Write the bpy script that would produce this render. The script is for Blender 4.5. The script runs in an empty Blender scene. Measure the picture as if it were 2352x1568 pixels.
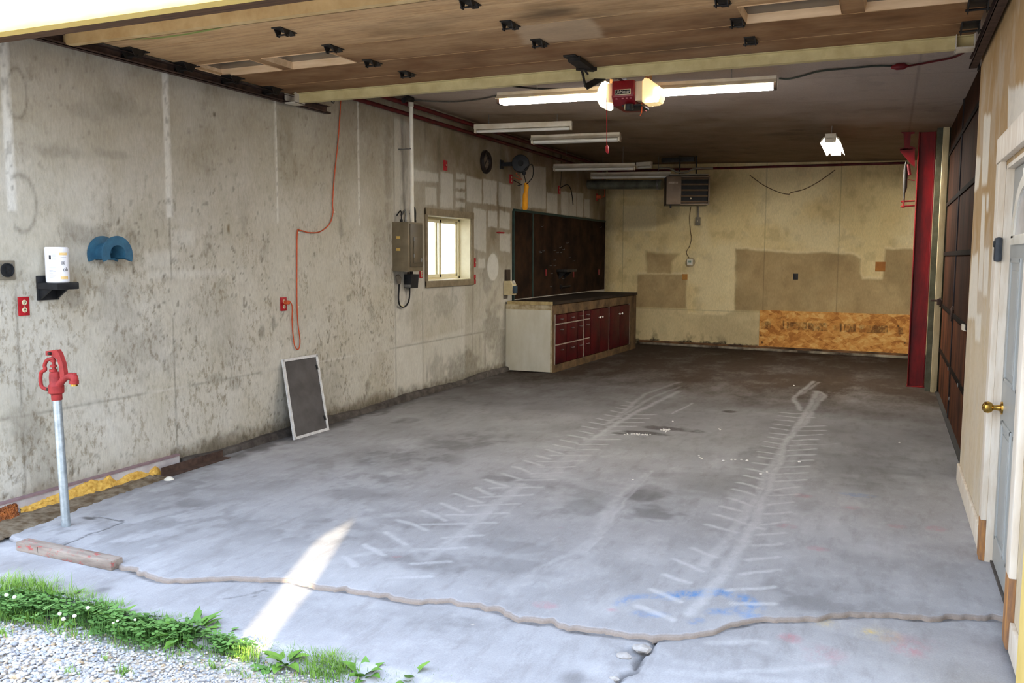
import bpy, bmesh, math, random
import numpy as np
from mathutils import Vector, Matrix, Quaternion
random.seed(7)
rng = np.random.default_rng(11)
sc = bpy.context.scene
COL = sc.collection
PI = math.pi

# ------------------------------------------------------------------ camera frame (2352 x 1568)
FPX, IW, IH = 2000.0, 2352.0, 1568.0
CAM = Vector((0, 0, 1.6))
_d = Vector((2042 - IW / 2, IH / 2 - 592, FPX)).normalized()
_u = Vector((.003, 1, 0)); _u.z = -(_u.x * _d.x + _u.y * _d.y) / _d.z; _u.normalize()
_r = Vector((_d.z * _u.y - _d.y * _u.z, _d.x * _u.z - _d.z * _u.x, _d.y * _u.x - _d.x * _u.y))
if _r.x < 0: _r = -_r
def ray(px, py):
    v = Vector((px - IW / 2, IH / 2 - py, FPX))
    return Vector((_r.dot(v), _d.dot(v), _u.dot(v)))
def on_z(px, py, z=0.0):
    v = ray(px, py); return CAM + v * ((z - CAM.z) / v.z)
def on_x(px, py, x):
    v = ray(px, py); return CAM + v * ((x - CAM.x) / v.x)
def on_y(px, py, y):
    v = ray(px, py); return CAM + v * ((y - CAM.y) / v.y)
def on_plane(px, py, p0, n):
    v = ray(px, py); return CAM + v * ((p0 - CAM).dot(n) / v.dot(n))

cam_data = bpy.data.cameras.new('camera'); cam = bpy.data.objects.new('camera', cam_data); COL.objects.link(cam)
cam_data.sensor_width = 36; cam_data.lens = 36 * FPX / IW; cam_data.clip_start = .05; cam_data.clip_end = 400
cx = Vector((_r.x, _d.x, _u.x)); cy = Vector((_r.y, _d.y, _u.y)); cz = Vector((_r.z, _d.z, _u.z))
M = Matrix.Identity(4)
for i in range(3):
    M[i][0] = cx[i]; M[i][1] = cy[i]; M[i][2] = -cz[i]; M[i][3] = CAM[i]
cam.matrix_world = M
sc.camera = cam

# ------------------------------------------------------------------ object helpers
def tag(o, label=None, cat=None, group=None, kind=None):
    if label: o['label'] = label
    if cat: o['category'] = cat
    if group: o['group'] = group
    if kind: o['kind'] = kind
    return o
def thing(name, label, cat, loc, group=None):
    o = bpy.data.objects.new(name, None); COL.objects.link(o); o.location = Vector(loc); o.empty_display_size = .1
    return tag(o, label, cat, group)
def wloc(o):
    p = Vector((0, 0, 0))
    while o: p += o.location; o = o.parent
    return p
def V(*a): return Vector(a)

class MB:
    def __init__(s): s.bm = bmesh.new()
    def box(s, lo, hi, bev=0, mtx=None):
        lo, hi = Vector(lo), Vector(hi)
        c = (lo + hi) / 2; d = hi - lo
        r = bmesh.ops.create_cube(s.bm, size=1)
        vs = r['verts']
        for v in vs: v.co = Vector((v.co.x * d.x, v.co.y * d.y, v.co.z * d.z)) + c
        if bev > 0:
            es = list({e for v in vs for e in v.link_edges})
            q = bmesh.ops.bevel(s.bm, geom=es, offset=min(bev, .45 * min(abs(d.x), abs(d.y), abs(d.z))), segments=2, profile=.6, affect='EDGES')
            vs = list({v for v in q['verts']} | {v for f in q['faces'] for v in f.verts} | {v for v in vs if v.is_valid})
        if mtx is not None:
            for v in vs: v.co = mtx @ v.co
        return s
    def obox(s, c, ax, ay, az, bev=0):
        ax, ay, az = Vector(ax), Vector(ay), Vector(az)
        m = Matrix.Identity(4)
        for i in range(3):
            m[i][0] = ax.normalized()[i]; m[i][1] = ay.normalized()[i]; m[i][2] = az.normalized()[i]; m[i][3] = c[i]
        h = Vector((ax.length, ay.length, az.length))
        return s.box(-h, h, bev, m)
    def beam(s, p0, p1, w, h, up=(0, 0, 1), bev=0):
        p0, p1 = Vector(p0), Vector(p1); a = (p1 - p0); up = Vector(up)
        sd = a.cross(up).normalized(); u2 = sd.cross(a).normalized()
        return s.obox((p0 + p1) / 2, a / 2, sd * w / 2, u2 * h / 2, bev)
    def tube(s, pts, r, n=8, caps=True):
        pts = [Vector(p) for p in pts]; rings = []
        rr = r if isinstance(r, (list, tuple)) else [r] * len(pts)
        t = (pts[1] - pts[0]).normalized()
        a = t.orthogonal().normalized()
        for i, p in enumerate(pts):
            if i == 0: tn = (pts[1] - pts[0])
            elif i == len(pts) - 1: tn = (pts[-1] - pts[-2])
            else: tn = (pts[i + 1] - pts[i]).normalized() + (pts[i] - pts[i - 1]).normalized()
            if tn.length < 1e-9: tn = t
            tn.normalize()
            a = (a - tn * a.dot(tn)); a = a.normalized() if a.length > 1e-6 else tn.orthogonal().normalized()
            b = tn.cross(a)
            rings.append([s.bm.verts.new(p + (a * math.cos(2 * PI * k / n) + b * math.sin(2 * PI * k / n)) * rr[i]) for k in range(n)])
            t = tn
        for i in range(len(rings) - 1):
            for k in range(n):
                s.bm.faces.new((rings[i][k], rings[i][(k + 1) % n], rings[i + 1][(k + 1) % n], rings[i + 1][k]))
        if caps:
            s.bm.faces.new(rings[0][::-1]); s.bm.faces.new(rings[-1])
        return s
    def cyl(s, p0, p1, r, r2=None, n=16): return s.tube([p0, p1], [r, r if r2 is None else r2], n)
    def lathe(s, prof, base, axis=(0, 0, 1), n=24, arc=2 * PI, start=0, ref=None):
        axis = Vector(axis).normalized(); a = Vector(ref).normalized() if ref else axis.orthogonal().normalized(); b = axis.cross(a)
        base = Vector(base); full = abs(arc - 2 * PI) < 1e-6; m = n if full else n + 1; rings = []
        for (r, h) in prof:
            if r < 1e-6 and full: rings.append([s.bm.verts.new(base + axis * h)])
            else: rings.append([s.bm.verts.new(base + axis * h + (a * math.cos(start + arc * k / n) + b * math.sin(start + arc * k / n)) * r) for k in range(m)])
        for i in range(len(rings) - 1):
            A, B = rings[i], rings[i + 1]
            for k in range(n):
                k2 = (k + 1) % m if full else k + 1
                if len(A) == 1 and len(B) == 1: continue
                if len(A) == 1: s.bm.faces.new((A[0], B[k2], B[k]))
                elif len(B) == 1: s.bm.faces.new((A[k], A[k2], B[0]))
                else: s.bm.faces.new((A[k], A[k2], B[k2], B[k]))
        return s
    def prism(s, pts, ext):
        ext = Vector(ext); A = [s.bm.verts.new(Vector(p)) for p in pts]; B = [s.bm.verts.new(Vector(p) + ext) for p in pts]
        n = len(pts); s.bm.faces.new(A[::-1]); s.bm.faces.new(B)
        for k in range(n): s.bm.faces.new((A[k], A[(k + 1) % n], B[(k + 1) % n], B[k]))
        return s
    def quad(s, *p): s.bm.faces.new([s.bm.verts.new(Vector(q)) for q in p]); return s
    def ball(s, c, r, sub=2, sc3=(1, 1, 1)):
        q = bmesh.ops.create_icosphere(s.bm, subdivisions=sub, radius=1)
        for v in q['verts']: v.co = Vector((v.co.x * r * sc3[0], v.co.y * r * sc3[1], v.co.z * r * sc3[2])) + Vector(c)
        return s
    def mesh(s, me):
        s.bm.from_mesh(me); return s
    def build(s, name, mat, parent=None, flat=False, angle=.7, base=None):
        bm = s.bm
        bmesh.ops.recalc_face_normals(bm, faces=bm.faces[:])
        if parent is not None: off = wloc(parent)
        elif base is not None: off = Vector(base)
        else:
            xs = [v.co for v in bm.verts]
            off = Vector(((min(v.x for v in xs) + max(v.x for v in xs)) / 2, (min(v.y for v in xs) + max(v.y for v in xs)) / 2, min(v.z for v in xs)))
        for v in bm.verts: v.co -= off
        me = bpy.data.meshes.new(name); bm.to_mesh(me); bm.free()
        me.materials.append(mat)
        if not flat:
            me.shade_smooth(); me.set_sharp_from_angle(angle=angle)
        o = bpy.data.objects.new(name, me); COL.objects.link(o)
        if parent is not None: o.parent = parent
        else: o.location = off
        return o
def np_mesh(name, verts, faces, mat, attrs=None, parent=None, off=(0, 0, 0), smooth=False):
    verts = np.asarray(verts, dtype=np.float32) - np.array(off, dtype=np.float32)
    faces = np.asarray(faces, dtype=np.int32); k = faces.shape[1]
    me = bpy.data.meshes.new(name)
    me.vertices.add(len(verts)); me.vertices.foreach_set('co', verts.ravel())
    me.loops.add(faces.size); me.loops.foreach_set('vertex_index', faces.ravel())
    me.polygons.add(len(faces)); me.polygons.foreach_set('loop_start', np.arange(0, faces.size, k, dtype=np.int32))
    me.polygons.foreach_set('loop_total', np.full(len(faces), k, dtype=np.int32))
    me.update(calc_edges=True); me.validate()
    for nm, arr in (attrs or {}).items():
        at = me.color_attributes.new(nm, 'FLOAT_COLOR', 'POINT'); at.data.foreach_set('color', np.asarray(arr, dtype=np.float32).ravel())
    me.materials.append(mat)
    if smooth: me.shade_smooth()
    o = bpy.data.objects.new(name, me); COL.objects.link(o); o.location = off
    if parent is not None: o.parent = parent
    return o
def structure(o, label=None):
    o['kind'] = 'structure'
    if label: o['label'] = label
    return o
def dup(root, delta, label=None, group=None):
    r = root.copy(); COL.objects.link(r); r.location = root.location + Vector(delta)
    if label: r['label'] = label
    if group: r['group'] = group
    for ch in list(root.children):
        c = ch.copy(); COL.objects.link(c); c.parent = r
        for g in list(ch.children):
            e = g.copy(); COL.objects.link(e); e.parent = c
    return r
def spline(pts, n=8):
    pts = [Vector(p) for p in pts]; out = []
    for i in range(len(pts) - 1):
        p0 = pts[max(i - 1, 0)]; p1 = pts[i]; p2 = pts[i + 1]; p3 = pts[min(i + 2, len(pts) - 1)]
        for k in range(n):
            t = k / n
            out.append(.5 * ((2 * p1) + (p2 - p0) * t + (2 * p0 - 5 * p1 + 4 * p2 - p3) * t * t + (3 * p1 - p0 - 3 * p2 + p3) * t ** 3))
    out.append(pts[-1]); return out
def text_mesh(txt, size):
    cu = bpy.data.curves.new('lettering', 'FONT'); cu.body = txt; cu.size = size; cu.align_x = 'CENTER'; cu.align_y = 'CENTER'
    o = bpy.data.objects.new('lettering', cu); COL.objects.link(o)
    bpy.context.view_layer.update()
    me = bpy.data.meshes.new_from_object(o.evaluated_get(bpy.context.evaluated_depsgraph_get()))
    bpy.data.objects.remove(o); bpy.data.curves.remove(cu)
    return me

# ------------------------------------------------------------------ noise in numpy
def vnoise(u, v, seed):
    g = np.random.default_rng(seed).random((257, 257))
    iu = np.floor(u).astype(int); iv = np.floor(v).astype(int); fu = u - iu; fv = v - iv
    fu = fu * fu * (3 - 2 * fu); fv = fv * fv * (3 - 2 * fv)
    a = g[iu % 256, iv % 256]; b = g[(iu + 1) % 256, iv % 256]; c = g[iu % 256, (iv + 1) % 256]; d = g[(iu + 1) % 256, (iv + 1) % 256]
    return (a * (1 - fu) + b * fu) * (1 - fv) + (c * (1 - fu) + d * fu) * fv
def fbm(u, v, seed, oct=4):
    s = np.zeros_like(u, dtype=float); a = .5; t = 0
    for k in range(oct):
        s += a * vnoise(u * 2 ** k + 37.1 * k, v * 2 ** k + 11.7 * k, seed + k); t += a; a *= .55
    return s / t
def sstep(a, b, x):
    t = np.clip((x - a) / (b - a), 0, 1); return t * t * (3 - 2 * t)
def seg_dist(X, Y, a, b):
    dx, dy = b[0] - a[0], b[1] - a[1]; L2 = dx * dx + dy * dy + 1e-12
    t = np.clip(((X - a[0]) * dx + (Y - a[1]) * dy) / L2, 0, 1)
    return np.hypot(X - a[0] - t * dx, Y - a[1] - t * dy), t
def line_mask(X, Y, pts, w, soft=.6, out=None, amp=1.0):
    """max-blend a stroke of half-width w along pts into out"""
    out = np.zeros_like(X) if out is None else out
    for a, b in zip(pts[:-1], pts[1:]):
        x0, x1 = min(a[0], b[0]) - 2 * w, max(a[0], b[0]) + 2 * w; y0, y1 = min(a[1], b[1]) - 2 * w, max(a[1], b[1]) + 2 * w
        m = (X > x0) & (X < x1) & (Y > y0) & (Y < y1)
        if not m.any(): continue
        d, t = seg_dist(X[m], Y[m], a, b)
        out[m] = np.maximum(out[m], amp * (1 - sstep(w * (1 - soft), w * (1 + soft), d)))
    return out
def poly_mask(X, Y, pts, soft=.02):
    """signed-distance mask of a convex or concave polygon"""
    inside = np.zeros(X.shape, bool); n = len(pts); dm = np.full(X.shape, 1e9)
    for i in range(n):
        a, b = pts[i], pts[(i + 1) % n]
        c = ((a[1] > Y) != (b[1] > Y)) & (X < (b[0] - a[0]) * (Y - a[1]) / (b[1] - a[1] + 1e-12) + a[0])
        inside ^= c
        d, _ = seg_dist(X, Y, a, b); dm = np.minimum(dm, d)
    sd = np.where(inside, dm, -dm)
    return sstep(-soft, soft, sd)

# ------------------------------------------------------------------ materials
def S(r, g, b):
    f = lambda c: ((c / 255 + .055) / 1.055) ** 2.4 if c > 10 else c / 255 / 12.92
    return (f(r), f(g), f(b), 1)
class NT:
    def __init__(s, name):
        s.m = bpy.data.materials.new(name); s.m.use_nodes = True; s.t = s.m.node_tree; s.t.nodes.clear()
        s.out = s.t.nodes.new('ShaderNodeOutputMaterial'); s.p = s.t.nodes.new('ShaderNodeBsdfPrincipled')
        s.t.links.new(s.p.outputs[0], s.out.inputs[0])
        s.tc = s.t.nodes.new('ShaderNodeTexCoord')
    def n(s, typ, **kw):
        x = s.t.nodes.new(typ)
        for k, v in kw.items(): setattr(x, k, v)
        return x
    def l(s, a, b): s.t.links.new(a, b)
    def coord(s, stretch=(1, 1, 1), rot=(0, 0, 0)):
        mp = s.n('ShaderNodeMapping'); mp.inputs['Scale'].default_value = stretch; mp.inputs['Rotation'].default_value = rot
        s.l(s.tc.outputs['Object'], mp.inputs[0]); return mp.outputs[0]
    def noise(s, scale, detail=5, rough=.6, stretch=(1, 1, 1), dist=0, rot=(0, 0, 0)):
        x = s.n('ShaderNodeTexNoise'); x.inputs['Scale'].default_value = scale; x.inputs['Detail'].default_value = detail
        x.inputs['Roughness'].default_value = rough; x.inputs['Distortion'].default_value = dist
        s.l(s.coord(stretch, rot), x.inputs['Vector']); return x.outputs['Fac']
    def voro(s, scale, stretch=(1, 1, 1), rot=(0, 0, 0), out='Color', rnd=1):
        x = s.n('ShaderNodeTexVoronoi'); x.inputs['Scale'].default_value = scale; x.inputs['Randomness'].default_value = rnd
        s.l(s.coord(stretch, rot), x.inputs['Vector']); return x.outputs[out]
    def ramp(s, fac, stops):
        x = s.n('ShaderNodeValToRGB'); e = x.color_ramp.elements
        while len(e) < len(stops): e.new(.5)
        for q, (p, c) in zip(e, stops):
            q.position = p; q.color = c if not isinstance(c, (int, float)) else (c, c, c, 1)
        s.l(fac, x.inputs[0]); return x.outputs[0]
    def mix(s, fac, a, b, mode='MIX'):
        x = s.n('ShaderNodeMix', data_type='RGBA', blend_type=mode)
        for sock, val in ((x.inputs[0], fac), (x.inputs[6], a), (x.inputs[7], b)):
            if hasattr(val, 'is_output') or isinstance(val, bpy.types.NodeSocket): s.l(val, sock)
            else: sock.default_value = val
        return x.outputs[2]
    def math(s, op, a, b=None, clamp=False):
        x = s.n('ShaderNodeMath', operation=op); x.use_clamp = clamp
        for sock, val in ((x.inputs[0], a), (x.inputs[1], b)):
            if val is None: continue
            if isinstance(val, bpy.types.NodeSocket): s.l(val, sock)
            else: sock.default_value = val
        return x.outputs[0]
    def attr(s, name='mask'):
        a = s.n('ShaderNodeAttribute'); a.attribute_name = name
        q = s.n('ShaderNodeSeparateColor'); s.l(a.outputs['Color'], q.inputs[0])
        return q.outputs[0], q.outputs[1], q.outputs[2], a.outputs['Alpha']
    def bump(s, h, dist=.01, strength=.5):
        b = s.n('ShaderNodeBump'); b.inputs['Distance'].default_value = dist; b.inputs['Strength'].default_value = strength
        s.l(h, b.inputs['Height']); s.l(b.outputs[0], s.p.inputs['Normal'])
    def fin(s, col, rough=.8, metal=0, spec=.3):
        for sock, val in ((s.p.inputs['Base Color'], col), (s.p.inputs['Roughness'], rough)):
            if isinstance(val, bpy.types.NodeSocket): s.l(val, sock)
            else: sock.default_value = val
        s.p.inputs['Metallic'].default_value = metal; s.p.inputs['Specular IOR Level'].default_value = spec
        return s.m
def pm(name, c1, c2=None, scale=12, rough=.6, metal=0, bump=0, spec=.3, stretch=(1, 1, 1), lo=.35, hi=.65, detail=5):
    t = NT(name)
    if c2 is None: c2 = tuple(x * .72 for x in c1[:3]) + (1,)
    f = t.noise(scale, detail, .62, stretch); col = t.ramp(f, [(lo, c1), (hi, c2)])
    if bump: t.bump(f, .004, bump)
    return t.fin(col, rough, metal, spec)
def emit(name, c, k, base=(.9, .9, .88, 1)):
    t = NT(name); f = t.noise(6, 2); col = t.ramp(f, [(.3, base), (.7, tuple(x * .97 for x in base[:3]) + (1,))])
    t.fin(col, .4); t.p.inputs['Emission Color'].default_value = c; t.p.inputs['Emission Strength'].default_value = k
    return t.m

# ------------------------------------------------------------------ key planes of the place
LX, RX, FY = -4.91, .53, 3.3
B0 = Vector((-4.91, 15.81, 0)); BU = Vector((5.22, -.55, 0)).normalized(); BN = Vector((BU.y, -BU.x, 0))   # back wall
def ceil_z(x): return 3.30 - .033 * (x + 4.91)
def on_b(px, py, off=0.0):
    return on_plane(px, py, B0 + BN * off, BN)
def b_uz(px, py):
    p = on_b(px, py); return ((p - B0).dot(BU), p.z)
def bp(u, z, off=0.0): return B0 + BU * u + BN * off + Vector((0, 0, z))
def crop(x0, y0, s): return lambda x, y: (x0 + x / s, y0 + y / s)
def lyz(px, py, x=LX):
    p = on_x(px, py, x); return (p.y, p.z)
def fxy(px, py, z=0):
    p = on_z(px, py, z); return (p.x, p.y)

# ------------------------------------------------------------------ surface materials driven by painted-mask attributes
def wall_mat(name, base_a, base_b, white, grime, brown, flake=26, flake_amt=.5, rough=.85):
    t = NT(name); R, G, B, A = t.attr()
    n1 = t.noise(flake, 8, .7, (1, 1, .55)); n2 = t.noise(2.2, 4, .6); n3 = t.noise(70, 4, .7, (1, 1, .3))
    col = t.mix(t.ramp(n2, [(.3, 0.), (.75, 1.)]), base_a, base_b)
    chip = t.ramp(n1, [(.50, 0.), (.62, 1.)])
    col = t.mix(t.math('MULTIPLY', t.math('MULTIPLY', chip, A), flake_amt), col, brown)
    fine = t.ramp(n3, [(.35, .86), (.7, 1.05)])
    gm = t.math('MULTIPLY', G, t.ramp(n1, [(.25, .55), (.6, 1.)]), True)
    col = t.mix(t.math('MULTIPLY', B, t.ramp(n2, [(.2, .7), (.7, 1.)]), True), col, brown)
    col = t.mix(R, col, white)
    col = t.mix(gm, col, grime)
    col = t.mix(1.0, col, fine, 'MULTIPLY')
    t.bump(n1, .004, .35)
    return t.fin(col, rough, 0, .2)
M_lwall = wall_mat('whitewashed_boards', S(209, 206, 195), S(192, 187, 170), S(217, 215, 206), S(84, 75, 60), S(124, 108, 80), 30, .46)
M_rwall = wall_mat('cream_boards', S(216, 206, 186), S(202, 186, 154), S(231, 226, 214), S(92, 78, 62), S(168, 132, 78), 34, .2)
M_bwall = wall_mat('cream_back_boards', S(228, 208, 156), S(220, 196, 142), S(236, 222, 182), S(36, 30, 24), S(164, 138, 98), 20, .12)
M_ceil = wall_mat('dirty_ceiling', S(168, 150, 130), S(142, 120, 96), S(196, 182, 172), S(66, 52, 38), S(116, 94, 66), 30, .12)

def floor_mat(name):
    t = NT(name); R, G, B, A = t.attr('mask'); R2, G2, B2, A2 = t.attr('mask2')
    n1 = t.noise(1.6, 6, .6); n2 = t.noise(24, 8, .7, (1, .5, 1)); n3 = t.noise(150, 3, .6); n4 = t.noise(7, 6, .65, (1.6, .5, 1))
    col = t.mix(t.ramp(n1, [(.3, 0.), (.7, 1.)]), S(170, 170, 172), S(148, 147, 148))
    col = t.mix(t.math('MULTIPLY', t.ramp(n4, [(.5, 0.), (.72, 1.)]), .45), col, S(126, 122, 120))
    col = t.mix(t.math('MULTIPLY', t.ramp(n2, [(.52, 0.), (.75, 1.)]), .3), col, S(192, 191, 194))
    grain = t.ramp(n2, [(.3, .45), (.6, 1.)])
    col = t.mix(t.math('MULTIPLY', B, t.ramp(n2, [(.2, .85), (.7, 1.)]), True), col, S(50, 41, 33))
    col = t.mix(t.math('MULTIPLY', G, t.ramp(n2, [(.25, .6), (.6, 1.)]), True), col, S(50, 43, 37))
    col = t.mix(t.math('MULTIPLY', A, t.ramp(n2, [(.38, .0), (.62, 1.)]), True), col, S(70, 128, 186))
    col = t.mix(t.math('MULTIPLY', t.math('MULTIPLY', R, grain), .8), col, S(196, 196, 198))
    col = t.mix(t.math('MULTIPLY', R2, t.ramp(n2, [(.38, .0), (.62, 1.)])), col, S(186, 84, 92))
    col = t.mix(t.math('MULTIPLY', G2, t.ramp(n2, [(.38, .0), (.62, 1.)])), col, S(206, 178, 96))
    col = t.mix(B2, col, S(140, 126, 114))
    col = t.mix(1.0, col, t.ramp(n3, [(.3, .9), (.7, 1.06)]), 'MULTIPLY')
    t.bump(n2, .003, .3)
    return t.fin(col, t.ramp(n4, [(.3, .78), (.7, .92)]), 0, .08)
M_floor = floor_mat('worn_concrete')

def osb_mat(name, cols):
    t = NT(name); R, G, B, A = t.attr()
    def flakes(ang, scale, str_):
        m1 = t.n('ShaderNodeMapping'); m1.inputs['Rotation'].default_value = (0, ang, 0); t.l(t.tc.outputs['Object'], m1.inputs[0])
        m2 = t.n('ShaderNodeMapping'); m2.inputs['Scale'].default_value = (1, 0, str_); t.l(m1.outputs[0], m2.inputs[0])
        v = t.n('ShaderNodeTexVoronoi'); v.inputs['Scale'].default_value = scale; t.l(m2.outputs[0], v.inputs['Vector'])
        q = t.n('ShaderNodeSeparateColor'); t.l(v.outputs['Color'], q.inputs[0]); return q.outputs[0]
    f = t.math('ADD', t.math('MULTIPLY', flakes(.25, 7, 2.6), .42), t.math('ADD', t.math('MULTIPLY', flakes(-.5, 8, 2.8), .34), t.math('MULTIPLY', flakes(.9, 11, 2.4), .24)))
    col = t.ramp(f, [(.22, cols[0]), (.40, cols[1]), (.58, cols[2]), (.8, cols[3])])
    n = t.noise(30, 4, .7, (1, 1, 2)); col = t.mix(1.0, col, t.ramp(n, [(.3, .86), (.7, 1.06)]), 'MULTIPLY')
    col = t.mix(t.math('MULTIPLY', G, t.ramp(t.noise(60, 3), [(.3, .6), (.6, 1.)])), col, S(58, 44, 30))
    t.bump(f, .003, .3)
    return t.fin(col, .75, 0, .2)
M_osb = osb_mat('fresh_strand_board', [S(170, 110, 52), S(204, 142, 72), S(216, 158, 84), S(228, 182, 112)])

# ------------------------------------------------------------------ floor slab with broken front edge
FE = [(-20, 1214), (20.5, 1228), (62, 1240), (133, 1254), (156, 1258), (221, 1268), (274, 1288), (277, 1298), (306, 1303), (326, 1312), (357, 1324), (391, 1327),
      (442, 1327), (510, 1324), (578, 1324), (646, 1327), (667, 1325), (697, 1334), (724, 1341), (799, 1349), (863, 1359), (925, 1373), (967, 1378),
      (987, 1373), (1035, 1375), (1104, 1387), (1152, 1397), (1186, 1414), (1245, 1423), (1267, 1421), (1311, 1438), (1406, 1449), (1497, 1460),
      (1588, 1452), (1640, 1445), (1669, 1432), (1716, 1425), (1746, 1416), (1826, 1416), (1882, 1414), (1926, 1407), (1994, 1404), (2045, 1405),
      (2096, 1412), (2147, 1414), (2215, 1409), (2297, 1414)]
fe = np.array([fxy(*p) for p in FE]); fe = fe[np.argsort(fe[:, 0])]
NX, NY = 460, 900
xs = np.linspace(-4.97, .72, NX)
ye = np.interp(xs, fe[:, 0], fe[:, 1]) + (vnoise(xs * 22, xs * 0, 3) - .5) * .03 + (vnoise(xs * 60, xs * 0, 4) - .5) * .014
tt = np.linspace(0, 1, NY) ** 1.25
X = np.repeat(xs[:, None], NY, 1); Y = ye[:, None] + (15.95 - ye[:, None]) * tt[None, :]
Z = np.zeros_like(X)
mR = np.zeros_like(X); mG = mR.copy(); mB = mR.copy(); mA = mR.copy(); m2R = mR.copy(); m2G = mR.copy(); m2B = mR.copy()
wx = X + (fbm(X * 6, Y * 6, 21) - .5) * .05; wy = Y + (fbm(X * 6, Y * 6, 31) - .5) * .05
c4 = crop(1380, 820, 2.45); c3 = crop(760, 860, 2.904); c8 = crop(1040, 1180, 2.735)
def stroke(cr, pts, w, amp, ch):
    line_mask(wx, wy, [fxy(*cr(*p)) for p in pts], w, .7, ch, amp)
LUG_R1 = [(420,1140,560,1200),(365,1225,500,1270),(285,1305,430,1375),(210,1400,400,1480),(590,940,760,985),(635,885,920,965),(680,838,800,870),(715,790,900,850),(750,742,860,775),(780,705,900,740),(815,665,920,690),(835,628,950,655),(860,592,970,610),(885,560,980,575),(900,530,1000,548),(915,500,1010,515),(930,475,1020,488),(945,450,1030,462),(955,425,1040,435),(965,397,1050,410),(975,375,1060,385),(990,352,1070,360),(1005,330,1090,338),(1015,310,1100,318),(520,1075,640,1125)]
LUG_R2 = [(745,1385,970,1385),(720,1310,970,1292),(780,1220,990,1197),(810,1140,995,1122),(850,1060,1010,1048),(880,1000,1030,985),(905,940,1045,925),(925,885,1070,873),(945,830,1078,818),(960,778,1110,772),(970,745,1125,728),(990,700,1140,687),(1005,660,1155,650),(1020,620,1170,612),(1030,585,1190,577),(1045,555,1205,547),(1060,525,1210,517),(1075,498,1215,490),(1085,468,1225,462),(1100,442,1240,436),(1115,415,1265,412),(1125,390,1260,387),(1090,340,1200,338),(1100,318,1190,314)]
LUG_L1 = [(235,1130,350,1205),(370,1050,500,1130),(450,965,640,1040),(620,910,760,975),(740,855,890,915),(845,795,1000,855),(960,752,1080,805),(1035,700,1170,745),(1140,658,1270,700),(1220,615,1330,650),(1295,575,1420,610),(1370,540,1470,565),(1440,500,1540,530),(1490,468,1600,490),(1535,435,1640,460),(1590,403,1700,425),(1640,375,1740,395),(1690,345,1780,362),(1735,318,1830,335),(1785,292,1870,308),(1830,268,1910,280),(1865,243,1940,255),(1900,222,1970,232),(1940,203,2010,212),(1980,182,2050,190),(70,1215,180,1280),(250,1150,330,1200)]
LUG_L2 = [(400,1360,660,1345),(540,1265,800,1240),(640,1165,900,1152),(770,1090,1000,1068),(600,1000,1090,990),(770,935,1180,925),(930,875,1250,862),(1000,815,1330,802),(1060,755,1400,750),(1250,705,1480,700),(1340,660,1550,655),(1400,620,1610,612),(1390,580,1680,573),(1460,540,1730,535),(1560,503,1790,498),(1650,468,1850,465),(1690,435,1920,433),(1740,405,1900,402),(1800,375,1960,375),(1850,345,2030,345),(1890,320,2080,318),(1930,293,2120,292),(1970,268,2160,268)]
for cr, L, am in ((c4, LUG_R1, .95), (c4, LUG_R2, .9), (c3, LUG_L1, .8), (c3, LUG_L2, .72)):
    for a in L: stroke(cr, [(a[0], a[1]), (a[2], a[3])], .018, am, mR)
for cr, pts, w, am in (
    (c4, [(500,1450),(640,1290),(770,1080),(880,900),(960,700),(1040,480),(1110,380),(1200,230),(1215,190)], .03, .75),
    (c4, [(580,1170),(700,1030),(800,900),(880,780),(940,640),(1010,530),(1060,440),(1150,370),(1240,210)], .03, .6),
    (c4, [(920,800),(1010,690),(1080,560),(1110,470)], .04, .35),
    (c4, [(1120,300),(1085,240),(1100,215),(1170,160),(1200,135)], .025, .8), (c4, [(1130,210),(1230,140)], .02, .5),
    (c4, [(1215,190),(1260,215),(1240,245)], .025, .7),
    (c3, [(1750,430),(2000,270),(2323,110)], .03, .6), (c3, [(1850,330),(2100,130),(2323,50)], .025, .45), (c3, [(1450,640),(1650,490),(1850,380)], .05, .3),
    (c3, [(1900,300),(2150,150),(2323,80)], .02, .4),
    (c3, [(640,1230),(820,1110),(990,970),(1130,850),(1260,730)], .035, .5), (c3, [(400,1060),(560,1180),(640,1260)], .03, .3),
    (c3, [(1700,1190),(1880,860),(2100,660)], .03, .45), (c3, [(1760,1120),(1960,850),(2150,640)], .012, .5), (c3, [(1300,1350),(1640,1240)], .03, .35),
    (c3, [(1480,1400),(1640,1290),(1760,1180)], .03, .3), (c3, [(1180,1450),(1350,1330)], .04, .25), (c3, [(50,1225),(380,1170),(640,1170)], .03, .35),
    (c8, [(480,380),(800,220),(1000,60)], .02, .4), (c8, [(640,360),(760,290)], .015, .5), (c8, [(850,240),(940,140)], .01, .7), (c8, [(360,460),(480,430)], .02, .4),
    (c4, [(400,320),(520,258)], .012, .6), (c4, [(1180,500),(1340,485)], .01, .4)):
    stroke(cr, pts, w, am, mR)
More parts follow.
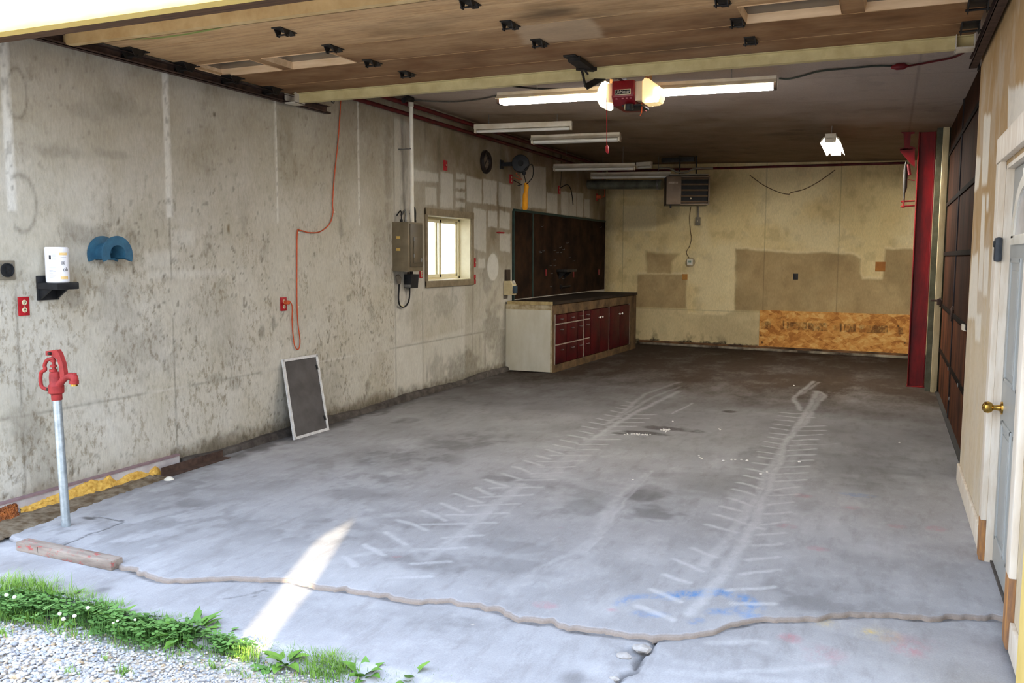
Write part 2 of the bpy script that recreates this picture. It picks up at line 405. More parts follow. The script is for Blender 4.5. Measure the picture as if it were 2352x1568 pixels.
# broad pale scuffing, patchy dirt, brown tone deepening towards the back
f1 = fbm(X * .9, Y * .9, 51, 5); f2 = fbm(X * 3.5, Y * 2.2, 61, 5); f3 = fbm(X * 9, Y * 7, 71, 4)
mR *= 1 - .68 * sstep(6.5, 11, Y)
mR = np.maximum(mR, .34 * sstep(.52, .72, f2) * sstep(.25, .7, 1 - (Y - 3) / 9))
mG = np.maximum(mG, .30 * sstep(.56, .75, f1) * sstep(.4, .6, f3))
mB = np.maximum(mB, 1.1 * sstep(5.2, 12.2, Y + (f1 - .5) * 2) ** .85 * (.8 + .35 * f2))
def blob(px, py, rx, ry, amp, ch, seed=5, cr=None):
    c = fxy(*(cr(px, py) if cr else (px, py)))
    d = np.hypot((X - c[0]) / rx, (Y - c[1]) / ry) + (fbm(X * 9, Y * 9, seed) - .5) * 1.1
    ch[:] = np.maximum(ch, amp * (1 - sstep(.5, 1.1, d)))
for b in ((1676, 945, .09, .10, .9), (1712, 911, .1, .08, .6), (1690, 866, .32, .3, .75), (2090, 850, .4, .3, .6), (2050, 870, .5, .35, .3), (1470, 993, .28, .09, .75), (1540, 985, .32, .12, .75), (1425, 995, .1, .05, .7),
          (1230, 1105, .3, .16, .22), (1150, 1098, .15, .1, .35), (1340, 1165, .16, .22, .3), (1290, 1175, .14, .1, .3), (1180, 1255, .3, .12, .22), (1180, 1300, .3, .12, .2), (935, 965, .14, .16, .35), (830, 1135, .28, .2, .28),
          (205, 1190, .07, .03, .75), (280, 1195, .02, .015, .8), (1620, 1110, .6, .4, .22), (1560, 800, .8, .3, .5), (1900, 1060, .7, .7, .22)):
    blob(*b[:4], b[4], mG, int(b[0]) % 50 + 5)
for b in ((1480, 1130, .2, .25, .5), (1500, 1180, .18, .2, .45), (960, 1200, .3, .15, .25), (1000, 1290, .3, .15, .3), (1330, 1130, .3, .14, .2), (1390, 1100, .35, .2, .15)):
    blob(*b[:4], b[4], mB, int(b[0]) % 50 + 5)
for px, py, r in ((911, 1278, .02), (1288, 1211, .015), (1405, 1401, .03), (1810, 1208, .06), (1955, 1165, .05), (2060, 1208, .05), (1850, 1138, .06), (2150, 1215, .06), (1250, 1390, .05), (1090, 1145, .01), (1880, 1260, .05)):
    blob(px, py, r * 1.3, r, .55, m2R, 17)
m2R *= .5
stroke(c4, [(110,1385),(160,1350),(220,1340),(370,1340)], .03, .55, mA); stroke(c4, [(370,1342),(560,1332),(680,1322),(820,1360),(860,1400),(840,1445)], .045, .85, mA)
stroke(c4, [(640,1440),(720,1435),(860,1380)], .03, .6, mA); stroke(c4, [(220,1440),(330,1450)], .03, .5, mA); stroke(c4, [(520,1490),(560,1480)], .02, .5, mA)
blob(1440, 775, .15, .05, .4, mA, 9, c4)
# dirt along the left wall foot, joints and cracks in the slab
dl = X - LX
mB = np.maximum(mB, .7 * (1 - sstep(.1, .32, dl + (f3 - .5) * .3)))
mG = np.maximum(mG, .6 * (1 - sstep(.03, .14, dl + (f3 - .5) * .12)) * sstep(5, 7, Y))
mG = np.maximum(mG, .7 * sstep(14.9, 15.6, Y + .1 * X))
joints = []
for pts in ([(136, 1256), (280, 1198)], [(280, 1196), (215, 1185)]):
    joints.append(line_mask(wx, wy, [fxy(*p) for p in pts], .006, .8)); mG = np.maximum(mG, .9 * joints[-1])
for j in joints: Z -= .006 * j
yb = 15.75 - .105 * (X + 4.91)
lipw = 1 - sstep(.004, .014, Y - ye[:, None])
m2B = np.maximum(m2B, .75 * lipw * (xs[:, None] > -3.7)); Z -= .004 * lipw
# lip going down to the apron
Xl = np.stack([xs, xs], 1); Yl = np.stack([ye - .006, ye - .009], 1); Zl = np.stack([np.full(NX, -.012), np.full(NX, -.032)], 1)
X = np.concatenate([Xl[:, ::-1], X], 1); Y = np.concatenate([Yl[:, ::-1], Y], 1); Z = np.concatenate([Zl[:, ::-1], Z], 1)
pad = lambda m, v: np.concatenate([np.full((NX, 2), float(v)), m], 1)
mR, mG, mB, mA, m2R, m2G, m2B = pad(mR, 0), pad(mG, .15), pad(mB, .1), pad(mA, 0), pad(m2R, 0), pad(m2G, 0), np.concatenate([np.repeat(np.where(xs > -3.7, .9, .1)[:, None], 2, 1), m2B], 1)
def grid_faces(nx, ny):
    i = np.arange(nx - 1)[:, None] * ny + np.arange(ny - 1)[None, :]
    return np.stack([i, i + ny, i + ny + 1, i + 1], -1).reshape(-1, 4)
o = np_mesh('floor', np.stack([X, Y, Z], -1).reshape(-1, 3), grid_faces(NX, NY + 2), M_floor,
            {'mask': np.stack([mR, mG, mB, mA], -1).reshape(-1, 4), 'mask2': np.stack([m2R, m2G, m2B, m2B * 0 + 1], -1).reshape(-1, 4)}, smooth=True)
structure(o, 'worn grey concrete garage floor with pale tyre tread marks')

# ------------------------------------------------------------------ apron slab in front
NX, NY = 560, 170
xs = np.linspace(-6.6, 2.0, NX); ys = np.linspace(2.78, 5.0, NY)
X, Y = np.meshgrid(xs, ys, indexing='ij'); Z = np.full_like(X, -.021)
ed = Y - 2.78 + (fbm(X * 8, Y * 8, 5) - .5) * .03
Z -= .03 * (1 - sstep(0, .07, ed)) + (fbm(X * 2, Y * 2, 6) - .5) * .006
mR = .30 * sstep(.5, .75, fbm(X * 3, Y * 6, 81, 5)); mG = .22 * sstep(.55, .8, fbm(X * 4, Y * 5, 91, 5)); mB = .2 * sstep(.5, .8, fbm(X * 1.5, Y * 3, 95, 4)); mA = X * 0; m2R = X * 0; m2G = X * 0; m2B = X * 0
wx = X + (fbm(X * 9, Y * 9, 21) - .5) * .06; wy = Y + (fbm(X * 9, Y * 9, 31) - .5) * .06
ck = line_mask(wx, wy, [fxy(*c8(*p), -.026) for p in [(1285,768),(1235,840),(1190,905),(1165,940),(1155,985),(1090,1010),(1040,1045),(960,1120)]], .009, .7)
hole = np.zeros_like(X)
for px, py, rx, ry in ((1458, 1497, .07, .04), (1440, 1500, .05, .03)):
    c = fxy(px, py, -.026); hole = np.maximum(hole, 1 - sstep(.5, 1.1, np.hypot((X - c[0]) / rx, (Y - c[1]) / ry)))
Z -= .022 * ck + .014 * hole; mG = np.maximum(mG, .75 * ck); mB = np.maximum(mB, .35 * hole)
for pts in ([(515, 1376), (560, 1368), (597, 1357), (610, 1345)], [(597, 1357), (575, 1378)], [(597, 1357), (618, 1358)]):
    mG = line_mask(wx, wy, [fxy(*p, -.026) for p in pts], .006, .8, mG, .5)
for px, py, r, ch, am in ((1815, 1468, .05, m2R, .4), (2085, 1495, .08, m2R, .42), (2090, 1480, .12, m2R, .2), (1890, 1503, .1, m2R, .25), (1996, 1453, .04, m2G, .8), (1890, 1432, .07, m2G, .45), (2020, 1460, .1, m2G, .25), (1320, 1565, .08, mB, .4), (236, 1356, .05, mB, .4)):
    c = fxy(px, py, -.026); ch[:] = np.maximum(ch, am * (1 - sstep(.3, 1.2, np.hypot(X - c[0], Y - c[1]) / r + (fbm(X * 14, Y * 14, 9) - .5) * .8)))
for pts, w, am in (([(1620, 1480), (1760, 1478)], .02, .5), ([(1670, 1545), (1900, 1532)], .02, .5), ([(1560, 1545), (1830, 1568)], .03, .4), ([(1340, 1530), (1480, 1600)], .03, .35), ([(1380, 1490), (1420, 1500)], .03, .3)):
    mR = line_mask(wx, wy, [fxy(*p, -.026) for p in pts], w, .8, mR, am)
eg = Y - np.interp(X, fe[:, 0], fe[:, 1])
mG = np.maximum(mG, .8 * sstep(-.032, -.018, eg) * (.5 + .6 * fbm(X * 20, Y * 20, 44, 2)))  # dark line painted below the slab lip in place of its contact shadow
mR = np.maximum(mR, .4 * (1 - sstep(.05, .22, ed)) * sstep(.4, .6, fbm(X * 12, Y * 14, 33)))
mG = np.maximum(mG, .35 * (1 - sstep(.02, .1, .66 - X + 0 * Y - .1)))
X = np.concatenate([X[:, :1], X[:, :1], X], 1); Y = np.concatenate([np.full((NX, 1), 2.76), np.full((NX, 1), 2.765), Y], 1); Z = np.concatenate([np.full((NX, 1), -.14), np.full((NX, 1), -.07), Z], 1)
pad = lambda m: np.concatenate([m[:, :1], m[:, :1], m], 1)
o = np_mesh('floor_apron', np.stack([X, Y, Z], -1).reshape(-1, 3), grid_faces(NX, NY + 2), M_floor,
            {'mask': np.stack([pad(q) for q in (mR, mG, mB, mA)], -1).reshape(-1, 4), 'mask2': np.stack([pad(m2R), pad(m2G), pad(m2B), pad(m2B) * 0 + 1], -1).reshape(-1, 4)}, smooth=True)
structure(o, 'pale concrete apron slab in front of the garage floor')

# ------------------------------------------------------------------ ground and gravel
t = NT('gravel_bed'); v = t.voro(55, out='Color'); f = t.n('ShaderNodeRGBToBW'); t.l(v, f.inputs[0])
col = t.ramp(f.outputs[0], [(.2, S(128, 126, 124)), (.5, S(188, 186, 184)), (.8, S(172, 158, 138))]); dd = t.voro(55, out='Distance'); t.bump(dd, .01, .8); M_ground = t.fin(col, .9)
NG = 90
gx, gy = np.meshgrid(np.concatenate([np.linspace(-60, -7, 10), np.linspace(-6, 3, 70), np.linspace(4, 60, 10)]), np.concatenate([np.linspace(-60, 1, 12), np.linspace(1.4, 2.77, 30), [3.5, 20, 60]]), indexing='ij')
gz = np.full_like(gx, -.08) + (fbm(gx * 1.3, gy * 1.3, 8) - .5) * .03
gz[gy > 3] = -.5
o = np_mesh('ground', np.stack([gx, gy, gz], -1).reshape(-1, 3), grid_faces(*gx.shape), M_ground, smooth=True); structure(o, 'gravel yard in front of the apron')
ico = bmesh.new(); bmesh.ops.create_icosphere(ico, subdivisions=1, radius=1)
iv = np.array([v.co[:] for v in ico.verts]); itf = np.array([[v.index for v in f.verts] for f in ico.faces]); ico.free()
NS = 15000
px = rng.uniform(-4.6, -1.2, NS * 3); py = rng.uniform(1.75, 2.80, NS * 3)
keep = (py > 1.9 - .55 * (px + 4.2) * .0) & (rng.random(NS * 3) < np.where(py > 2.62, .35, 1.0)); px, py = px[keep][:NS], py[keep][:NS]; NS = len(px)
big = np.clip(fbm(px * 2.2, py * 2.2, 77) * 1.6 - .25, .2, 1)
big = big * sstep(-.9, .3, (py - 2.15) * 1.0 + (px + 3.6) * .35 + .25)
sz = (.0035 + .0075 * big * rng.uniform(.5, 1.35, NS))
ax = rng.normal(size=(NS, 3)); ax /= np.linalg.norm(ax, axis=1)[:, None]; an = rng.uniform(0, 6.28, NS)
sc3 = np.stack([rng.uniform(.9, 1.6, NS), rng.uniform(.7, 1.1, NS), rng.uniform(.45, .75, NS)], 1)
vv = iv[None] * (1 + rng.uniform(-.18, .18, (NS, len(iv), 1))) * sc3[:, None] * sz[:, None, None]
K = np.zeros((NS, 3, 3)); K[:, 0, 1] = -ax[:, 2]; K[:, 0, 2] = ax[:, 1]; K[:, 1, 0] = ax[:, 2]; K[:, 1, 2] = -ax[:, 0]; K[:, 2, 0] = -ax[:, 1]; K[:, 2, 1] = ax[:, 0]
tilt = rng.uniform(-.5, .5, NS)
Rz = np.zeros((NS, 3, 3)); Rz[:, 0, 0] = np.cos(an); Rz[:, 0, 1] = -np.sin(an); Rz[:, 1, 0] = np.sin(an); Rz[:, 1, 1] = np.cos(an); Rz[:, 2, 2] = 1
Rt = np.eye(3)[None] + np.sin(tilt)[:, None, None] * K + (1 - np.cos(tilt))[:, None, None] * (K @ K)
vv = np.einsum('nij,nkj->nki', Rt @ Rz, vv)
hz = -.08 + (fbm(px * 1.3, py * 1.3, 8) - .5) * .03 + rng.uniform(-.003, .008, NS) + sz * .2
vv += np.stack([px, py, hz], 1)[:, None]
pal = np.array([S(205, 204, 206), S(190, 190, 194), S(178, 182, 190), S(212, 208, 200), S(200, 186, 164), S(186, 164, 134), S(160, 164, 172), S(150, 140, 130), S(222, 222, 224)])
ci = rng.choice(len(pal), NS, p=[.24, .2, .13, .13, .09, .05, .07, .03, .06]); cc = pal[ci] * rng.uniform(.8, 1.05, (NS, 1)); cc[:, 3] = 1
t = NT('gravel_stones'); a = t.n('ShaderNodeAttribute'); a.attribute_name = 'tint'; n = t.noise(180, 3); M_stone = t.fin(t.mix(1.0, a.outputs['Color'], t.ramp(n, [(.3, .85), (.7, 1.08)]), 'MULTIPLY'), .85)
o = np_mesh('gravel', vv.reshape(-1, 3), (itf[None] + (np.arange(NS) * len(iv))[:, None, None]).reshape(-1, 3), M_stone, {'tint': np.repeat(cc, len(iv), 0)}, smooth=False)
tag(o, 'loose pale grey and tan gravel in the yard before the apron', 'gravel', kind='stuff')

# ------------------------------------------------------------------ walls as fine grids carrying masks
def wall_grid(name, us, vs, pos, holes, mat, masks, back_off, label, back_mat=None):
    """us, vs: 1-D arrays incl. hole edges; pos(U, V) -> xyz; back_off: thickness vector"""
    U, Vv = np.meshgrid(us, vs, indexing='ij'); P = pos(U, Vv)
    F = grid_faces(len(us), len(vs)); uc = (us[:-1] + us[1:]) / 2; vc = (vs[:-1] + vs[1:]) / 2
    UC, VC = np.meshgrid(uc, vc, indexing='ij'); keep = np.ones(UC.size, bool)
    for (a, b, c, d) in holes: keep &= ~((UC.ravel() > a) & (UC.ravel() < b) & (VC.ravel() > c) & (VC.ravel() < d))
    R, G, B, A = masks(U, Vv)
    verts = P.reshape(-1, 3); attr = np.stack([R, G, B, A], -1).reshape(-1, 4); F = F[keep]
    # back skin and rims, coarse
    bo = np.array(back_off); ex = []; ef = []
    ub = sorted({us[0], us[-1], *[h[0] for h in holes], *[h[1] for h in holes]}); vb = sorted({vs[0], vs[-1], *[h[2] for h in holes], *[h[3] for h in holes]})
    def addq(q):
        k = len(verts) + len(ex); ex.extend(q); ef.append([k, k + 1, k + 2, k + 3])
    def pt(u, v, d): return pos(np.array(u, float), np.array(v, float)).reshape(3) + bo * d
    for i in range(len(ub) - 1):
        for j in range(len(vb) - 1):
            m = ((ub[i] + ub[i + 1]) / 2, (vb[j] + vb[j + 1]) / 2)
            if any(a < m[0] < b and c < m[1] < d for a, b, c, d in holes): continue
            addq([pt(ub[i], vb[j], 1), pt(ub[i + 1], vb[j], 1), pt(ub[i + 1], vb[j + 1], 1), pt(ub[i], vb[j + 1], 1)])
    for (a, b, c, d) in [(us[0], us[-1], vs[0], vs[-1])] + list(holes):
        for (p, q) in (((a, c), (b, c)), ((b, c), (b, d)), ((b, d), (a, d)), ((a, d), (a, c))):
            if p[1] == vs[0] and q[1] == vs[0]: continue
            addq([pt(*p, 0), pt(*q, 0), pt(*q, 1), pt(*p, 1)])
    verts = np.concatenate([verts, np.array(ex)]); attr = np.concatenate([attr, np.tile([0, 0, 0, .5], (len(ex), 1))]); F = np.concatenate([F, np.array(ef)])
    o = np_mesh(name, verts, F, mat, {'mask': attr})
    return structure(o, label)
def arr(a, b, step, extra=()):
    x = np.arange(a, b + 1e-6, step); x[-1] = b
    return np.unique(np.round(np.concatenate([x, np.array(extra, float)]), 5))

# left wall
w0 = on_x(979, 492, LX); w1 = on_x(1081, 641, LX)
WY0, WY1, WZ0, WZ1 = w0.y, w1.y, on_x(984, 646, LX).z, w0.z
c880 = crop(880, 380, 4.523); c800 = crop(800, 450, 2.94); c0 = crop(0, 0, 2.94); c500 = crop(0, 500, 2.94)
def lmask(Yg, Zg):
    f1 = fbm(Yg * 1.2, Zg * 1.2, 101, 5); f2 = fbm(Yg * 5, Zg * 3, 111, 5); f3 = fbm(Yg * 16, Zg * 14, 121, 4); vs = fbm(Yg * 9, Zg * .9, 131, 4)
    wy = Yg + (f3 - .5) * .03; wz = Zg + (f3 - .5) * .03
    R = np.zeros_like(Yg); G = R.copy(); B = R.copy(); A = np.ones_like(Yg)
    near = 1 - sstep(8.15, 8.2, Yg)
    B0_ = 0; A = np.where(Yg < 8.19, .35 + .9 * sstep(.38, .62, f2) * (1 - .5 * sstep(1.2, 2.2, Zg)), .22)
    # tan tone growing to the top and to the back
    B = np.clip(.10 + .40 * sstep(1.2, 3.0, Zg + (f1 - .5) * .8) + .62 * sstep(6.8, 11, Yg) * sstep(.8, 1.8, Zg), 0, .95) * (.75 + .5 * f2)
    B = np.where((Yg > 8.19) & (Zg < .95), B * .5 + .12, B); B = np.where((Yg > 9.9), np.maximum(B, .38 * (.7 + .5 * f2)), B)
    G = .30 * sstep(.58, .75, f2) * sstep(.45, .6, f1) + .18 * sstep(2.6, 3.3, Zg)
    # dark specks and scrapes
    sp = fbm(Yg * 34, Zg * 22, 141, 2); G = np.maximum(G, .65 * sstep(.74, .80, sp) * near * sstep(.42, .60, f1))
    sp_dim = 1 - .45 * sstep(1.5, 2.4, Zg); A = A * (1 - .5 * sstep(1.3, 2.2, Zg)); G *= sp_dim
    st = fbm(Yg * 40 + Zg * 26, Zg * 9 - Yg * 6, 151, 2); G = np.maximum(G, .5 * sstep(.72, .80, st) * near * sstep(.45, .6, f2) * (1 - sstep(1.7, 2.2, Zg)))
    G = np.maximum(G, .45 * sstep(.6, .8, vs) * (Yg > 8.19) * sstep(.3, .55, f2))
    def bl(px, py, ry, rz, am, ch, sd=3):
        c = lyz(px, py); d = np.hypot((Yg - c[0]) / ry, (Zg - c[1]) / rz) + (fbm(Yg * 11, Zg * 11, sd) - .5) * 1.3
        return np.maximum(ch, am * (1 - sstep(.35, 1.15, d)))
    for px, py, ry, rz, am in ((330, 800, .35, .28, .30), (270, 700, .22, .2, .28), (205, 540, .25, .1, .4), (480, 720, .3, .2, .2), (520, 780, .3, .3, .22), (600, 760, .05, .07, .5), (628, 740, .03, .1, .5), (783, 520, .05, .1, .4), (170, 690, .1, .06, .4), (380, 640, .08, .04, .4),
                               (275, 245, .25, .14, .3), (200, 255, .2, .08, .25), (150, 350, .25, .05, .3), (260, 355, .2, .04, .3), (500, 870, .12, .08, .35), (540, 880, .1, .06, .35), (60, 1000, .12, .25, .4), (110, 1080, .2, .2, .35), (845, 890, .05, .1, .4), (805, 600, .04, .1, .4), (760, 900, .3, .3, .25),
                               (1060, 850, .6, .25, .55), (1130, 750, .35, .35, .45), (1120, 640, .2, .25, .35), (1000, 850, .2, .25, .4), (950, 720, .3, .2, .2), (870, 560, .15, .4, .2), (890, 380, .08, .9, .35), (1020, 700, .5, .2, .3), (1150, 800, .3, .3, .4)):
        G = bl(px, py, ry, rz, am, G, int(px) % 40 + 2)
    for px, py, ry, rz, am in ((150, 650, .35, .12, .5), (260, 610, .2, .08, .45), (290, 560, .12, .2, .35), (700, 920, .25, .3, .3), (870, 850, .2, .5, .3), (760, 250, .4, .3, .35), (500, 350, .8, .5, .25)):
        B = bl(px, py, ry, rz, am, B, int(px) % 40 + 2)
    # foot of the wall
    G = np.maximum(G, .75 * (1 - sstep(.0, .13, Zg + (f3 - .5) * .16 - .06)) * (Yg > 4.9)); B = np.maximum(B, .7 * (1 - sstep(.02, .25, Zg + (f2 - .5) * .2)))
    # seams: taped strips high up, fine lines below
    for ys_, z0 in ((3.705, 1.87), (4.976, 1.88), (6.228, 1.89), (7.507, 1.91)):
        s = (1 - sstep(.022, .036, np.abs(Yg + (f3 - .5) * .01 - ys_))) * sstep(z0 - .01, z0 + .01, Zg)
        s2 = (1 - sstep(.010, .016, np.abs(Yg - ys_))) * sstep(z0 - .01, z0 + .01, Zg) if ys_ > 6 else s
        s = s2 if ys_ > 6 else s
        R = np.maximum(R, .95 * s); B *= 1 - s; G *= 1 - s
        rust = s * sstep(.62, .72, fbm(Yg * 60, Zg * 22, 161, 2)); B = np.maximum(B, rust * .0); G = np.maximum(G, .45 * rust)
        G = np.maximum(G, .55 * (1 - sstep(.003, .010, np.abs(Yg + (f3 - .5) * .012 - ys_))) * (Zg < z0) * sstep(.4, .5, f2))
    hs = 1 - sstep(.004, .014, np.abs(Zg + (f2 - .5) * .02 - .607)); R = np.maximum(R, .5 * hs * sstep(.4, .6, f1)); G = np.maximum(G, .45 * hs * sstep(.45, .6, 1 - f1))
    G = np.maximum(G, .6 * (1 - sstep(.004, .012, np.abs(Yg - 8.19))))
    for px in (1085, 971, 1300): G = np.maximum(G, .5 * (1 - sstep(.004, .012, np.abs(Yg - lyz(px, 760)[0]))) * (Zg < 1.2))
    # pale ghost rectangles where signs hung
    for q in ((310,45,575,80,160,170),(440,225,555,230,405,420),(595,62,725,88,430,445),(755,80,850,95,140,150),(755,168,850,175,235,245),(755,270,850,280,335,345),(755,372,850,385,430,440),
              (865,105,1025,150,375,395),(1040,140,1180,170,390,412),(1200,175,1325,205,415,440),(1430,-10,1690,20,430,450),(1700,283,1810,300,490,510),(1850,268,1930,275,510,520),(1936,275,2005,285,520,530),(2010,285,2080,290,530,535),(2090,350,2145,355,535,540),
              (940,440,1070,470,860,900),(1090,470,1185,480,630,650),(1210,460,1315,500,650,665),(1210,690,1320,715,880,900),(990,970,1060,970,1065,1065)):
        P = [lyz(*c880(q[0], q[1])), lyz(*c880(q[2], q[3])), lyz(*c880(q[2], q[5])), lyz(*c880(q[0], q[4]))]
        m = poly_mask(wy, wz, P, .012); R = np.maximum(R, .30 * m * (.75 + .4 * f2)); B *= 1 - .42 * m; G *= 1 - .6 * m
    e = [lyz(*c880(1140 + 58 * math.cos(a), 1055 + 140 * math.sin(a))) for a in np.linspace(0, 2 * PI, 28)[:-1]]
    m = poly_mask(Yg, Zg, e, .01); R = np.maximum(R, .5 * m); B *= 1 - .7 * m; G *= 1 - m
    for px0, py0, px1, py1, px2, py2, px3, py3, am in ((903, 800, 972, 780, 972, 900, 908, 925, .5), (974, 780, 1065, 755, 1068, 868, 976, 898, .35), (1080, 740, 1172, 705, 1172, 850, 1085, 866, .12), (905, 270, 945, 285, 945, 800, 905, 820, .3), (395, 530, 445, 525, 445, 560, 395, 565, .4), (330, 580, 410, 575, 410, 610, 330, 615, .4), (340, 625, 525, 618, 525, 632, 340, 640, .5)):
        m = poly_mask(wy, wz, [lyz(px0, py0), lyz(px1, py1), lyz(px2, py2), lyz(px3, py3)], .03); R = np.maximum(R, am * m * (.6 + .7 * f2)); B *= 1 - am * m
    # tide rings at the near end
    for px, py, ry, rz in ((38, 215, .07, .15), (50, 465, .10, .17)):
        c = lyz(px, py); d = np.hypot((Yg - c[0]) / ry, (Zg - c[1]) / rz) + (f2 - .5) * .35
        G = np.maximum(G, .5 * np.exp(-((d - 1) / .10) ** 2) * (Yg > c[0] - .06))
    c = lyz(492, 263); G = np.maximum(G, .9 * (1 - sstep(.5, 1.2, np.hypot((Yg - c[0]) / .015, (Zg - c[1]) / .025))))
    c = lyz(525, 525); B = np.maximum(B, .9 * (1 - sstep(.5, 1.2, np.hypot((Yg - c[0]) / .02, (Zg - c[1]) / .05))))
    return np.clip(R, 0, 1), np.clip(G, 0, .95), np.clip(B, 0, 1), A
wall_grid('wall_left', arr(FY, 15.95, .0155, (WY0, WY1)), arr(0, 3.36, .0155, (WZ0, WZ1)),
          lambda U, Vv: np.stack([np.full_like(U, LX), U, Vv], -1), [(WY0, WY1, WZ0, WZ1)], M_lwall, lmask, (-.22, 0, 0), 'stained whitewashed board wall on the left')

# back wall
c138 = crop(1380, 520, 3.178); c155 = crop(1552, 0, 2.94)
def bmask(U, Zg):
    f1 = fbm(U * 1.3, Zg * 1.3, 201, 5); f2 = fbm(U * 6, Zg * 5, 211, 5); f3 = fbm(U * 18, Zg * 18, 221, 3)
    wu = U + (f2 - .5) * .05; wz = Zg + (f2 - .5) * .05
    R = .45 * sstep(.45, .65, f1); A = np.full_like(U, .5)
    B = np.zeros_like(U) + .16 * sstep(.5, .7, f2); G = .12 * sstep(.55, .75, f2)
    # unpainted board below the brushed-on cream paint
    P = [(-.3, -.1), (6, -.1)]
    edge = [c138(2300, 165), c138(2070, 165), c138(2055, 380), c138(1910, 380), c138(1895, 330), c138(1900, 240), c138(1850, 200), c138(1640, 185), c138(1450, 195), c138(1200, 175), c138(980, 160), c138(975, 610), c138(900, 645), c138(630, 640), c138(622, 480), c138(630, 345), c138(270, 345), c138(262, 495), (1380, 685)]
    pts = [b_uz(*p) for p in edge]; pts = [(7.5, pts[0][1])] + pts + [(-.5, pts[-1][1]), (-.5, -.5), (7.5, -.5)]
    m = poly_mask(wu, wz, pts, .025)
    pts2 = [b_uz(*c138(*p)) for p in ((325, 180), (575, 200), (520, 260), (520, 345), (335, 345))]
    m = np.maximum(m, poly_mask(wu, wz, pts2, .04))
    low = 1 - sstep(-.02, .02, Zg - b_uz(1700, 713)[1])
    B = np.maximum(B, m * (.92 - .5 * low) * (.85 + .25 * f2)); R = R * (1 - m) + .3 * m * low
    rim = poly_mask(wu, wz, [(p[0], p[1] + .035) for p in pts], .03) * (1 - m); R = np.maximum(R, .6 * rim)
    G = np.maximum(G, m * .22 * sstep(.5, .7, f1))
    q = [b_uz(1431, 472), b_uz(1508, 472), b_uz(1508, 531), b_uz(1431, 531)]; R = np.maximum(R, .5 * poly_mask(U, Zg, q, .02))
    for px in (1430, 1755, 1925): G = np.maximum(G, .4 * (1 - sstep(.003, .014, np.abs(U - b_uz(px, 600)[0]))))
    G = np.maximum(G, .35 * (1 - sstep(.004, .012, np.abs(Zg - b_uz(1600, 712)[1]))) * (U < b_uz(1750, 700)[0]))
    # rot at the foot
    G = np.maximum(G, sstep(.0, .04, .10 + (f2 - .5) * .22 - Zg) * .98); G = np.maximum(G, .5 * sstep(.55, .7, f2) * (1 - sstep(.1, .4, Zg)))
    G = np.maximum(G, .5 * (1 - sstep(.0, .25, U)))
    for px, py in ((1555, 580), (1880, 560)):
        pass
    return R, np.clip(G, 0, 1), np.clip(B, 0, 1), A
wall_grid('wall_back', arr(-.05, 5.75, .014), arr(0, 3.34, .014), lambda U, Vv: np.stack([B0.x + BU.x * U, B0.y + BU.y * U, Vv], -1), [], M_bwall, bmask, tuple(-BN * .12), 'cream painted back wall with unpainted patches')

# right wall near the camera, with the door hole
c214 = crop(2140, 200, 3.014)
DY0, DY1, DZ = 4.07, 5.13, 2.07
def ryz(px, py):
    p = on_x(px, py, RX); return (p.y, p.z)
def rmask(Yg, Zg):
    f1 = fbm(Yg * 1.5, Zg * 1.5, 301, 5); f2 = fbm(Yg * 7, Zg * 3, 311, 5)
    wy = Yg + (f2 - .5) * .03; wz = Zg + (f2 - .5) * .06
    B = np.clip(.15 + .85 * sstep(1.1, 1.8, Zg + (f1 - .5) * .5), 0, .95) * (.8 + .4 * f2); R = .25 * sstep(.5, .7, f2); G = .10 * sstep(.55, .75, f2); A = np.full_like(Yg, .6)
    for q in (((360,200),(410,190),(385,670),(345,690)),((305,490),(340,480),(325,700),(295,720)),((530,0),(660,0),(660,240),(525,320)),((455,430),(500,420),(440,1500),(400,1520)),((350,760),(372,750),(350,1400),(320,1400)),
              ((380,750),(396,750),(391,860),(378,860)),((280,1160),(322,1150),(312,1600),(250,1600)),((365,1100),(400,1100),(385,1440),(355,1440)),((300,1560),(345,1560),(335,1770),(300,1760))):
        m = poly_mask(wy, wz, [ryz(*c214(*p)) for p in q], .02); R = np.maximum(R, .85 * m); B *= 1 - .85 * m
    G = np.maximum(G, .6 * (1 - sstep(.0, .1, Zg + (f2 - .5) * .1 - .02)))
    G = np.maximum(G, .35 * (1 - sstep(.0, .9, Zg)) * sstep(.55, .7, f2) * (Yg < 4.1))
    return R, G, np.clip(B, 0, 1), A
wall_grid('wall_right', arr(FY, 6.95, .014, (DY0, DY1)), arr(0, 3.14, .014, (DZ,)), lambda U, Vv: np.stack([np.full_like(U, RX), U, Vv], -1),
          [(DY0, DY1, 0, DZ)], M_rwall, rmask, (.14, 0, 0), 'cream board wall on the right beside the entry door')
M_plain = pm('faded_boards', S(120, 104, 84), S(98, 84, 66), 6, .9)
structure(MB().box((.68, 6.95, 0), (.8, 15.6, 3.2)).build('wall_right_far', M_plain), 'dark right wall behind the sliding door')

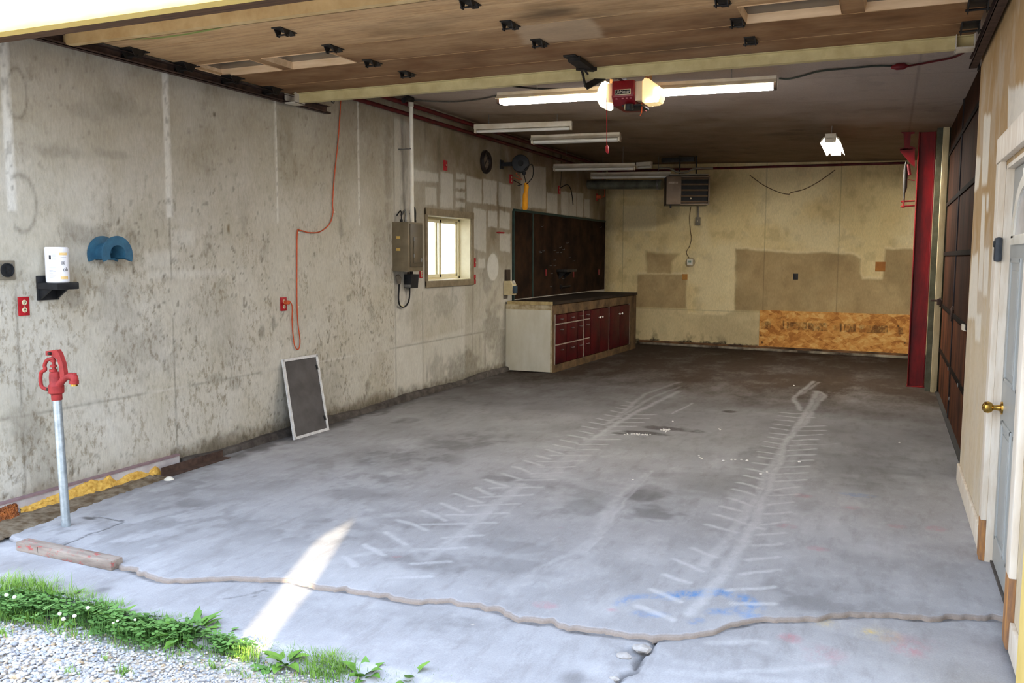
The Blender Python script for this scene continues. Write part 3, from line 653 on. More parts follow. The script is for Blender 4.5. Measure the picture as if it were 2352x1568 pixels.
# ceiling
NXc, NYc = 300, 620
xs = np.linspace(-5.0, .8, NXc); ys = np.linspace(FY, 15.95, NYc); X, Y = np.meshgrid(xs, ys, indexing='ij'); Z = 3.30 - .033 * (X + 4.91)
f1 = fbm(X * .8, Y * 1.3, 401, 5); f2 = fbm(X * 4, Y * 4, 411, 5)
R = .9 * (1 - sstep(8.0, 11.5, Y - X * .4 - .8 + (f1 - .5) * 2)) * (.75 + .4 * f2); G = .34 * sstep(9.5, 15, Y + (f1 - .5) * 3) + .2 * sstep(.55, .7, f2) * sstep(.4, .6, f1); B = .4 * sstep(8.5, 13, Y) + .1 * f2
for px, py, rx, ry, am in ((1800, 310, .45, .25, .5), (1830, 300, .15, .1, .5), (1700, 300, .6, .6, .2), (1500, 350, .9, .9, .3)):
    p = on_z(px, py, 3.17); d = np.hypot((X - p.x) / rx, (Y - p.y) / ry) + (f2 - .5); G = np.maximum(G, am * (1 - sstep(.3, 1.2, d)))
p0 = on_z(2115, 130, 3.12); p1 = on_z(2090, 300, 3.12); G = np.maximum(G, .35 * (1 - sstep(.006, .02, np.abs(X - p0.x))))
for yy in (8.2, 9.45, 10.7, 11.95, 13.2, 14.4): G = np.maximum(G, .18 * (1 - sstep(.004, .02, np.abs(Y - yy))))
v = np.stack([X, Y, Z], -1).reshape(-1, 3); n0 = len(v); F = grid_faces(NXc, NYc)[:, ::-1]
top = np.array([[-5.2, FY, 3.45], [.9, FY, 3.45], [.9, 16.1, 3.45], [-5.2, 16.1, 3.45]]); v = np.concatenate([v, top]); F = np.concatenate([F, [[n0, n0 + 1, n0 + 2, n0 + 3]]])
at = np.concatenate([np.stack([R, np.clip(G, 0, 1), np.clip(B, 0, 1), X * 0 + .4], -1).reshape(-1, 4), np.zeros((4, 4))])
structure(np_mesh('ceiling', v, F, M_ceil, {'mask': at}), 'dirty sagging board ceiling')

# ------------------------------------------------------------------ front header, foot trims, added unseen wall that shapes the sun streak
M_siding = pm('cream_siding', S(232, 206, 124), S(222, 194, 110), 5, .6)
M_brownwood = pm('weathered_brown_wood', S(96, 70, 48), S(66, 48, 34), 14, .85, stretch=(.3, 4, 4), bump=.3)
hd = MB(); 
for k in range(6):
    z0 = 2.775 + k * .2
    hd.prism([(-7, FY - .015, z0), (-7, FY + .01, z0 + .205), (-7, FY + .06, z0 + .205), (-7, FY + .06, z0)], (9.5, 0, 0))
structure(hd.build('wall_front', M_siding, flat=True), 'cream lap siding over the garage opening')
structure(MB().box((-7, FY + .06, 2.775), (1.5, FY + .15, 3.6)).build('trim_1', M_brownwood), 'brown board behind the siding over the opening')
SUN_EL = math.radians(18); ta = math.tan(SUN_EL)
pA, pB = on_z(563, 1453, -.026), on_z(723, 1246, 0); pC, pD = on_z(632, 1458, -.026), on_z(812, 1193, 0)
saz = ((pB - pA).xy.normalized() + (pD - pC).xy.normalized()).normalized(); sdir = Vector((saz.x, saz.y, -ta)).normalized()
YW = -4.2
def back_cast(p): return p - sdir * ((p.y - YW) / sdir.y)
Lx = (pB - pA); near_l = pA - Lx * .28; Rx_ = (pD - pC); near_r = pC - Rx_ * .10
gap = [back_cast(p) for p in (near_l, pA, pB, on_z(745, 1228, 0), pD, on_z(732, 1322, 0), pC, near_r)]  # slot outline for the added wall, traced back from the streak on the floor
gx0, gx1, gz0, gz1 = min(p.x for p in gap), max(p.x for p in gap), min(p.z for p in gap), max(p.z for p in gap)
top_z = back_cast(Vector((-3.4, FY - .015, 2.80))).z
t = NT('pale_render'); M_slotwall = t.fin(t.ramp(t.noise(3, 5), [(.3, S(226, 222, 214)), (.7, S(216, 212, 204))]), .9)
bm = bmesh.new()
outer = [(-2.05, YW, -.3), (6.4, YW, -.3), (6.4, YW, top_z), (-2.05, YW, top_z)]
ov = [bm.verts.new(p) for p in outer]; gv = [bm.verts.new(p) for p in gap]
eds = [bm.edges.new((ov[i], ov[(i + 1) % 4])) for i in range(4)] + [bm.edges.new((gv[i], gv[(i + 1) % len(gv)])) for i in range(len(gv))]
bmesh.ops.triangle_fill(bm, use_beauty=True, edges=eds)
ext = bmesh.ops.extrude_face_region(bm, geom=bm.faces[:])
bmesh.ops.translate(bm, vec=-sdir * .12, verts=[e for e in ext['geom'] if isinstance(e, bmesh.types.BMVert)])
mb = MB(); mb.bm.free(); mb.bm = bm
structure(mb.build('added_sun_slot_wall', M_slotwall, flat=True), 'plain wall added out of view, its slot shaped to cast the sun streak')

# ------------------------------------------------------------------ light
w = bpy.data.worlds.new('sky'); sc.world = w; w.use_nodes = True; nt = w.node_tree; nt.nodes.clear()
wo = nt.nodes.new('ShaderNodeOutputWorld'); bg = nt.nodes.new('ShaderNodeBackground'); tcw = nt.nodes.new('ShaderNodeTexCoord'); sx = nt.nodes.new('ShaderNodeSeparateXYZ'); rp = nt.nodes.new('ShaderNodeValToRGB')
nt.links.new(tcw.outputs['Generated'], sx.inputs[0]); nt.links.new(sx.outputs['Z'], rp.inputs[0])
e = rp.color_ramp.elements; e[0].position = 0; e[0].color = (1.0, .97, .93, 1); e[1].position = .8; e[1].color = (.57, .72, 1.0, 1)
q = e.new(.25); q.color = (.80, .88, 1.0, 1)
nt.links.new(rp.outputs[0], bg.inputs[0]); bg.inputs[1].default_value = 2.6; nt.links.new(bg.outputs[0], wo.inputs[0])
sl = bpy.data.lights.new('sun', 'SUN'); so = bpy.data.objects.new('sun', sl); COL.objects.link(so); sl.energy = 10; sl.color = (1, .84, .58); sl.angle = math.radians(.35)
so.rotation_euler = sdir.to_track_quat('-Z', 'Y').to_euler(); so.location = (3, -8, 8)
pl = bpy.data.lights.new('sky_portal', 'AREA'); po = bpy.data.objects.new('sky_portal', pl); COL.objects.link(po); pl.shape = 'RECTANGLE'; pl.size = 5.6; pl.size_y = 2.9; pl.cycles.is_portal = True
po.location = (-2.2, FY - .1, 1.4); po.rotation_euler = (math.radians(90), 0, 0)
sc.view_settings.view_transform = 'Standard'; sc.view_settings.look = 'None'; sc.view_settings.exposure = .87; sc.view_settings.gamma = 1; sc.view_settings.use_curve_mapping = False
sc.cycles.max_bounces = 8; sc.cycles.diffuse_bounces = 6; sc.cycles.glossy_bounces = 3; sc.cycles.transmission_bounces = 4; sc.cycles.transparent_max_bounces = 6
sc.cycles.use_denoising = True; sc.cycles.sample_clamp_indirect = 8

# ------------------------------------------------------------------ shared object materials
M_red = pm('red_paint', S(178, 30, 38), S(150, 24, 32), 20, .45)
M_redbeam = pm('worn_red_steel', S(128, 14, 19), S(92, 11, 15), 7, .42, stretch=(2, 2, .4))
M_darkred = pm('dark_red_paint', S(120, 26, 32), S(84, 18, 24), 9, .5)
M_redpipe = pm('dull_red_pipe', S(96, 16, 22), S(66, 12, 16), 12, .5)
M_galv = pm('galvanised_steel', S(190, 200, 204), S(160, 170, 176), 26, .38, .75)
M_steel = pm('plain_steel', S(150, 150, 148), S(118, 116, 112), 30, .4, .7)
M_darksteel = pm('oily_dark_steel', S(52, 48, 44), S(34, 30, 28), 16, .55, .4)
M_rust = pm('rusty_brown_steel', S(92, 72, 62), S(60, 46, 40), 14, .7, .2)
M_black = pm('black_plastic', S(34, 35, 38), S(22, 23, 26), 18, .5)
M_blackrub = pm('black_rubber', S(28, 27, 26), S(18, 17, 17), 18, .7)
M_white = pm('white_enamel', S(226, 222, 210), S(212, 206, 190), 8, .45)
M_offwhite = pm('aged_white_paint', S(206, 200, 186), S(184, 174, 154), 10, .6)
M_cream = pm('cream_paint', S(210, 196, 156), S(188, 172, 132), 9, .6)
M_ivory = pm('ivory_plastic', S(222, 212, 176), S(206, 194, 158), 20, .45)
M_orange = pm('orange_cord_jacket', S(204, 92, 50), S(176, 74, 40), 30, .5)
M_yellow = pm('yellow_plastic', S(236, 164, 26), S(220, 144, 20), 14, .5)
M_greybox = pm('grey_enamelled_steel', S(136, 128, 112), S(116, 108, 94), 7, .45, .1)
M_wood = pm('pale_pine', S(206, 172, 128), S(184, 148, 104), 8, .7, stretch=(.4, 3, 3))
M_tanply = pm('tan_plywood', S(178, 142, 100), S(150, 112, 74), 5, .75, stretch=(.4, 2.4, 2.4))
M_brass = pm('polished_brass', S(206, 166, 84), S(176, 138, 64), 20, .22, 1)
M_grn = pm('dark_green_cable', S(62, 68, 60), S(46, 50, 46), 20, .6)
M_greycab = pm('grey_cable', S(96, 90, 82), S(72, 68, 62), 20, .6)

# ------------------------------------------------------------------ concrete kerb, flashing and foam along the left wall foot
M_kerb = pm('dirty_kerb_concrete', S(92, 86, 80), S(58, 52, 48), 9, .9, bump=.4)
kb = MB(); yk = np.linspace(5.0, 11.25, 70)
prev = None
for i, y in enumerate(yk):
    h = .062 + .014 * math.sin(y * 3.1) + random.uniform(-.006, .006); wv = .055 + random.uniform(-.006, .006)
    ring = [kb.bm.verts.new(p) for p in ((LX, y, h), (LX + wv - .012, y, h - .004), (LX + wv, y, h - .02), (LX + wv + .008, y, -.002), (LX, y, -.002))]
    if prev:
        for k in range(5): kb.bm.faces.new((prev[k], prev[(k + 1) % 5], ring[(k + 1) % 5], ring[k]))
    else: kb.bm.faces.new(ring)
    prev = ring
kb.bm.faces.new(prev[::-1]); structure(kb.build('baseboard_left', M_kerb), 'rough dark concrete kerb along the left wall foot')
fl0, fl1 = on_x(0, 1159, LX + .02), on_x(411, 1046, LX + .02); fb0, fb1 = on_x(0, 1200, LX + .02), on_x(413, 1075, LX + .02)
M_flash = pm('mauve_grey_flashing', S(196, 192, 190), S(172, 164, 166), 9, .6); M_flashtop = pm('mauve_flashing_edge', S(148, 124, 126), S(128, 106, 108), 14, .6)
zt = (fl0.z + fl1.z) / 2
fs = MB().box((LX + .001, FY, zt - .10), (LX + .025, fl1.y, zt)).build('trim_2', M_flash); structure(fs, 'pale metal flashing strip low on the left wall')
structure(MB().box((LX + .001, FY, zt), (LX + .032, fl1.y, zt + .014)).build('trim_3', M_flashtop), 'mauve top edge of the flashing strip')
def foot_ledge():
    m = MB(); prev = None
    L = [on_z(*p) for p in ((-30, 1250), (30, 1228), (120, 1194), (185, 1168), (245, 1146), (310, 1123), (375, 1103), (392, 1098))]
    P = [L[min(int(f), 6)].lerp(L[min(int(f), 6) + 1], f - min(int(f), 6)) for f in np.linspace(0, 7, 60)]
    for p in P:
        x = p.x + random.uniform(-.012, .012); h = .010 + random.uniform(-.004, .005)
        ring = [m.bm.verts.new(q) for q in ((LX + .001, p.y, h + .01), (LX + .02, p.y, h + .008), (LX + .03, p.y, h + .004), (x - .02, p.y, h - .004), (x, p.y, -.004), (LX + .001, p.y, -.03))]
        if prev:
            for k in range(6): m.bm.faces.new((prev[k], prev[(k + 1) % 6], ring[(k + 1) % 6], ring[k]))
        else: m.bm.faces.new(ring)
        prev = ring
    m.bm.faces.new(prev[::-1]); return m
structure(foot_ledge().build('trim_4', pm('raw_foot_concrete', S(128, 116, 98), S(82, 66, 46), 16, .9, bump=.4)), 'raw concrete foot below the foam')
fo_px = [(52, 1168, 1212), (75, 1158, 1206), (100, 1148, 1198), (140, 1132, 1190), (190, 1112, 1180), (215, 1099, 1168), (235, 1104, 1158), (258, 1088, 1152), (272, 1104, 1148), (300, 1088, 1141), (325, 1080, 1136), (345, 1086, 1128), (362, 1068, 1114), (376, 1082, 1102)]
def foam(name, pxs, mat, lab):
    fm = MB(); gu = 60; gv = 14; rows = []
    L = [(on_x(a, b, LX + .05), on_x(a, c, LX + .10)) for a, b, c in pxs]
    for i in range(gu + 1):
        f = i / gu * (len(L) - 1); k = min(int(f), len(L) - 2); q = f - k
        a = L[k][0].lerp(L[k + 1][0], q); b = L[k][1].lerp(L[k + 1][1], q); row = []
        for j in range(gv + 1):
            s = j / gv; p = b.lerp(a, s); d = math.sin(PI * min(max(s, 0), 1)) ** .5
            lump = random.uniform(-.009, .009) if 0 < j < gv else random.uniform(-.004, .004)
            row.append(fm.bm.verts.new(((LX + .10 - .065 * s if j else LX + .03) + lump - (.02 if j == gv else 0), p.y + random.uniform(-.004, .004), p.z + random.uniform(-.006, .006))))
        rows.append(row)
    for i in range(gu):
        for j in range(gv): fm.bm.faces.new((rows[i][j], rows[i + 1][j], rows[i + 1][j + 1], rows[i][j + 1]))
    o = fm.build(name, mat, angle=1.2); return tag(o, lab, 'foam')
foam('foam_strip', fo_px, pm('yellowed_spray_foam', S(222, 182, 92), S(188, 142, 60), 40, .85, bump=.8), 'lumpy yellow spray foam under the flashing behind the hydrant')
foam('foam_lump', [(-12, 1176, 1206), (6, 1168, 1204), (20, 1162, 1198), (34, 1157, 1196), (45, 1156, 1190)], pm('rust_brown_foam', S(166, 96, 44), S(112, 66, 40), 26, .9, bump=.8), 'rust brown foam lump at the near end of the yellow foam')
# rusty angle iron on the floor
a0, a1 = on_z(392, 1096), on_z(532, 1052)
ang = MB(); ang.beam(a0 + V(-.05, 0, .004), a1 + V(-.05, 0, .004), .08, .007); ang.beam(a0 + V(-.088, 0, .03), a1 + V(-.088, 0, .03), .007, .06)
tag(ang.build('angle_iron', M_rust), 'rusty brown angle iron lying along the left wall foot', 'angle iron')
sh = on_z(388, 1101); s_ = MB().lathe([(0, .022), (.016, .019), (.030, .009), (.036, 0)], sh, n=18)
tag(s_.build('plastic_cap', M_white), 'small white dome cap on the floor by the angle iron', 'cap')

# ------------------------------------------------------------------ yard hydrant
hb = on_z(152, 1208); ht = on_y(130, 905, hb.y)
hyd = thing('yard_hydrant', 'red cast head water hydrant on a leaning galvanised standpipe', 'hydrant', hb)
axh = (ht - hb).normalized(); hx = Vector((_r[0], _d[0], 0)) ; hx = Vector((.918, .396, 0)).normalized(); hyv = axh.cross(hx)
MB().cyl(hb, ht, .025, n=20).build('standpipe', M_galv, hyd)
M_hred = pm('weathered_red_casting', S(160, 48, 46), S(128, 38, 38), 18, .6, bump=.2)
def hp(a, h, d=0): return hb + axh * h + hx * a + hyv * d
H0 = (ht - hb).length
mpp = .0026 * 1.0
def hpx(x, y, d=0):   # picture crop coordinates of the head, laid in the plane of the standpipe
    p = on_y(60 + x / 3.41, 780 + y / 3.41, hb.y); return p + Vector((0, 1, 0)) * d
head = MB(); head.lathe([(.028, -.035), (.03, -.03), (.03, .0), (.042, .008), (.044, .05), (.034, .062), (.034, .1), (.03, .13), (0, .135)], ht, axh, 20); head.build('head_casting', M_hred, hyd)
sp = MB(); sp.tube(spline([hpx(245, 370), hpx(280, 325), hpx(320, 292), hpx(365, 288), hpx(378, 305), hpx(376, 335)], 6), [.032, .029, .026, .023, .021, .020, .020, .019, .019, .018, .018, .018, .018, .018, .018, .022, .022, .022, .022, .022, .022, .022, .022, .022, .022, .022, .022, .022, .022, .022, .022][:31], 12)
sp.tube([hpx(378, 290), hpx(383, 262)], .010, 8); sp.cyl(hpx(376, 320), hpx(376, 345), .026, n=14); spo = sp.build('spout', M_hred, hyd)
MB().cyl(hpx(376, 340), hpx(377, 362), .019, n=14).build('hose_thread', M_brass, hyd)
arm = MB()
arm.prism([hpx(168, 88, -.014), hpx(255, 76, -.014), hpx(275, 110, -.014), hpx(300, 180, -.014), hpx(318, 290, -.014), hpx(282, 310, -.014), hpx(272, 200, -.014), hpx(255, 150, -.014), hpx(215, 125, -.014), hpx(168, 120, -.014)], (0, .028, 0)); arm.build('lever_bracket', M_hred, hyd)
hl = MB(); hl.tube(spline([hpx(215, 145), hpx(165, 160), hpx(145, 200), hpx(150, 235), hpx(120, 255), hpx(112, 310), hpx(122, 365), hpx(155, 385), hpx(198, 384)], 5), .011, 10); hl.build('pump_handle', M_hred, hyd)
rod = MB(); rod.cyl(hpx(212, 100), hpx(222, 330), .010, n=10)
for yy, r in ((165, .016), (205, .019), (240, .022), (275, .019)): rod.cyl(hpx(213, yy - 9), hpx(214, yy + 9), r, n=12)
rod.build('plunger_rod', M_hred, hyd)
for (x, y) in ((210, 105), (200, 384), (240, 420)): MB().cyl(hpx(x, y, -.03), hpx(x, y, .02), .009, n=8).build('bolt', M_darksteel, hyd)

# ------------------------------------------------------------------ wall bracket, wipes tub, hose hanger
cw = crop(0, 520, 7.128)
def wl(x, y, off=0.0, cr=cw):
    return on_x(*cr(x, y), LX + off)
pb = wl(900, 960, .09)
br = thing('wall_shelf_bracket', 'black plastic towel rest screwed to the wall under the wipes tub', 'bracket', (LX, pb.y, pb.z - .1))
ya, yb_ = wl(640, 950, .03).y, wl(1130, 950, .10).y; zc = wl(900, 950, .1).z
m_ = MB(); m_.box((LX + .002, ya, zc - .10), (LX + .02, ya + .15, zc + .055), .004); m_.prism([(LX + .01, ya + .01, zc - .1), (LX + .01, ya + .01, zc - .01), (LX + .15, ya + .01, zc - .01)], (0, .012, 0)); m_.prism([(LX + .01, ya + .13, zc - .1), (LX + .01, ya + .13, zc - .01), (LX + .15, ya + .13, zc - .01)], (0, .012, 0)); m_.build('bracket_plate', M_black, br)
m_ = MB(); m_.box((LX + .005, ya, zc - .03), (LX + .19, ya + .16, zc + .012), .006); m_.box((LX + .03, ya + .15, zc - .025), (LX + .13, ya + .20, zc + .008), .005); m_.box((LX + .04, ya + .19, zc - .022), (LX + .1, ya + .235, zc + .012), .006); m_.build('shelf_tray', M_black, br)
tb = on_x(133, 643, LX + .10); zt0 = zc + .012
tub = thing('wipes_tub', 'white round tub of hand wipes standing on the black bracket', 'tub', (LX + .1, tb.y, zt0))
hgt = .222; rt = .068
M_tub = pm('white_tub_plastic', S(236, 236, 240), S(228, 228, 232), 5, .35)
MB().lathe([(0, 0), (rt - .006, 0), (rt, .006), (rt, hgt - .03), (rt - .001, hgt - .028)], tub.location, n=36).build('tub_body', M_tub, tub)
MB().lathe([(rt + .001, hgt - .03), (rt + .002, hgt - .008), (rt - .004, hgt), (0, hgt)], tub.location, n=36).build('lid', M_tub, tub)
aim = math.atan2(0 - tub.location.y, 0 - tub.location.x)
def on_tub(me_or_pts, name, mat, label=None):
    o = MB()
    for poly in me_or_pts:
        o.bm.faces.new([o.bm.verts.new((tub.location.x + (rt + .0012) * math.cos(aim + x / rt), tub.location.y + (rt + .0012) * math.sin(aim + x / rt), tub.location.z + z)) for x, z in poly])
    r = o.build(name, mat, tub, flat=True)
    if label: r['label'] = label
    return r
def strip(x0, x1, z0, z1, n=6): return [[(x0 + (x1 - x0) * i / n, z0), (x0 + (x1 - x0) * (i + 1) / n, z0), (x0 + (x1 - x0) * (i + 1) / n, z1), (x0 + (x1 - x0) * i / n, z1)] for i in range(n)]
M_print = pm('grey_print', S(176, 178, 184), S(160, 162, 170), 60, .6); M_dark = pm('dark_print', S(40, 40, 46), S(30, 30, 36), 60, .6); M_gold = pm('golden_label', S(232, 190, 110), S(240, 214, 160), 20, .5)
for i in range(6): on_tub(strip(-.030, -.006, .175 - .006 * i, .177 - .006 * i), 'print_line', M_print)
for i in range(9): on_tub(strip(-.048, -.008 - .008 * (i % 3), .092 - .0075 * i, .0945 - .0075 * i), 'print_line', M_print)
on_tub(strip(-.05, -.004, .186, .1875), 'print_line', M_print); on_tub(strip(.02, .058, .158, .160), 'print_line', M_print)
on_tub(strip(-.047, -.034, .145, .172), 'code_panel', M_dark)
on_tub(strip(.014, .066, .172, .188), 'gold_band', M_gold); on_tub(strip(.016, .066, .022, .040), 'gold_band', M_gold)
def tub_text(txt, size, x, z, name):
    me = text_mesh(txt, size); P = []
    for f in me.polygons: P.append([(x + me.vertices[i].co.x, z + me.vertices[i].co.y) for i in f.vertices])
    on_tub(P, name, M_dark); bpy.data.meshes.remove(me)
tub_text('ob', .036, .050, .083, 'large_lettering'); tub_text('@', .026, .034, .124, 'round_mark')
# half-round hose hanger
M_teal = pm('scuffed_teal_paint', S(52, 98, 122), S(40, 80, 104), 14, .5, bump=.2)
hc = on_x(232, 595, LX + .05)
hg = thing('hose_hanger', 'teal half-round grooved hose hanger on the left wall', 'hanger', (LX, hc.y, hc.z))
cy_, cz_ = on_x(240, 596, LX + .02).y, on_x(240, 597, LX + .06).z
R1 = .126; cz_ += .036
prof = [(R1 - .062, 0), (R1, 0), (R1, .010), (R1 - .045, .02), (R1 - .045, .115), (R1 - .002, .13), (R1, .142), (R1 - .062, .142), (R1 - .062, 0)]
MB().lathe(prof, (LX + .004, cy_, cz_), (1, 0, 0), 36, math.radians(224), math.radians(-22), ref=(0, 1, 0)).build('grooved_rim', M_teal, hg)
m_ = MB()
for an in (.45, PI - .45): m_.beam((LX + .02, cy_, cz_ + .015), (LX + .02, cy_ + .06 * math.cos(an), cz_ + .06 * math.sin(an)), .02, .03)
m_.beam((LX + .03, cy_ - .06, cz_ - .03), (LX + .03, cy_ + .06, cz_ - .03), .05, .012); m_.build('inner_ribs', M_teal, hg)
MB().box((LX + .002, cy_ - .05, cz_ - .03), (LX + .012, cy_ + .05, cz_ + .05)).build('back_plate', M_greybox, hg)

# ------------------------------------------------------------------ outlets and switch plates
def outlet(name, px, py, hw, hh, label, cat='outlet', kind='duplex', plane='L', group=None, mat=None):
    mat = mat or M_red
    if plane == 'L': c = on_x(px, py, LX); n = V(1, 0, 0); u = V(0, 1, 0)
    elif plane == 'R': c = on_x(px, py, RX); n = V(-1, 0, 0); u = V(0, -1, 0)
    else: c = on_b(px, py); n = BN; u = BU
    r = thing(name, label, cat, c, group); z = V(0, 0, 1)
    MB().obox(c + n * .006, u * hw, z * hh, n * .006, .003).build('cover_plate', mat, r)
    if kind == 'duplex':
        for s in (-1, 1):
            q = c + z * s * hh * .40 + n * .0125; m = MB(); m.lathe([(0, .003), (.0155, .003), (.0165, 0)], q, n, 20); f = m.build('receptacle_face', M_ivory, r)
            k = MB()
            for d in (-.0055, .0055): k.obox(q + n * .0035 + u * d + z * .002, u * .0016, z * .0050, n * .0012)
            k.obox(q + n * .0035 - z * .008, u * .0025, z * .0022, n * .0012); k.build('slots', M_black, f)
        MB().lathe([(0, .0035), (.003, .003), (.004, 0)], c + n * .012, n, 10).build('screw', M_steel, r)
    elif kind == 'switch':
        MB().obox(c + n * .013, u * .006, z * .012, n * .003).build('toggle_slot', M_darkred, r); MB().obox(c + n * .019 + z * .004, u * .004, z * .006, n * .009, .002).build('toggle', M_ivory, r)
        for s in (-1, 1): MB().lathe([(0, .003), (.003, .002), (.004, 0)], c + n * .012 + z * s * hh * .7, n, 8).build('screw', M_steel, r)
    elif kind == 'round':
        MB().lathe([(0, .004), (.034, .004), (.036, .010), (.042, .010), (.043, 0)], c + n * .012, n, 28).build('round_receptacle', M_black, r)
        for k in range(4):
            a = PI / 4 + k * PI / 2; MB().lathe([(0, .004), (.004, .003), (.005, 0)], c + n * .012 + (u * math.cos(a) + z * math.sin(a)) * .05, n, 8).build('screw', M_steel, r)
        k = MB()
        for a in (0, 2.1, 4.2): k.obox(c + n * .017 + (u * math.cos(a) + z * math.sin(a)) * .014, u * .003, z * .008, n * .001)
        k.build('slots', M_darksteel, r)
    return r, c, n, u
outlet('wall_outlet', 53, 703, .036, .058, 'red wall outlet with two ivory sockets below the wipes tub')
outlet('range_outlet', 13, 620, .055, .058, 'square grey plate with round black socket at the left edge', kind='round', mat=M_greybox)
outlet('wall_outlet', 650, 698, .040, .060, 'red wall outlet with an orange plug in it above the leaning screen')
outlet('switch_plate', 1022, 380, .042, .060, 'red switch plate high on the wall between conduit and clock', 'switch', 'switch')
outlet('switch_plate', 1089, 603, .030, .058, 'upper of two red switch plates right of the window', 'switch', 'switch')
outlet('switch_plate', 1089, 641, .030, .058, 'lower of two red switch plates right of the window', 'switch', 'switch')
outlet('wall_outlet', 1173, 411, .045, .062, 'red wall outlet with plugs beside the black cord reel')
outlet('wall_outlet', 1284, 436, .045, .065, 'red wall outlet with a thin hanging cord above the tool board')
outlet('wall_outlet', 1371, 453, .045, .062, 'red wall outlet with an orange plug nearest the back corner')
outlet('wall_outlet', 966, 629, .030, .045, 'red wall outlet half hidden under the breaker panel')

# ------------------------------------------------------------------ orange extension cord
pc = [(783, 226), (780, 275), (776, 330), (770, 385), (766, 430), (764, 470), (765, 488), (757, 514), (735, 532), (710, 534), (690, 529), (683, 533), (682, 600), (682, 690), (684, 740), (689, 780), (687, 799), (681, 801), (675, 785), (671, 740), (667, 705), (660, 693), (654, 694)]
pts = [on_x(x, y, LX + (.012 if 228 < y else .012)) for x, y in pc]; pts[-1].x += .03; pts[-2].x += .03; pts[-3].x += .02
cord = thing('extension_cord', 'orange extension cord stapled down the left wall into the red outlet', 'cord', (LX, pts[-1].y, pts[-1].z))
MB().tube(spline(pts, 5), .0055, 8).build('cable', M_orange, cord)
pl_ = pts[-1]; MB().box((LX + .012, pl_.y - .02, pl_.z - .018), (LX + .06, pl_.y + .016, pl_.z + .018), .008).build('plug', M_orange, cord)
for x, y in ((765, 487), (683, 534), (682, 704)):
    p = on_x(x, y, LX); MB().box((LX + .001, p.y - .010, p.z - .006), (LX + .02, p.y + .010, p.z + .006), .003).build('cable_clip', M_white, cord)
# small dark hook by the track end
p = on_x(757, 225, LX); hk = MB(); hk.tube(spline([(LX + .01, p.y - .03, p.z + .06), (LX + .03, p.y - .03, p.z - .02), (LX + .04, p.y, p.z - .05), (LX + .03, p.y + .03, p.z - .02), (LX + .01, p.y + .03, p.z + .06)], 5), .005, 6)
tag(hk.build('wire_hook', M_darksteel), 'thin dark wire loop on the wall past the track end', 'hook')

# ------------------------------------------------------------------ leaning window screen
s0, s1, s2, s3 = on_z(677, 1010), on_z(753, 988), on_x(728, 812, LX + .02), on_x(647, 827, LX + .02)
S0 = (s0 + s1) / 2; su = (s1 - s0).normalized(); S1 = (s2 + s3) / 2; sv = (S1 - S0 - su * (S1 - S0).dot(su)); hh = sv.length; sv.normalize(); hwid = (s1 - s0).length / 2; sn = su.cross(sv); skew = (S1 - S0).dot(su)
sn = sn if sn.x > 0 else -sn
scn = thing('window_screen', 'dark mesh window screen in a white frame leaning on the left wall', 'screen', S0)
def sp_(a, b, c=0): return S0 + su * (a + skew * b / hh) + sv * b + sn * c
fw = .024
m_ = MB(); T = .008
for (a0, b0, a1, b1) in ((-hwid, 0, -hwid, hh), (hwid, 0, hwid, hh)):
    m_.beam(sp_(a0, b0, 0), sp_(a1, b1, 0), fw, .018, sn)
m_.beam(sp_(-hwid - fw / 2, fw / 2, 0), sp_(hwid + fw / 2, fw / 2, 0), fw, .018, sn); m_.beam(sp_(-hwid - fw / 2, hh - fw / 2, 0), sp_(hwid + fw / 2, hh - fw / 2, 0), fw, .018, sn)
m_.build('frame', pm('chalky_white_frame', S(222, 222, 220), S(198, 194, 190), 20, .6), scn)
t = NT('dusty_mesh'); n = t.noise(5, 3); ch = t.n('ShaderNodeTexChecker'); ch.inputs['Scale'].default_value = 900; t.l(t.tc.outputs['Object'], ch.inputs[0])
M_mesh = t.fin(t.mix(t.ramp(n, [(.35, 0.), (.7, 1.)]), S(92, 88, 86), S(74, 70, 68)), .8)
m_ = MB(); m_.prism([sp_(-hwid, .01, -.002), sp_(hwid, .01, -.002), sp_(hwid, hh - .01, -.002), sp_(-hwid, hh - .01, -.002)], sn * .003); m_.build('mesh_panel', M_mesh, scn)
for b in (.12, hh - .12): MB().obox(sp_(hwid - .022, b, .006), su * .01, sv * .022, sn * .004).build('pull_tab', M_black, scn)

# ------------------------------------------------------------------ window in the left wall
M_trimp = pm('window_casing_paint', S(142, 128, 102), S(120, 106, 82), 10, .6)
M_wframe = pm('window_white_vinyl', S(236, 226, 190), S(226, 214, 176), 8, .4)
c11 = crop(880, 440, 5.6)
def cas(x, y): return on_x(*c11(x, y), LX)
t0, t1, t2, t3 = cas(515, 215), cas(1150, 285), cas(530, 1220), cas(1150, 1190)
oy0, oy1 = (t0.y + t2.y) / 2 + .02, (t1.y + t3.y) / 2; oz1, oz0 = (t0.z + t1.z) / 2, (t2.z + t3.z) / 2
wt = MB()
wt.box((LX + .001, oy0, oz0), (LX + .022, WY0 + .004, oz1), .004); wt.box((LX + .001, WY1 - .004, oz0), (LX + .022, oy1, oz1), .004)
wt.box((LX + .001, oy0, WZ1 - .004), (LX + .026, oy1, oz1 + .012), .004); wt.box((LX + .001, oy0, oz0 - .01), (LX + .026, oy1, WZ0 + .004), .004)
wnd = wt.build('window_1', M_trimp); structure(wnd, 'small sliding window with tan casing in the left wall')
rv = MB(); wx0 = LX - .22
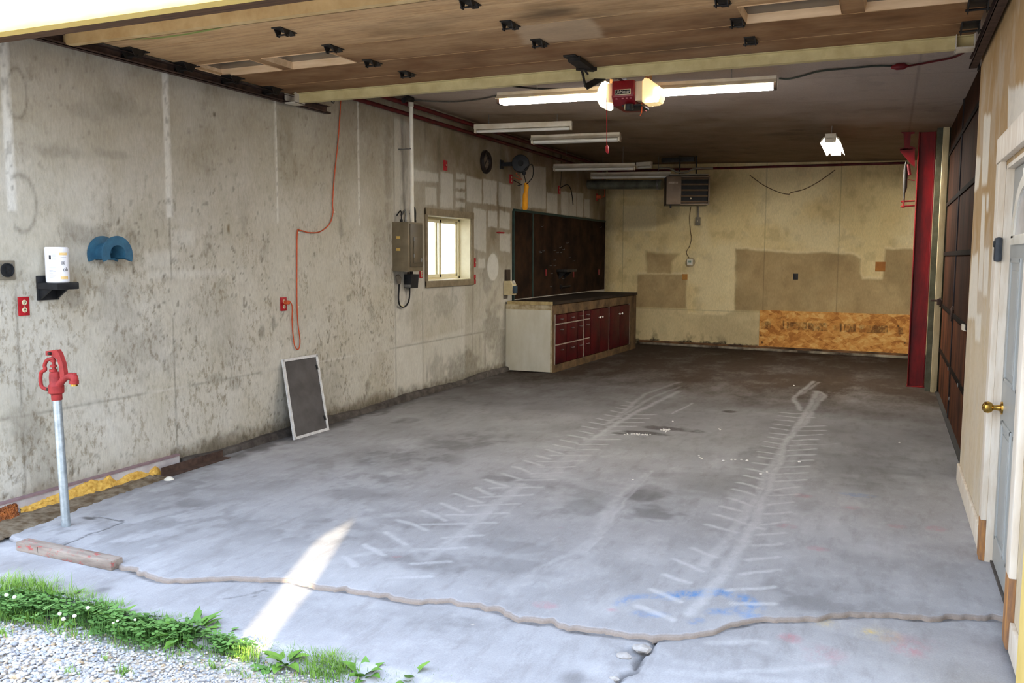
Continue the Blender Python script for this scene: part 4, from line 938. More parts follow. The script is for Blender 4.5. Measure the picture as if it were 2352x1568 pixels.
rv.box((wx0, WY0 - .001, WZ0), (LX + .001, WY0 + .012, WZ1)); rv.box((wx0, WY1 - .012, WZ0), (LX + .001, WY1 + .001, WZ1)); rv.box((wx0, WY0, WZ0 - .001), (LX + .001, WY1, WZ0 + .012)); rv.box((wx0, WY0, WZ1 - .012), (LX + .001, WY1, WZ1 + .001))
rv.build('reveal_lining', M_wframe, wnd)
fx0, fx1 = LX - .20, LX - .15
sf = MB(); f_ = .045
sf.box((fx0, WY0 + .01, WZ0 + .01), (fx1, WY0 + f_, WZ1 - .01), .004); sf.box((fx0, WY1 - f_, WZ0 + .01), (fx1, WY1 - .01, WZ1 - .01), .004); sf.box((fx0, WY0 + .01, WZ0 + .01), (fx1, WY1 - .01, WZ0 + f_), .004); sf.box((fx0, WY0 + .01, WZ1 - f_), (fx1, WY1 - .01, WZ1 - .01), .004)
sf.build('window_frame', M_wframe, wnd)
ym = cas(700, 600).y + .28
for k, (a, b, x) in enumerate(((WY0 + .03, WY0 + .62, fx1 + .004), (WY0 + .56, WY1 - .03, fx0 + .012))):
    s_ = MB(); g = .04
    s_.box((x - .012, a, WZ0 + .035), (x + .012, a + g, WZ1 - .035), .003); s_.box((x - .012, b - g, WZ0 + .035), (x + .012, b, WZ1 - .035), .003); s_.box((x - .012, a, WZ0 + .035), (x + .012, b, WZ0 + .035 + g), .003); s_.box((x - .012, a, WZ1 - .035 - g), (x + .012, b, WZ1 - .035), .003)
    so_ = s_.build('sash', M_wframe, wnd)
    t = NT('window_glass%d' % k); n = t.noise(3, 2); t.p.inputs['Transmission Weight'].default_value = 1; t.p.inputs['IOR'].default_value = 1.02; M_gl = t.fin(t.ramp(n, [(.3, (.97, .98, .98, 1)), (.7, (.94, .96, .96, 1))]), .0)
    MB().box((x - .002, a + g - .005, WZ0 + .07), (x + .002, b - g + .005, WZ1 - .07)).build('pane', M_gl, so_)

# ------------------------------------------------------------------ breaker panel, conduit, cables
pA_, pB_ = cas(325, 400), cas(515, 1020)
xf = LX + .20
q0 = on_x(*c11(322, 400), xf); q1 = on_x(*c11(512, 1010), xf)
py0, py1, pz0, pz1 = q0.y, q1.y, on_x(*c11(420, 1025), xf).z, on_x(*c11(420, 395), xf).z
pan = thing('breaker_panel', 'grey steel breaker panel on the left wall beside the window', 'electrical panel', (LX, py0, pz0))
MB().box((LX + .001, py0, pz0), (xf, py1, pz1), .006).build('cabinet', pm('panel_grey', S(122, 110, 88), S(102, 92, 72), 5, .45), pan)
M_pd = pm('panel_door_grey', S(96, 86, 68), S(82, 74, 60), 6, .4)
d = MB().box((xf, py0 + .03, pz0 + .05), (xf + .012, py1 - .02, pz1 - .02), .004).build('cover', M_pd, pan)
MB().box((xf + .012, py0 + .09, pz0 + .09), (xf + .020, py1 - .05, pz1 - .16), .004).build('door', M_pd, pan)
MB().box((xf + .020, py1 - .085, pz0 + .10), (xf + .030, py1 - .06, pz0 + .14), .003).build('latch', M_steel, pan)
for z in (pz0 + .15, pz1 - .2): MB().box((xf + .016, py0 + .086, z), (xf + .024, py0 + .096, z + .04)).build('hinge', M_steel, pan)
lab = pm('yellowed_sticker', S(206, 172, 96), S(190, 156, 84), 20, .6)
for z in (pz1 - .18, pz0 + .22): MB().box((LX + .05, py0 - .002, z), (LX + .10, py0 + .001, z + .03)).build('sticker', lab, pan)
cb = on_x(944, 510, LX + .10); ct = on_x(944, 236, LX + .06)
con = thing('conduit_pipe', 'tall white plastic conduit rising from the breaker panel', 'conduit', (LX + .1, cb.y, pz1))
ct = on_x(944, 236, LX + .155)
MB().tube([(LX + .12, cb.y - .01, pz1), (LX + .155, ct.y, 3.22)], .024, 14).build('pipe', M_white, con)
MB().cyl((LX + .155, ct.y, 3.19), (LX + .155, ct.y, 3.235), .03, n=14).build('coupling', M_offwhite, con)
MB().beam((LX + .002, ct.y, 2.75), (LX + .15, ct.y, 2.75), .03, .012).build('strap', M_steel, con)
for k, (dy, hgt_, lb) in enumerate(((-.10, .13, 'bare metal cable arched over the panel top left of the conduit'), (-.19, .12, 'thin black cable arched over the far left of the panel top'), (.10, .17, 'black cable curving into the panel top right of the conduit'))):
    y = cb.y + dy; c_ = MB(); c_.tube(spline([(LX + .09, y, pz1), (LX + .09, y + .01, pz1 + hgt_ * .7), (LX + .06, y + .03, pz1 + hgt_), (LX + .012, y + .04, pz1 + hgt_ * .6)], 6), .012 if k != 1 else .007, 8)
    c_.cyl((LX + .09, y, pz1), (LX + .09, y, pz1 + .03), .018, n=10); tag(c_.build('panel_cable', M_steel if k == 0 else M_blackrub, angle=.9), lb, 'cable')
d0 = on_x(*c11(415, 1150), LX + .06); 
bx = thing('disconnect_box', 'small black box hanging below the breaker panel', 'box', (LX, d0.y, d0.z - .12))
z1_, z0_ = on_x(*c11(415, 1062), LX + .1).z, on_x(*c11(415, 1240), LX + .1).z; yA, yB = on_x(*c11(368, 1150), LX + .1).y, on_x(*c11(462, 1150), LX + .1).y
MB().prism([(LX + .002, yA, z1_), (LX + .1, yA, z1_), (LX + .085, yA, z0_), (LX + .002, yA, z0_)], (0, yB - yA, 0)).build('box_body', M_black, bx); MB().cyl((LX + .05, (yA + yB) / 2, z1_), (LX + .05, (yA + yB) / 2, pz0 - .001), .02, n=12).build('nipple', M_darksteel, bx)
MB().box((LX + .002, yA - .006, z0_ + .01), (LX + .088, yA - .001, z0_ + .04)).build('edge_tab', M_steel, bx)
cl = [(330, 1085), (320, 1110), (335, 1170), (342, 1260), (335, 1380), (305, 1455), (260, 1482), (215, 1460), (198, 1380), (203, 1260), (208, 1175)]
cbl = thing('power_cable', 'black power cable hanging in a loop from the breaker panel', 'cable', on_x(*c11(262, 1484), LX + .03))
P_ = [on_x(*c11(x, y), LX + .03) for x, y in cl]; MB().tube(spline(P_, 6), .009, 8).build('cable', M_blackrub, cbl)
MB().tube([P_[-1] + V(0, 0, -.01), P_[-1] + V(0, -.01, .05), P_[-1] + V(-.01, -.03, .085)], [.018, .03, .022], 12).build('plug', pm('grey_plug', S(122, 112, 98), S(100, 92, 80), 20, .6), cbl)
MB().cyl(P_[0] + V(0, 0, -.02), P_[0] + V(0, -.012, .045), .014, n=10).build('cord_grip', M_rust, cbl)
p = P_[5]; MB().tube([P_[6] + V(0, .005, 0), P_[7] + V(0, 0, .003)], .0105, 8).build('tape_band', M_ivory, cbl)

# ------------------------------------------------------------------ red pipes along the ceiling
def pipe(name, y0, y1, z, x, r, label):
    o = MB().cyl((x, y0, z), (x, y1, z), r, n=12).build(name, M_redpipe); return tag(o, label, 'pipe')
l0 = on_x(800, 225, LX + .05); pipe('air_pipe', 5.6, 15.70, 3.135, LX + .05, .022, 'lower dull red pipe along the top of the left wall')
pipe('air_pipe', 5.6, 15.68, 3.225, LX + .10, .024, 'upper dull red pipe running just under the ceiling edge')
q0, q1 = on_b(1628, 382, .05), on_b(2082, 374, .05); q0 = q0 - BU * 1.9
tag(MB().cyl(q0 + V(0, 0, 0), q1, .020, n=12).build('air_pipe', M_redpipe), 'red pipe along the top of the back wall', 'pipe')
for y in (7.35, 10.0, 12.4): pass

# ------------------------------------------------------------------ clock, reel, trouble light
cc_ = on_x(1117, 372, LX + .02); rz = (on_x(1117, 345, LX).z - on_x(1117, 399, LX).z) / 2
ck_ = thing('wall_clock', 'round wall clock with a thick dark rim right of the red switch', 'clock', (LX, cc_.y, cc_.z))
MB().lathe([(rz - .055, .012), (rz - .05, .035), (rz - .02, .045), (rz, .025), (rz, .001)], (LX, cc_.y, cc_.z), (1, 0, 0), 36).build('rim', pm('dark_clock_rim', S(44, 36, 32), S(30, 24, 22), 12, .4), ck_)
fc = MB().lathe([(0, .012), (rz - .05, .012)], (LX, cc_.y, cc_.z), (1, 0, 0), 36).build('dial', pm('clock_dial', S(124, 112, 98), S(108, 96, 84), 6, .5), ck_)
def hand(a, L, w_, nm): MB().beam((LX + .016, cc_.y, cc_.z), (LX + .016, cc_.y + L * math.sin(a), cc_.z + L * math.cos(a)), w_, .003, (1, 0, 0)).build(nm, M_black, ck_)
hand(.75, .12, .012, 'minute_hand'); hand(3.9, .085, .016, 'hour_hand')
for k in range(12): a = k * PI / 6; MB().obox((LX + .015, cc_.y + (rz - .075) * math.sin(a), cc_.z + (rz - .075) * math.cos(a)), (.001, 0, 0), V(0, math.sin(a), math.cos(a)) * .012, V(0, math.cos(a), -math.sin(a)) * .004).build('hour_mark', M_black, ck_)
rc = on_x(1196, 376, -4.62); rr_ = (on_x(1196, 355, -4.62).z - on_x(1196, 396, -4.62).z) / 2
rl = thing('cord_reel', 'black drum cord reel hanging high on the left wall', 'reel', (LX, rc.y, rc.z - rr_))
ax_ = V(.35, -.94, 0).normalized()
MB().lathe([(0, -.075), (rr_ * .5, -.072), (rr_ * .94, -.06), (rr_, -.05), (rr_, .05), (rr_ * .94, .06), (rr_ * .5, .072), (0, .075)], rc, ax_, 32).build('drum', M_black, rl)
MB().lathe([(0, .09), (rr_ * .3, .088), (rr_ * .34, .07)], rc, ax_, 20).build('hub_cap', M_blackrub, rl)
m_ = MB(); m_.box((LX + .002, rc.y - .05, rc.z - .06), (LX + .02, rc.y + .05, rc.z + .06), .003); m_.beam((LX + .02, rc.y, rc.z), (rc.x - .05, rc.y, rc.z), .05, .05); m_.build('wall_arm', M_black, rl)
m_ = MB(); m_.lathe([(.028, 0), (.024, -.03), (.01, -.05)], rc + V(.05, 0, -rr_ + .01), (0, 0, 1), 12); m_.build('cord_guide', M_black, rl)
y0_ = on_y(1208, 420, rc.y); y1_ = on_y(1206, 482, rc.y)
tl = thing('work_light', 'yellow hand lamp hanging on its cord below the black reel', 'lamp', y1_)
ym_ = on_y(1207, 448, rc.y)
MB().tube([y1_ + V(0, 0, .0), y1_ + V(0, 0, .02), ym_ + V(-.003, 0, -.01), ym_ + V(0, 0, .03)], [.022, .036, .036, .030], 14).build('lamp_guard', M_yellow, tl)
MB().tube([ym_ + V(0, 0, .02), y0_ + V(.01, 0, -.05), y0_], [.027, .032, .024], 14).build('handle', M_yellow, tl)
MB().cyl(y0_, (rc.x + .05, rc.y, rc.z - rr_ - .02), .006, n=8).build('cord', M_blackrub, tl)
op = on_x(1174, 409, LX + .02)
w1_ = MB().tube(spline([op + V(.03, .02, .01), op + V(.12, .12, -.02), rc + V(-.05, -.03, -rr_ - .02), rc + V(-.01, -.10, -rr_ - .012)], 6), .006, 6); tag(w1_.build('reel_cord', M_orange), 'short tan cord from the red outlet up to the reel', 'cord')
w2_ = MB().tube(spline([op + V(.03, .02, -.03), op + V(.1, .1, -.08), y0_ + V(-.12, 0, -.03), y0_ + V(-.05, 0, -.02)], 6), .006, 6); tag(w2_.build('lamp_cord', M_blackrub), 'dark cord sagging from the red outlet to the yellow lamp', 'cord')
w3_ = MB().tube(spline([y0_ + V(.02, -.03, -.02), y0_ + V(.11, -.03, .08), y0_ + V(.10, -.03, .24), rc + V(.10, -.12, -rr_ * .8)], 6), .006, 6); tag(w3_.build('loop_cord', M_blackrub), 'black cord looping right of the yellow lamp', 'cord')
c_ = MB(); a = on_x(1284, 436, LX + .02); c_.tube(spline([a + V(.02, 0, .03), a + V(.05, .25, .1), a + V(.03, .5, .02), a + V(.03, .6, -.2)], 6), .008, 6); tag(c_.build('outlet_cord', M_blackrub), 'black cord drooping right from the outlet over the tool board', 'cord')
c_ = MB(); c_.tube(spline([a + V(.02, 0, .03), a + V(.03, .02, .25), a + V(.03, .0, .55)], 6), .004, 6); tag(c_.build('thin_cord', M_blackrub), 'thin cord rising from the outlet above the tool board', 'cord')
a = on_x(1371, 452, LX + .02); c_ = MB(); c_.tube(spline([a + V(.03, .03, 0), a + V(.08, .2, .03), a + V(.06, .22, .25), a + V(.04, .1, .42)], 6), .008, 6); c_.box(a + V(-.01, .0, -.03), a + V(.06, .06, .03), .01); tag(c_.build('plugged_cord', M_orange), 'orange plug and cord in the outlet nearest the back corner', 'cord')

# ------------------------------------------------------------------ tool board, dispenser
bz1, bz0 = 2.245, 1.0; by0, by1 = 11.42, 15.74
M_board = pm('oil_darkened_board', S(54, 38, 26), S(30, 22, 17), 3, .9, bump=.15, spec=.04)
tbd = thing('tool_board', 'large dark oil-stained tool board on the left wall above the bench', 'board', (LX, by0, bz0))
MB().box((LX + .001, by0, bz0), (LX + .018, by1, bz1)).build('panel', M_board, tbd)
M_gtrim = pm('dark_green_trim', S(36, 62, 56), S(26, 44, 42), 12, .5)
MB().box((LX + .001, by0 - .03, bz0 - .15), (LX + .03, by0, bz1), .003).build('edge_strip', M_gtrim, tbd)
MB().box((LX + .001, by0, bz1 - .004), (LX + .03, by1, bz1 + .03), .003).build('top_strip', M_gtrim, tbd)
yv = on_x(1221, 560, LX).y; MB().box((LX + .018, yv - .02, bz0), (LX + .026, yv + .02, bz1), .002).build('batten', M_gtrim, tbd)
for (x, y) in ((1238, 577), (1246, 576), (1240, 580), (1272, 575), (1279, 580), (1286, 580), (1292, 573), (1285, 568), (1263, 610), (1272, 610), (1272, 597), (1316, 599), (1307, 591), (1265, 628), (1243, 520), (1301, 558), (1378, 522), (1291, 640), (1264, 658)):
    p = on_x(x, y, LX + .02); MB().tube([p + V(-.004, 0, 0), p + V(.03, 0, 0), p + V(.034, 0, .012)], .004, 6).build('hook', M_steel, tbd)
p = on_x(1300, 621, LX + .1); 
sm = MB(); sm.box((LX + .018, p.y - .22, p.z - .02), (LX + .20, p.y + .25, p.z + .02), .004); sm.prism([(LX + .02, p.y - .12, p.z - .02), (LX + .16, p.y - .12, p.z - .02), (LX + .02, p.y - .12, p.z - .14)], (0, .02, 0)); sm.prism([(LX + .02, p.y + .12, p.z - .02), (LX + .16, p.y + .12, p.z - .02), (LX + .02, p.y + .12, p.z - .14)], (0, .02, 0))
tag(sm.build('tool_shelf', M_darksteel), 'small black metal shelf on the tool board', 'shelf')
for (x, y, lb) in ((1254, 626, 'left'), (1317, 630, 'shelf'), (1375, 625, 'right')):
    p = on_x(x, y, LX + .02); o = MB().box((LX + .018, p.y - .03, p.z - .05), (LX + .026, p.y + .03, p.z + .05), .003).build('red_plate', M_darkred); tag(o, {'left': 'small dark red plate on the tool board left of its shelf', 'shelf': 'small dark red plate under the tool board shelf', 'right': 'small dark red plate at the far right of the tool board'}[lb], 'plate')
p = on_x(1291, 658, LX + .04); o = MB().cyl((LX + .05, p.y - .05, p.z), (LX + .05, p.y + .35, p.z), .018, n=12); o.box((LX + .018, p.y - .06, p.z - .03), (LX + .05, p.y - .02, p.z + .03)); tag(o.build('wall_rod', M_darksteel), 'short dark rod fixed low on the tool board', 'rod')
ds0, ds1 = on_x(1158, 645, LX + .01), on_x(1168, 678, LX + .13)
dsp = thing('soap_dispenser', 'cream and blue wall dispenser left of the tool board', 'dispenser', (LX, ds0.y, ds1.z))
MB().prism([(LX + .002, ds0.y, ds0.z), (LX + .10, ds0.y, ds0.z), (LX + .13, ds0.y, ds0.z - .05), (LX + .13, ds0.y, ds1.z), (LX + .002, ds0.y, ds1.z)], (0, .15, 0)).build('case', M_cream, dsp)
MB().box((LX + .13, ds0.y + .012, ds1.z + .02), (LX + .155, ds0.y + .138, ds0.z - .07), .008).build('blue_front', pm('grimy_blue_plastic', S(52, 76, 92), S(36, 52, 64), 12, .5), dsp)
MB().lathe([(0, .03), (.025, .024), (.03, 0)], (LX + .115, ds0.y + .07, ds0.z - .025), (.86, 0, .5), 16).build('pump_button', M_offwhite, dsp)
dh = on_x(1165, 632, LX + .01); MB().box((LX + .002, dh.y - .07, dh.z - .09), (LX + .03, dh.y + .07, dh.z + .07), .004); o = MB().box((LX + .002, dh.y - .07, dh.z - .08), (LX + .03, dh.y + .07, dh.z + .08), .004); tag(o.build('wall_plaque', pm('dark_brown_board', S(66, 52, 40), S(46, 36, 28), 8, .7)), 'small dark brown board above the soap dispenser', 'board')
p = on_x(1150, 534, LX + .01); o = MB().tube([(LX + .012, p.y - .13, p.z), (LX + .012, p.y - .06, p.z), (LX + .012, p.y + .10, p.z), (LX + .012, p.y + .13, p.z)], [.006, .011, .011, .004], 8); tag(o.build('marker_pen', M_red), 'red marker pen held flat on the wall right of the window', 'pen')

# ------------------------------------------------------------------ workbench with drawers, and its worktop
k0 = on_z(1268, 857); k1 = on_z(1458, 800)
cu = (V(k1.x, k1.y, 0) - V(k0.x, k0.y, 0)).normalized(); cn = V(cu.y, -cu.x, 0)          # cu along the front, cn out of it
K0 = V(k0.x, k0.y, 0)
def on_k(px, py, off=0.0): return on_plane(px, py, K0 + cn * off, cn)
kw = crop(1160, 640, 6.534)
def kuz(x, y): p = on_k(*kw(x, y)); return ((p - K0).dot(cu), p.z)
KL = min(kuz(1965, 600)[0], 4.45); HT = .985
bench = thing('workbench', 'long built-in workbench with dark red drawers and doors and a white end', 'cabinet', K0)
def kp(u, z, off=0.0): return K0 + cu * u + cn * off + V(0, 0, z)
def kbox(mb, u0, u1, z0, z1, o0, o1, bev=0): return mb.obox(kp((u0 + u1) / 2, (z0 + z1) / 2, (o0 + o1) / 2), cu * (u1 - u0) / 2, cn * (o1 - o0) / 2, V(0, 0, (z1 - z0) / 2), bev)
M_ffr = pm('grimy_tan_face_frame', S(102, 82, 58), S(62, 48, 34), 5, .8, spec=.1)
M_divid = pm('bare_grey_edge', S(146, 136, 124), S(116, 106, 96), 9, .6)
ub0, ub1 = kuz(748, 800)[0], kuz(1860, 800)[0]; zb_, zt_ = kuz(750, 1300)[1], kuz(750, 530)[1]
zt2 = (kuz(1840, 385)[1] + kuz(1180, 470)[1] + kuz(920, 510)[1]) / 3; zb2 = (kuz(760, 1295)[1] + kuz(1250, 1150)[1] + kuz(1850, 985)[1]) / 3
m_ = MB(); kbox(m_, 0, KL, 0, zb2, -.05, 0); kbox(m_, 0, KL, zt2, HT - .045, -.03, 0); kbox(m_, 0, ub0, zb2, zt2, -.03, 0); kbox(m_, ub1, KL, zb2, zt2, -.03, 0); kbox(m_, ub0, ub1, zb2, zt2, -.06, -.03); m_.build('face_frame', M_ffr, bench)
M_wend = pm('stained_white_panel', S(220, 216, 200), S(204, 198, 176), 4, .6, stretch=(1, 1, .4))
bd = (K0.x - LX)
m_ = MB(); m_.box((LX + .003, K0.y - .004, .012), (K0.x - .003, K0.y + .02, HT - .115)); m_.build('end_panel', M_wend, bench)
m_ = MB(); m_.box((LX + .003, K0.y - .008, HT - .115), (K0.x - .03, K0.y + .02, HT - .045)); m_.box((K0.x - .028, K0.y - .006, .012), (K0.x - .002, K0.y + .02, HT - .045)); m_.build('end_rail', pm('stained_cream_panel', S(206, 194, 160), S(150, 130, 96), 9, .6), bench)
m_ = MB(); m_.box((LX + .003, K0.y + .02, .02), (K0.x - .08, K0.y + .04, HT - .05)); m_.build('carcass', M_ffr, bench)
cols = [kuz(x, 800)[0] for x in (750, 916, 1079, 1166)]; dv = kuz(1171, 800)[0]; c5 = (kuz(1180, 800)[0], kuz(1272, 800)[0])
zr = [zb2, (kuz(760, 998)[1] + kuz(1160, 905)[1]) / 2, (kuz(760, 688)[1] + kuz(1160, 615)[1]) / 2, zt2]
M_drw = pm('dark_red_drawer_fronts', S(66, 8, 14), S(44, 6, 10), 5, .5, spec=.15)
spans = [(cols[0], cols[1]), (cols[1], cols[2]), (cols[2], cols[3]), c5]
for (a, b) in spans:
    for j in range(3):
        m_ = MB(); kbox(m_, a + .006, b - .006, zr[j] + .010, zr[j + 1] - .010, -.028, .012, .003); dw = m_.build('drawer', M_drw, bench)
        uu = (a + b) / 2; zz = zr[j] + (zr[j + 1] - zr[j]) * (.72 if j < 2 else .5)
        h = MB(); L_ = .045; h.tube(spline([kp(uu - L_, zz, .012), kp(uu - L_, zz, .03), kp(uu, zz - .004, .038), kp(uu + L_, zz, .03), kp(uu + L_, zz, .012)], 4), .0045, 6); h.build('handle', M_steel, dw)
m_ = MB()
for z in zr[1:3]:
    kbox(MB(), cols[0], cols[3], z - .009, z + .009, -.03, .006).build('drawer_rail', M_divid, bench)
    kbox(MB(), c5[0], c5[1], z - .007, z + .007, -.03, .006).build('drawer_rail', M_divid, bench)
for x in (1171, 1551, 744, 1858):
    u_ = kuz(x, 800)[0]; m_ = MB(); kbox(m_, u_ - .014, u_ + .014, zb2, zt2, -.03, .007); m_.build('divider', M_divid, bench)
M_door = pm('dark_red_doors', S(62, 8, 13), S(42, 6, 10), 5, .5, spec=.15)
for (x0, x1, kn) in ((1276, 1411, 1), (1413, 1545, -1), (1560, 1708, 1), (1711, 1853, -1)):
    a, b = kuz(x0, 800)[0], kuz(x1, 800)[0]; m_ = MB(); kbox(m_, a + .004, b - .004, zb2 + .01, zt2 - .01, -.028, .014, .003); dd_ = m_.build('door', M_door, bench)
    uk = b - .06 if kn > 0 else a + .06; zk = zt2 - .14
    MB().lathe([(.006, 0), (.006, .012), (.016, .018), (.017, .026), (.010, .032), (0, .033)], kp(uk, zk, .014), cn, 14).build('knob', pm('white_ceramic_knob', S(236, 234, 226), S(226, 224, 214), 20, .2), dd_)
M_top = pm('oil_black_worktop', S(48, 38, 30), S(26, 21, 17), 4, .7, bump=.1, spec=.12)
bt = MB(); b0, b1 = K0 + cn * .02 - cu * .015, K0 + cu * KL + cn * .02
bt.prism([(LX + .032, b0.y, HT - .04), (b0.x, b0.y, HT - .04), (b1.x, b1.y, HT - .04), (LX + .032, b1.y + .02, HT - .04)], (0, 0, .04))
wtop = bt.build('worktop', M_top); tag(wtop, 'oil-blackened worktop along the red workbench', 'worktop')
MB().box((LX + .033, b0.y - .006, HT - .045), (b0.x - .01, b0.y, HT + .002)).build('end_edging', pm('stained_cream_edge', S(202, 184, 132), S(150, 126, 84), 10, .6), wtop)

# ------------------------------------------------------------------ overhead door, open and lying under the ceiling
DZ0 = 3.0                                    # underside of the open door
M_dply = None
t = NT('aged_door_plywood'); R_, G_, B_, A_ = t.attr(); n1 = t.noise(3, 6, .6, (.25, 2.2, 1)); n2 = t.noise(10, 5, .65, (.3, 3, 1)); n3 = t.noise(60, 4, .7, (.4, 2, 1))
col = t.mix(t.ramp(n1, [(.3, 0.), (.7, 1.)]), S(214, 180, 136), S(188, 150, 106))
col = t.mix(t.math('MULTIPLY', t.ramp(n2, [(.45, 0.), (.7, 1.)]), .5), col, S(132, 94, 60))
col = t.mix(t.math('MULTIPLY', B_, .9), col, S(112, 74, 44)); col = t.mix(G_, col, S(58, 46, 34)); col = t.mix(R_, col, S(202, 180, 150)); col = t.mix(A_, col, S(112, 150, 66))
col = t.mix(1.0, col, t.ramp(n3, [(.3, .86), (.7, 1.07)]), 'MULTIPLY'); t.bump(n3, .002, .3); M_dply = t.fin(col, .75, 0, .2)
DX0, DX1 = -4.83, .44
dY = [3.62, 4.09, 4.57, 5.04, 5.53, 6.0, 6.42]
gd = thing('overhead_door', 'open sectional garage door of tan plywood lying under the ceiling', 'garage door', (-2.2, 5.0, DZ0))
wins = [(on_z(462, 160, DZ0).x, on_z(650, 160, DZ0).x), (on_z(620, 140, DZ0).x, on_z(826, 145, DZ0).x), (on_z(1695, 20, DZ0).x, on_z(1932, 25, DZ0).x), (on_z(1985, 10, DZ0).x, .36)]
WYa, WYb = 5.13, 5.50
for i in range(6):
    a, b = dY[i] + .004, dY[i + 1] - .004
    xs_ = arr(DX0, DX1, .016, [w_ for p in wins for w_ in p]); ys_ = arr(a, b, .014, (WYa, WYb) if i == 3 else ())
    X, Y = np.meshgrid(xs_, ys_, indexing='ij'); f1 = fbm(X * 1.1, Y * 3, 501, 5); f2 = fbm(X * 5, Y * 7, 511, 4)
    B = np.clip(1.1 * sstep(4.3, 6.0, Y + (f1 - .5) * 1.2), 0, 1) * (.6 + .5 * f2); G = .25 * sstep(.6, .8, f1); R = np.zeros_like(X); A = R.copy()
    for px, py, rx, ry, am in ((1265, 30, .3, .16, .7), (1350, 40, .35, .1, .4), (1430, 120, .35, .1, .35), (1560, 110, .4, .16, .4), (1400, 25, .5, .3, .25), (1250, 12, .2, .1, .4), (1700, 130, .6, .2, .3)):
        p = on_z(px, py, DZ0); d = np.hypot((X - p.x) / rx, (Y - p.y) / ry) + (f2 - .5) * 1.0; G = np.maximum(G, am * (1 - sstep(.2, 1.2, d)))
    p = [on_z(x, y, DZ0) for x, y in ((1190, 60), (1350, 42), (1395, 85), (1200, 103))]; R = np.maximum(R, .5 * poly_mask(X + (f2 - .5) * .1, Y, [(q.x, q.y) for q in p], .03))
    if i in (0, 1, 2):
        A = line_mask(X, Y + (f2 - .5) * .01, [(on_z(x, y, DZ0).x, on_z(x, y, DZ0).y) for x, y in ((305, 90), (360, 88), (420, 80), (480, 69), (535, 56))], .014, .5, A, .85)
        B = B * .5
    holes = [(w_[0], w_[1], WYa, WYb) for w_ in wins] if i == 3 else []
    U, Vv = X, Y; F = grid_faces(len(xs_), len(ys_))[:, ::-1]
    UC, VC = np.meshgrid((xs_[:-1] + xs_[1:]) / 2, (ys_[:-1] + ys_[1:]) / 2, indexing='ij'); keep = np.ones(UC.size, bool)
    for h in holes: keep &= ~((UC.ravel() > h[0]) & (UC.ravel() < h[1]) & (VC.ravel() > h[2]) & (VC.ravel() < h[3]))
    verts = np.stack([X, Y, X * 0 + DZ0], -1).reshape(-1, 3); F = F[keep]; n0 = len(verts); ex = []; ef = []
    def addq(*q):
        k = n0 + len(ex); ex.extend(q); ef.append([k, k + 1, k + 2, k + 3])
    xb = sorted({DX0, DX1, *[h[0] for h in holes], *[h[1] for h in holes]}); yb2 = sorted({a, b, *([WYa, WYb] if holes else [])}); T_ = DZ0 + .045
    for m in range(len(xb) - 1):
        for q in range(len(yb2) - 1):
            c = ((xb[m] + xb[m + 1]) / 2, (yb2[q] + yb2[q + 1]) / 2)
            if any(h[0] < c[0] < h[1] and h[2] < c[1] < h[3] for h in holes): continue
            addq((xb[m], yb2[q], T_), (xb[m + 1], yb2[q], T_), (xb[m + 1], yb2[q + 1], T_), (xb[m], yb2[q + 1], T_))
    for (x0, x1, y0, y1) in [(DX0, DX1, a, b)] + holes:
        for p, q in (((x0, y0), (x1, y0)), ((x1, y0), (x1, y1)), ((x1, y1), (x0, y1)), ((x0, y1), (x0, y0))): addq((*p, DZ0), (*q, DZ0), (*q, T_), (*p, T_))
    at = np.concatenate([np.stack([R, np.clip(G, 0, 1), B, A], -1).reshape(-1, 4), np.zeros((len(ex), 4))])
    sec = np_mesh('door_section', np.concatenate([verts, np.array(ex)]), np.concatenate([F, np.array(ef)]), M_dply, {'mask': at}, parent=gd, off=gd.location); sec.location = (0, 0, 0)
    if i == 3: winsec = sec
M_pinel = pm('raw_pine_bead', S(226, 196, 158), S(204, 170, 130), 8, .65, stretch=(.4, 3, 3)); M_dwf = pm('grey_pine_bead', S(176, 166, 150), S(150, 138, 120), 9, .7)
t = NT('dusty_door_glass'); n = t.noise(8, 3); M_dgl = t.fin(t.ramp(n, [(.3, S(92, 84, 76)), (.7, S(72, 64, 58))]), .25, 0, .5)
for w_ in wins:
    a, b = w_; fr = MB(); z0, z1 = DZ0 - .006, DZ0 + .046
    for (p, q, r, s__) in (((a, WYa), (b, WYa), (b - .012, WYa + .015), (a + .012, WYa + .015)), ((b, WYb), (a, WYb), (a + .012, WYb - .03), (b - .012, WYb - .03)), ((a, WYb), (a, WYa), (a + .012, WYa + .015), (a + .012, WYb - .03)), ((b, WYa), (b, WYb), (b - .012, WYb - .03), (b - .012, WYa + .015))):
        A_ = [fr.bm.verts.new((*p, z0)), fr.bm.verts.new((*q, z0)), fr.bm.verts.new((r[0], r[1], z1)), fr.bm.verts.new((s__[0], s__[1], z1))]; C_ = [fr.bm.verts.new((*p, z1 + .003)), fr.bm.verts.new((*q, z1 + .003))]
        fr.bm.faces.new(A_); fr.bm.faces.new((C_[0], C_[1], A_[2], A_[3])); fr.bm.faces.new((A_[0], A_[1], C_[1], C_[0])); fr.bm.faces.new((A_[0], A_[3], C_[0])); fr.bm.faces.new((A_[1], C_[1], A_[2]))
    f_o = fr.build('window_frame', M_pinel, winsec, flat=True)
    MB().box((a + .004, WYa + .004, DZ0 + .041), (b - .004, WYb - .01, DZ0 + .047)).build('pane', M_dgl, f_o)
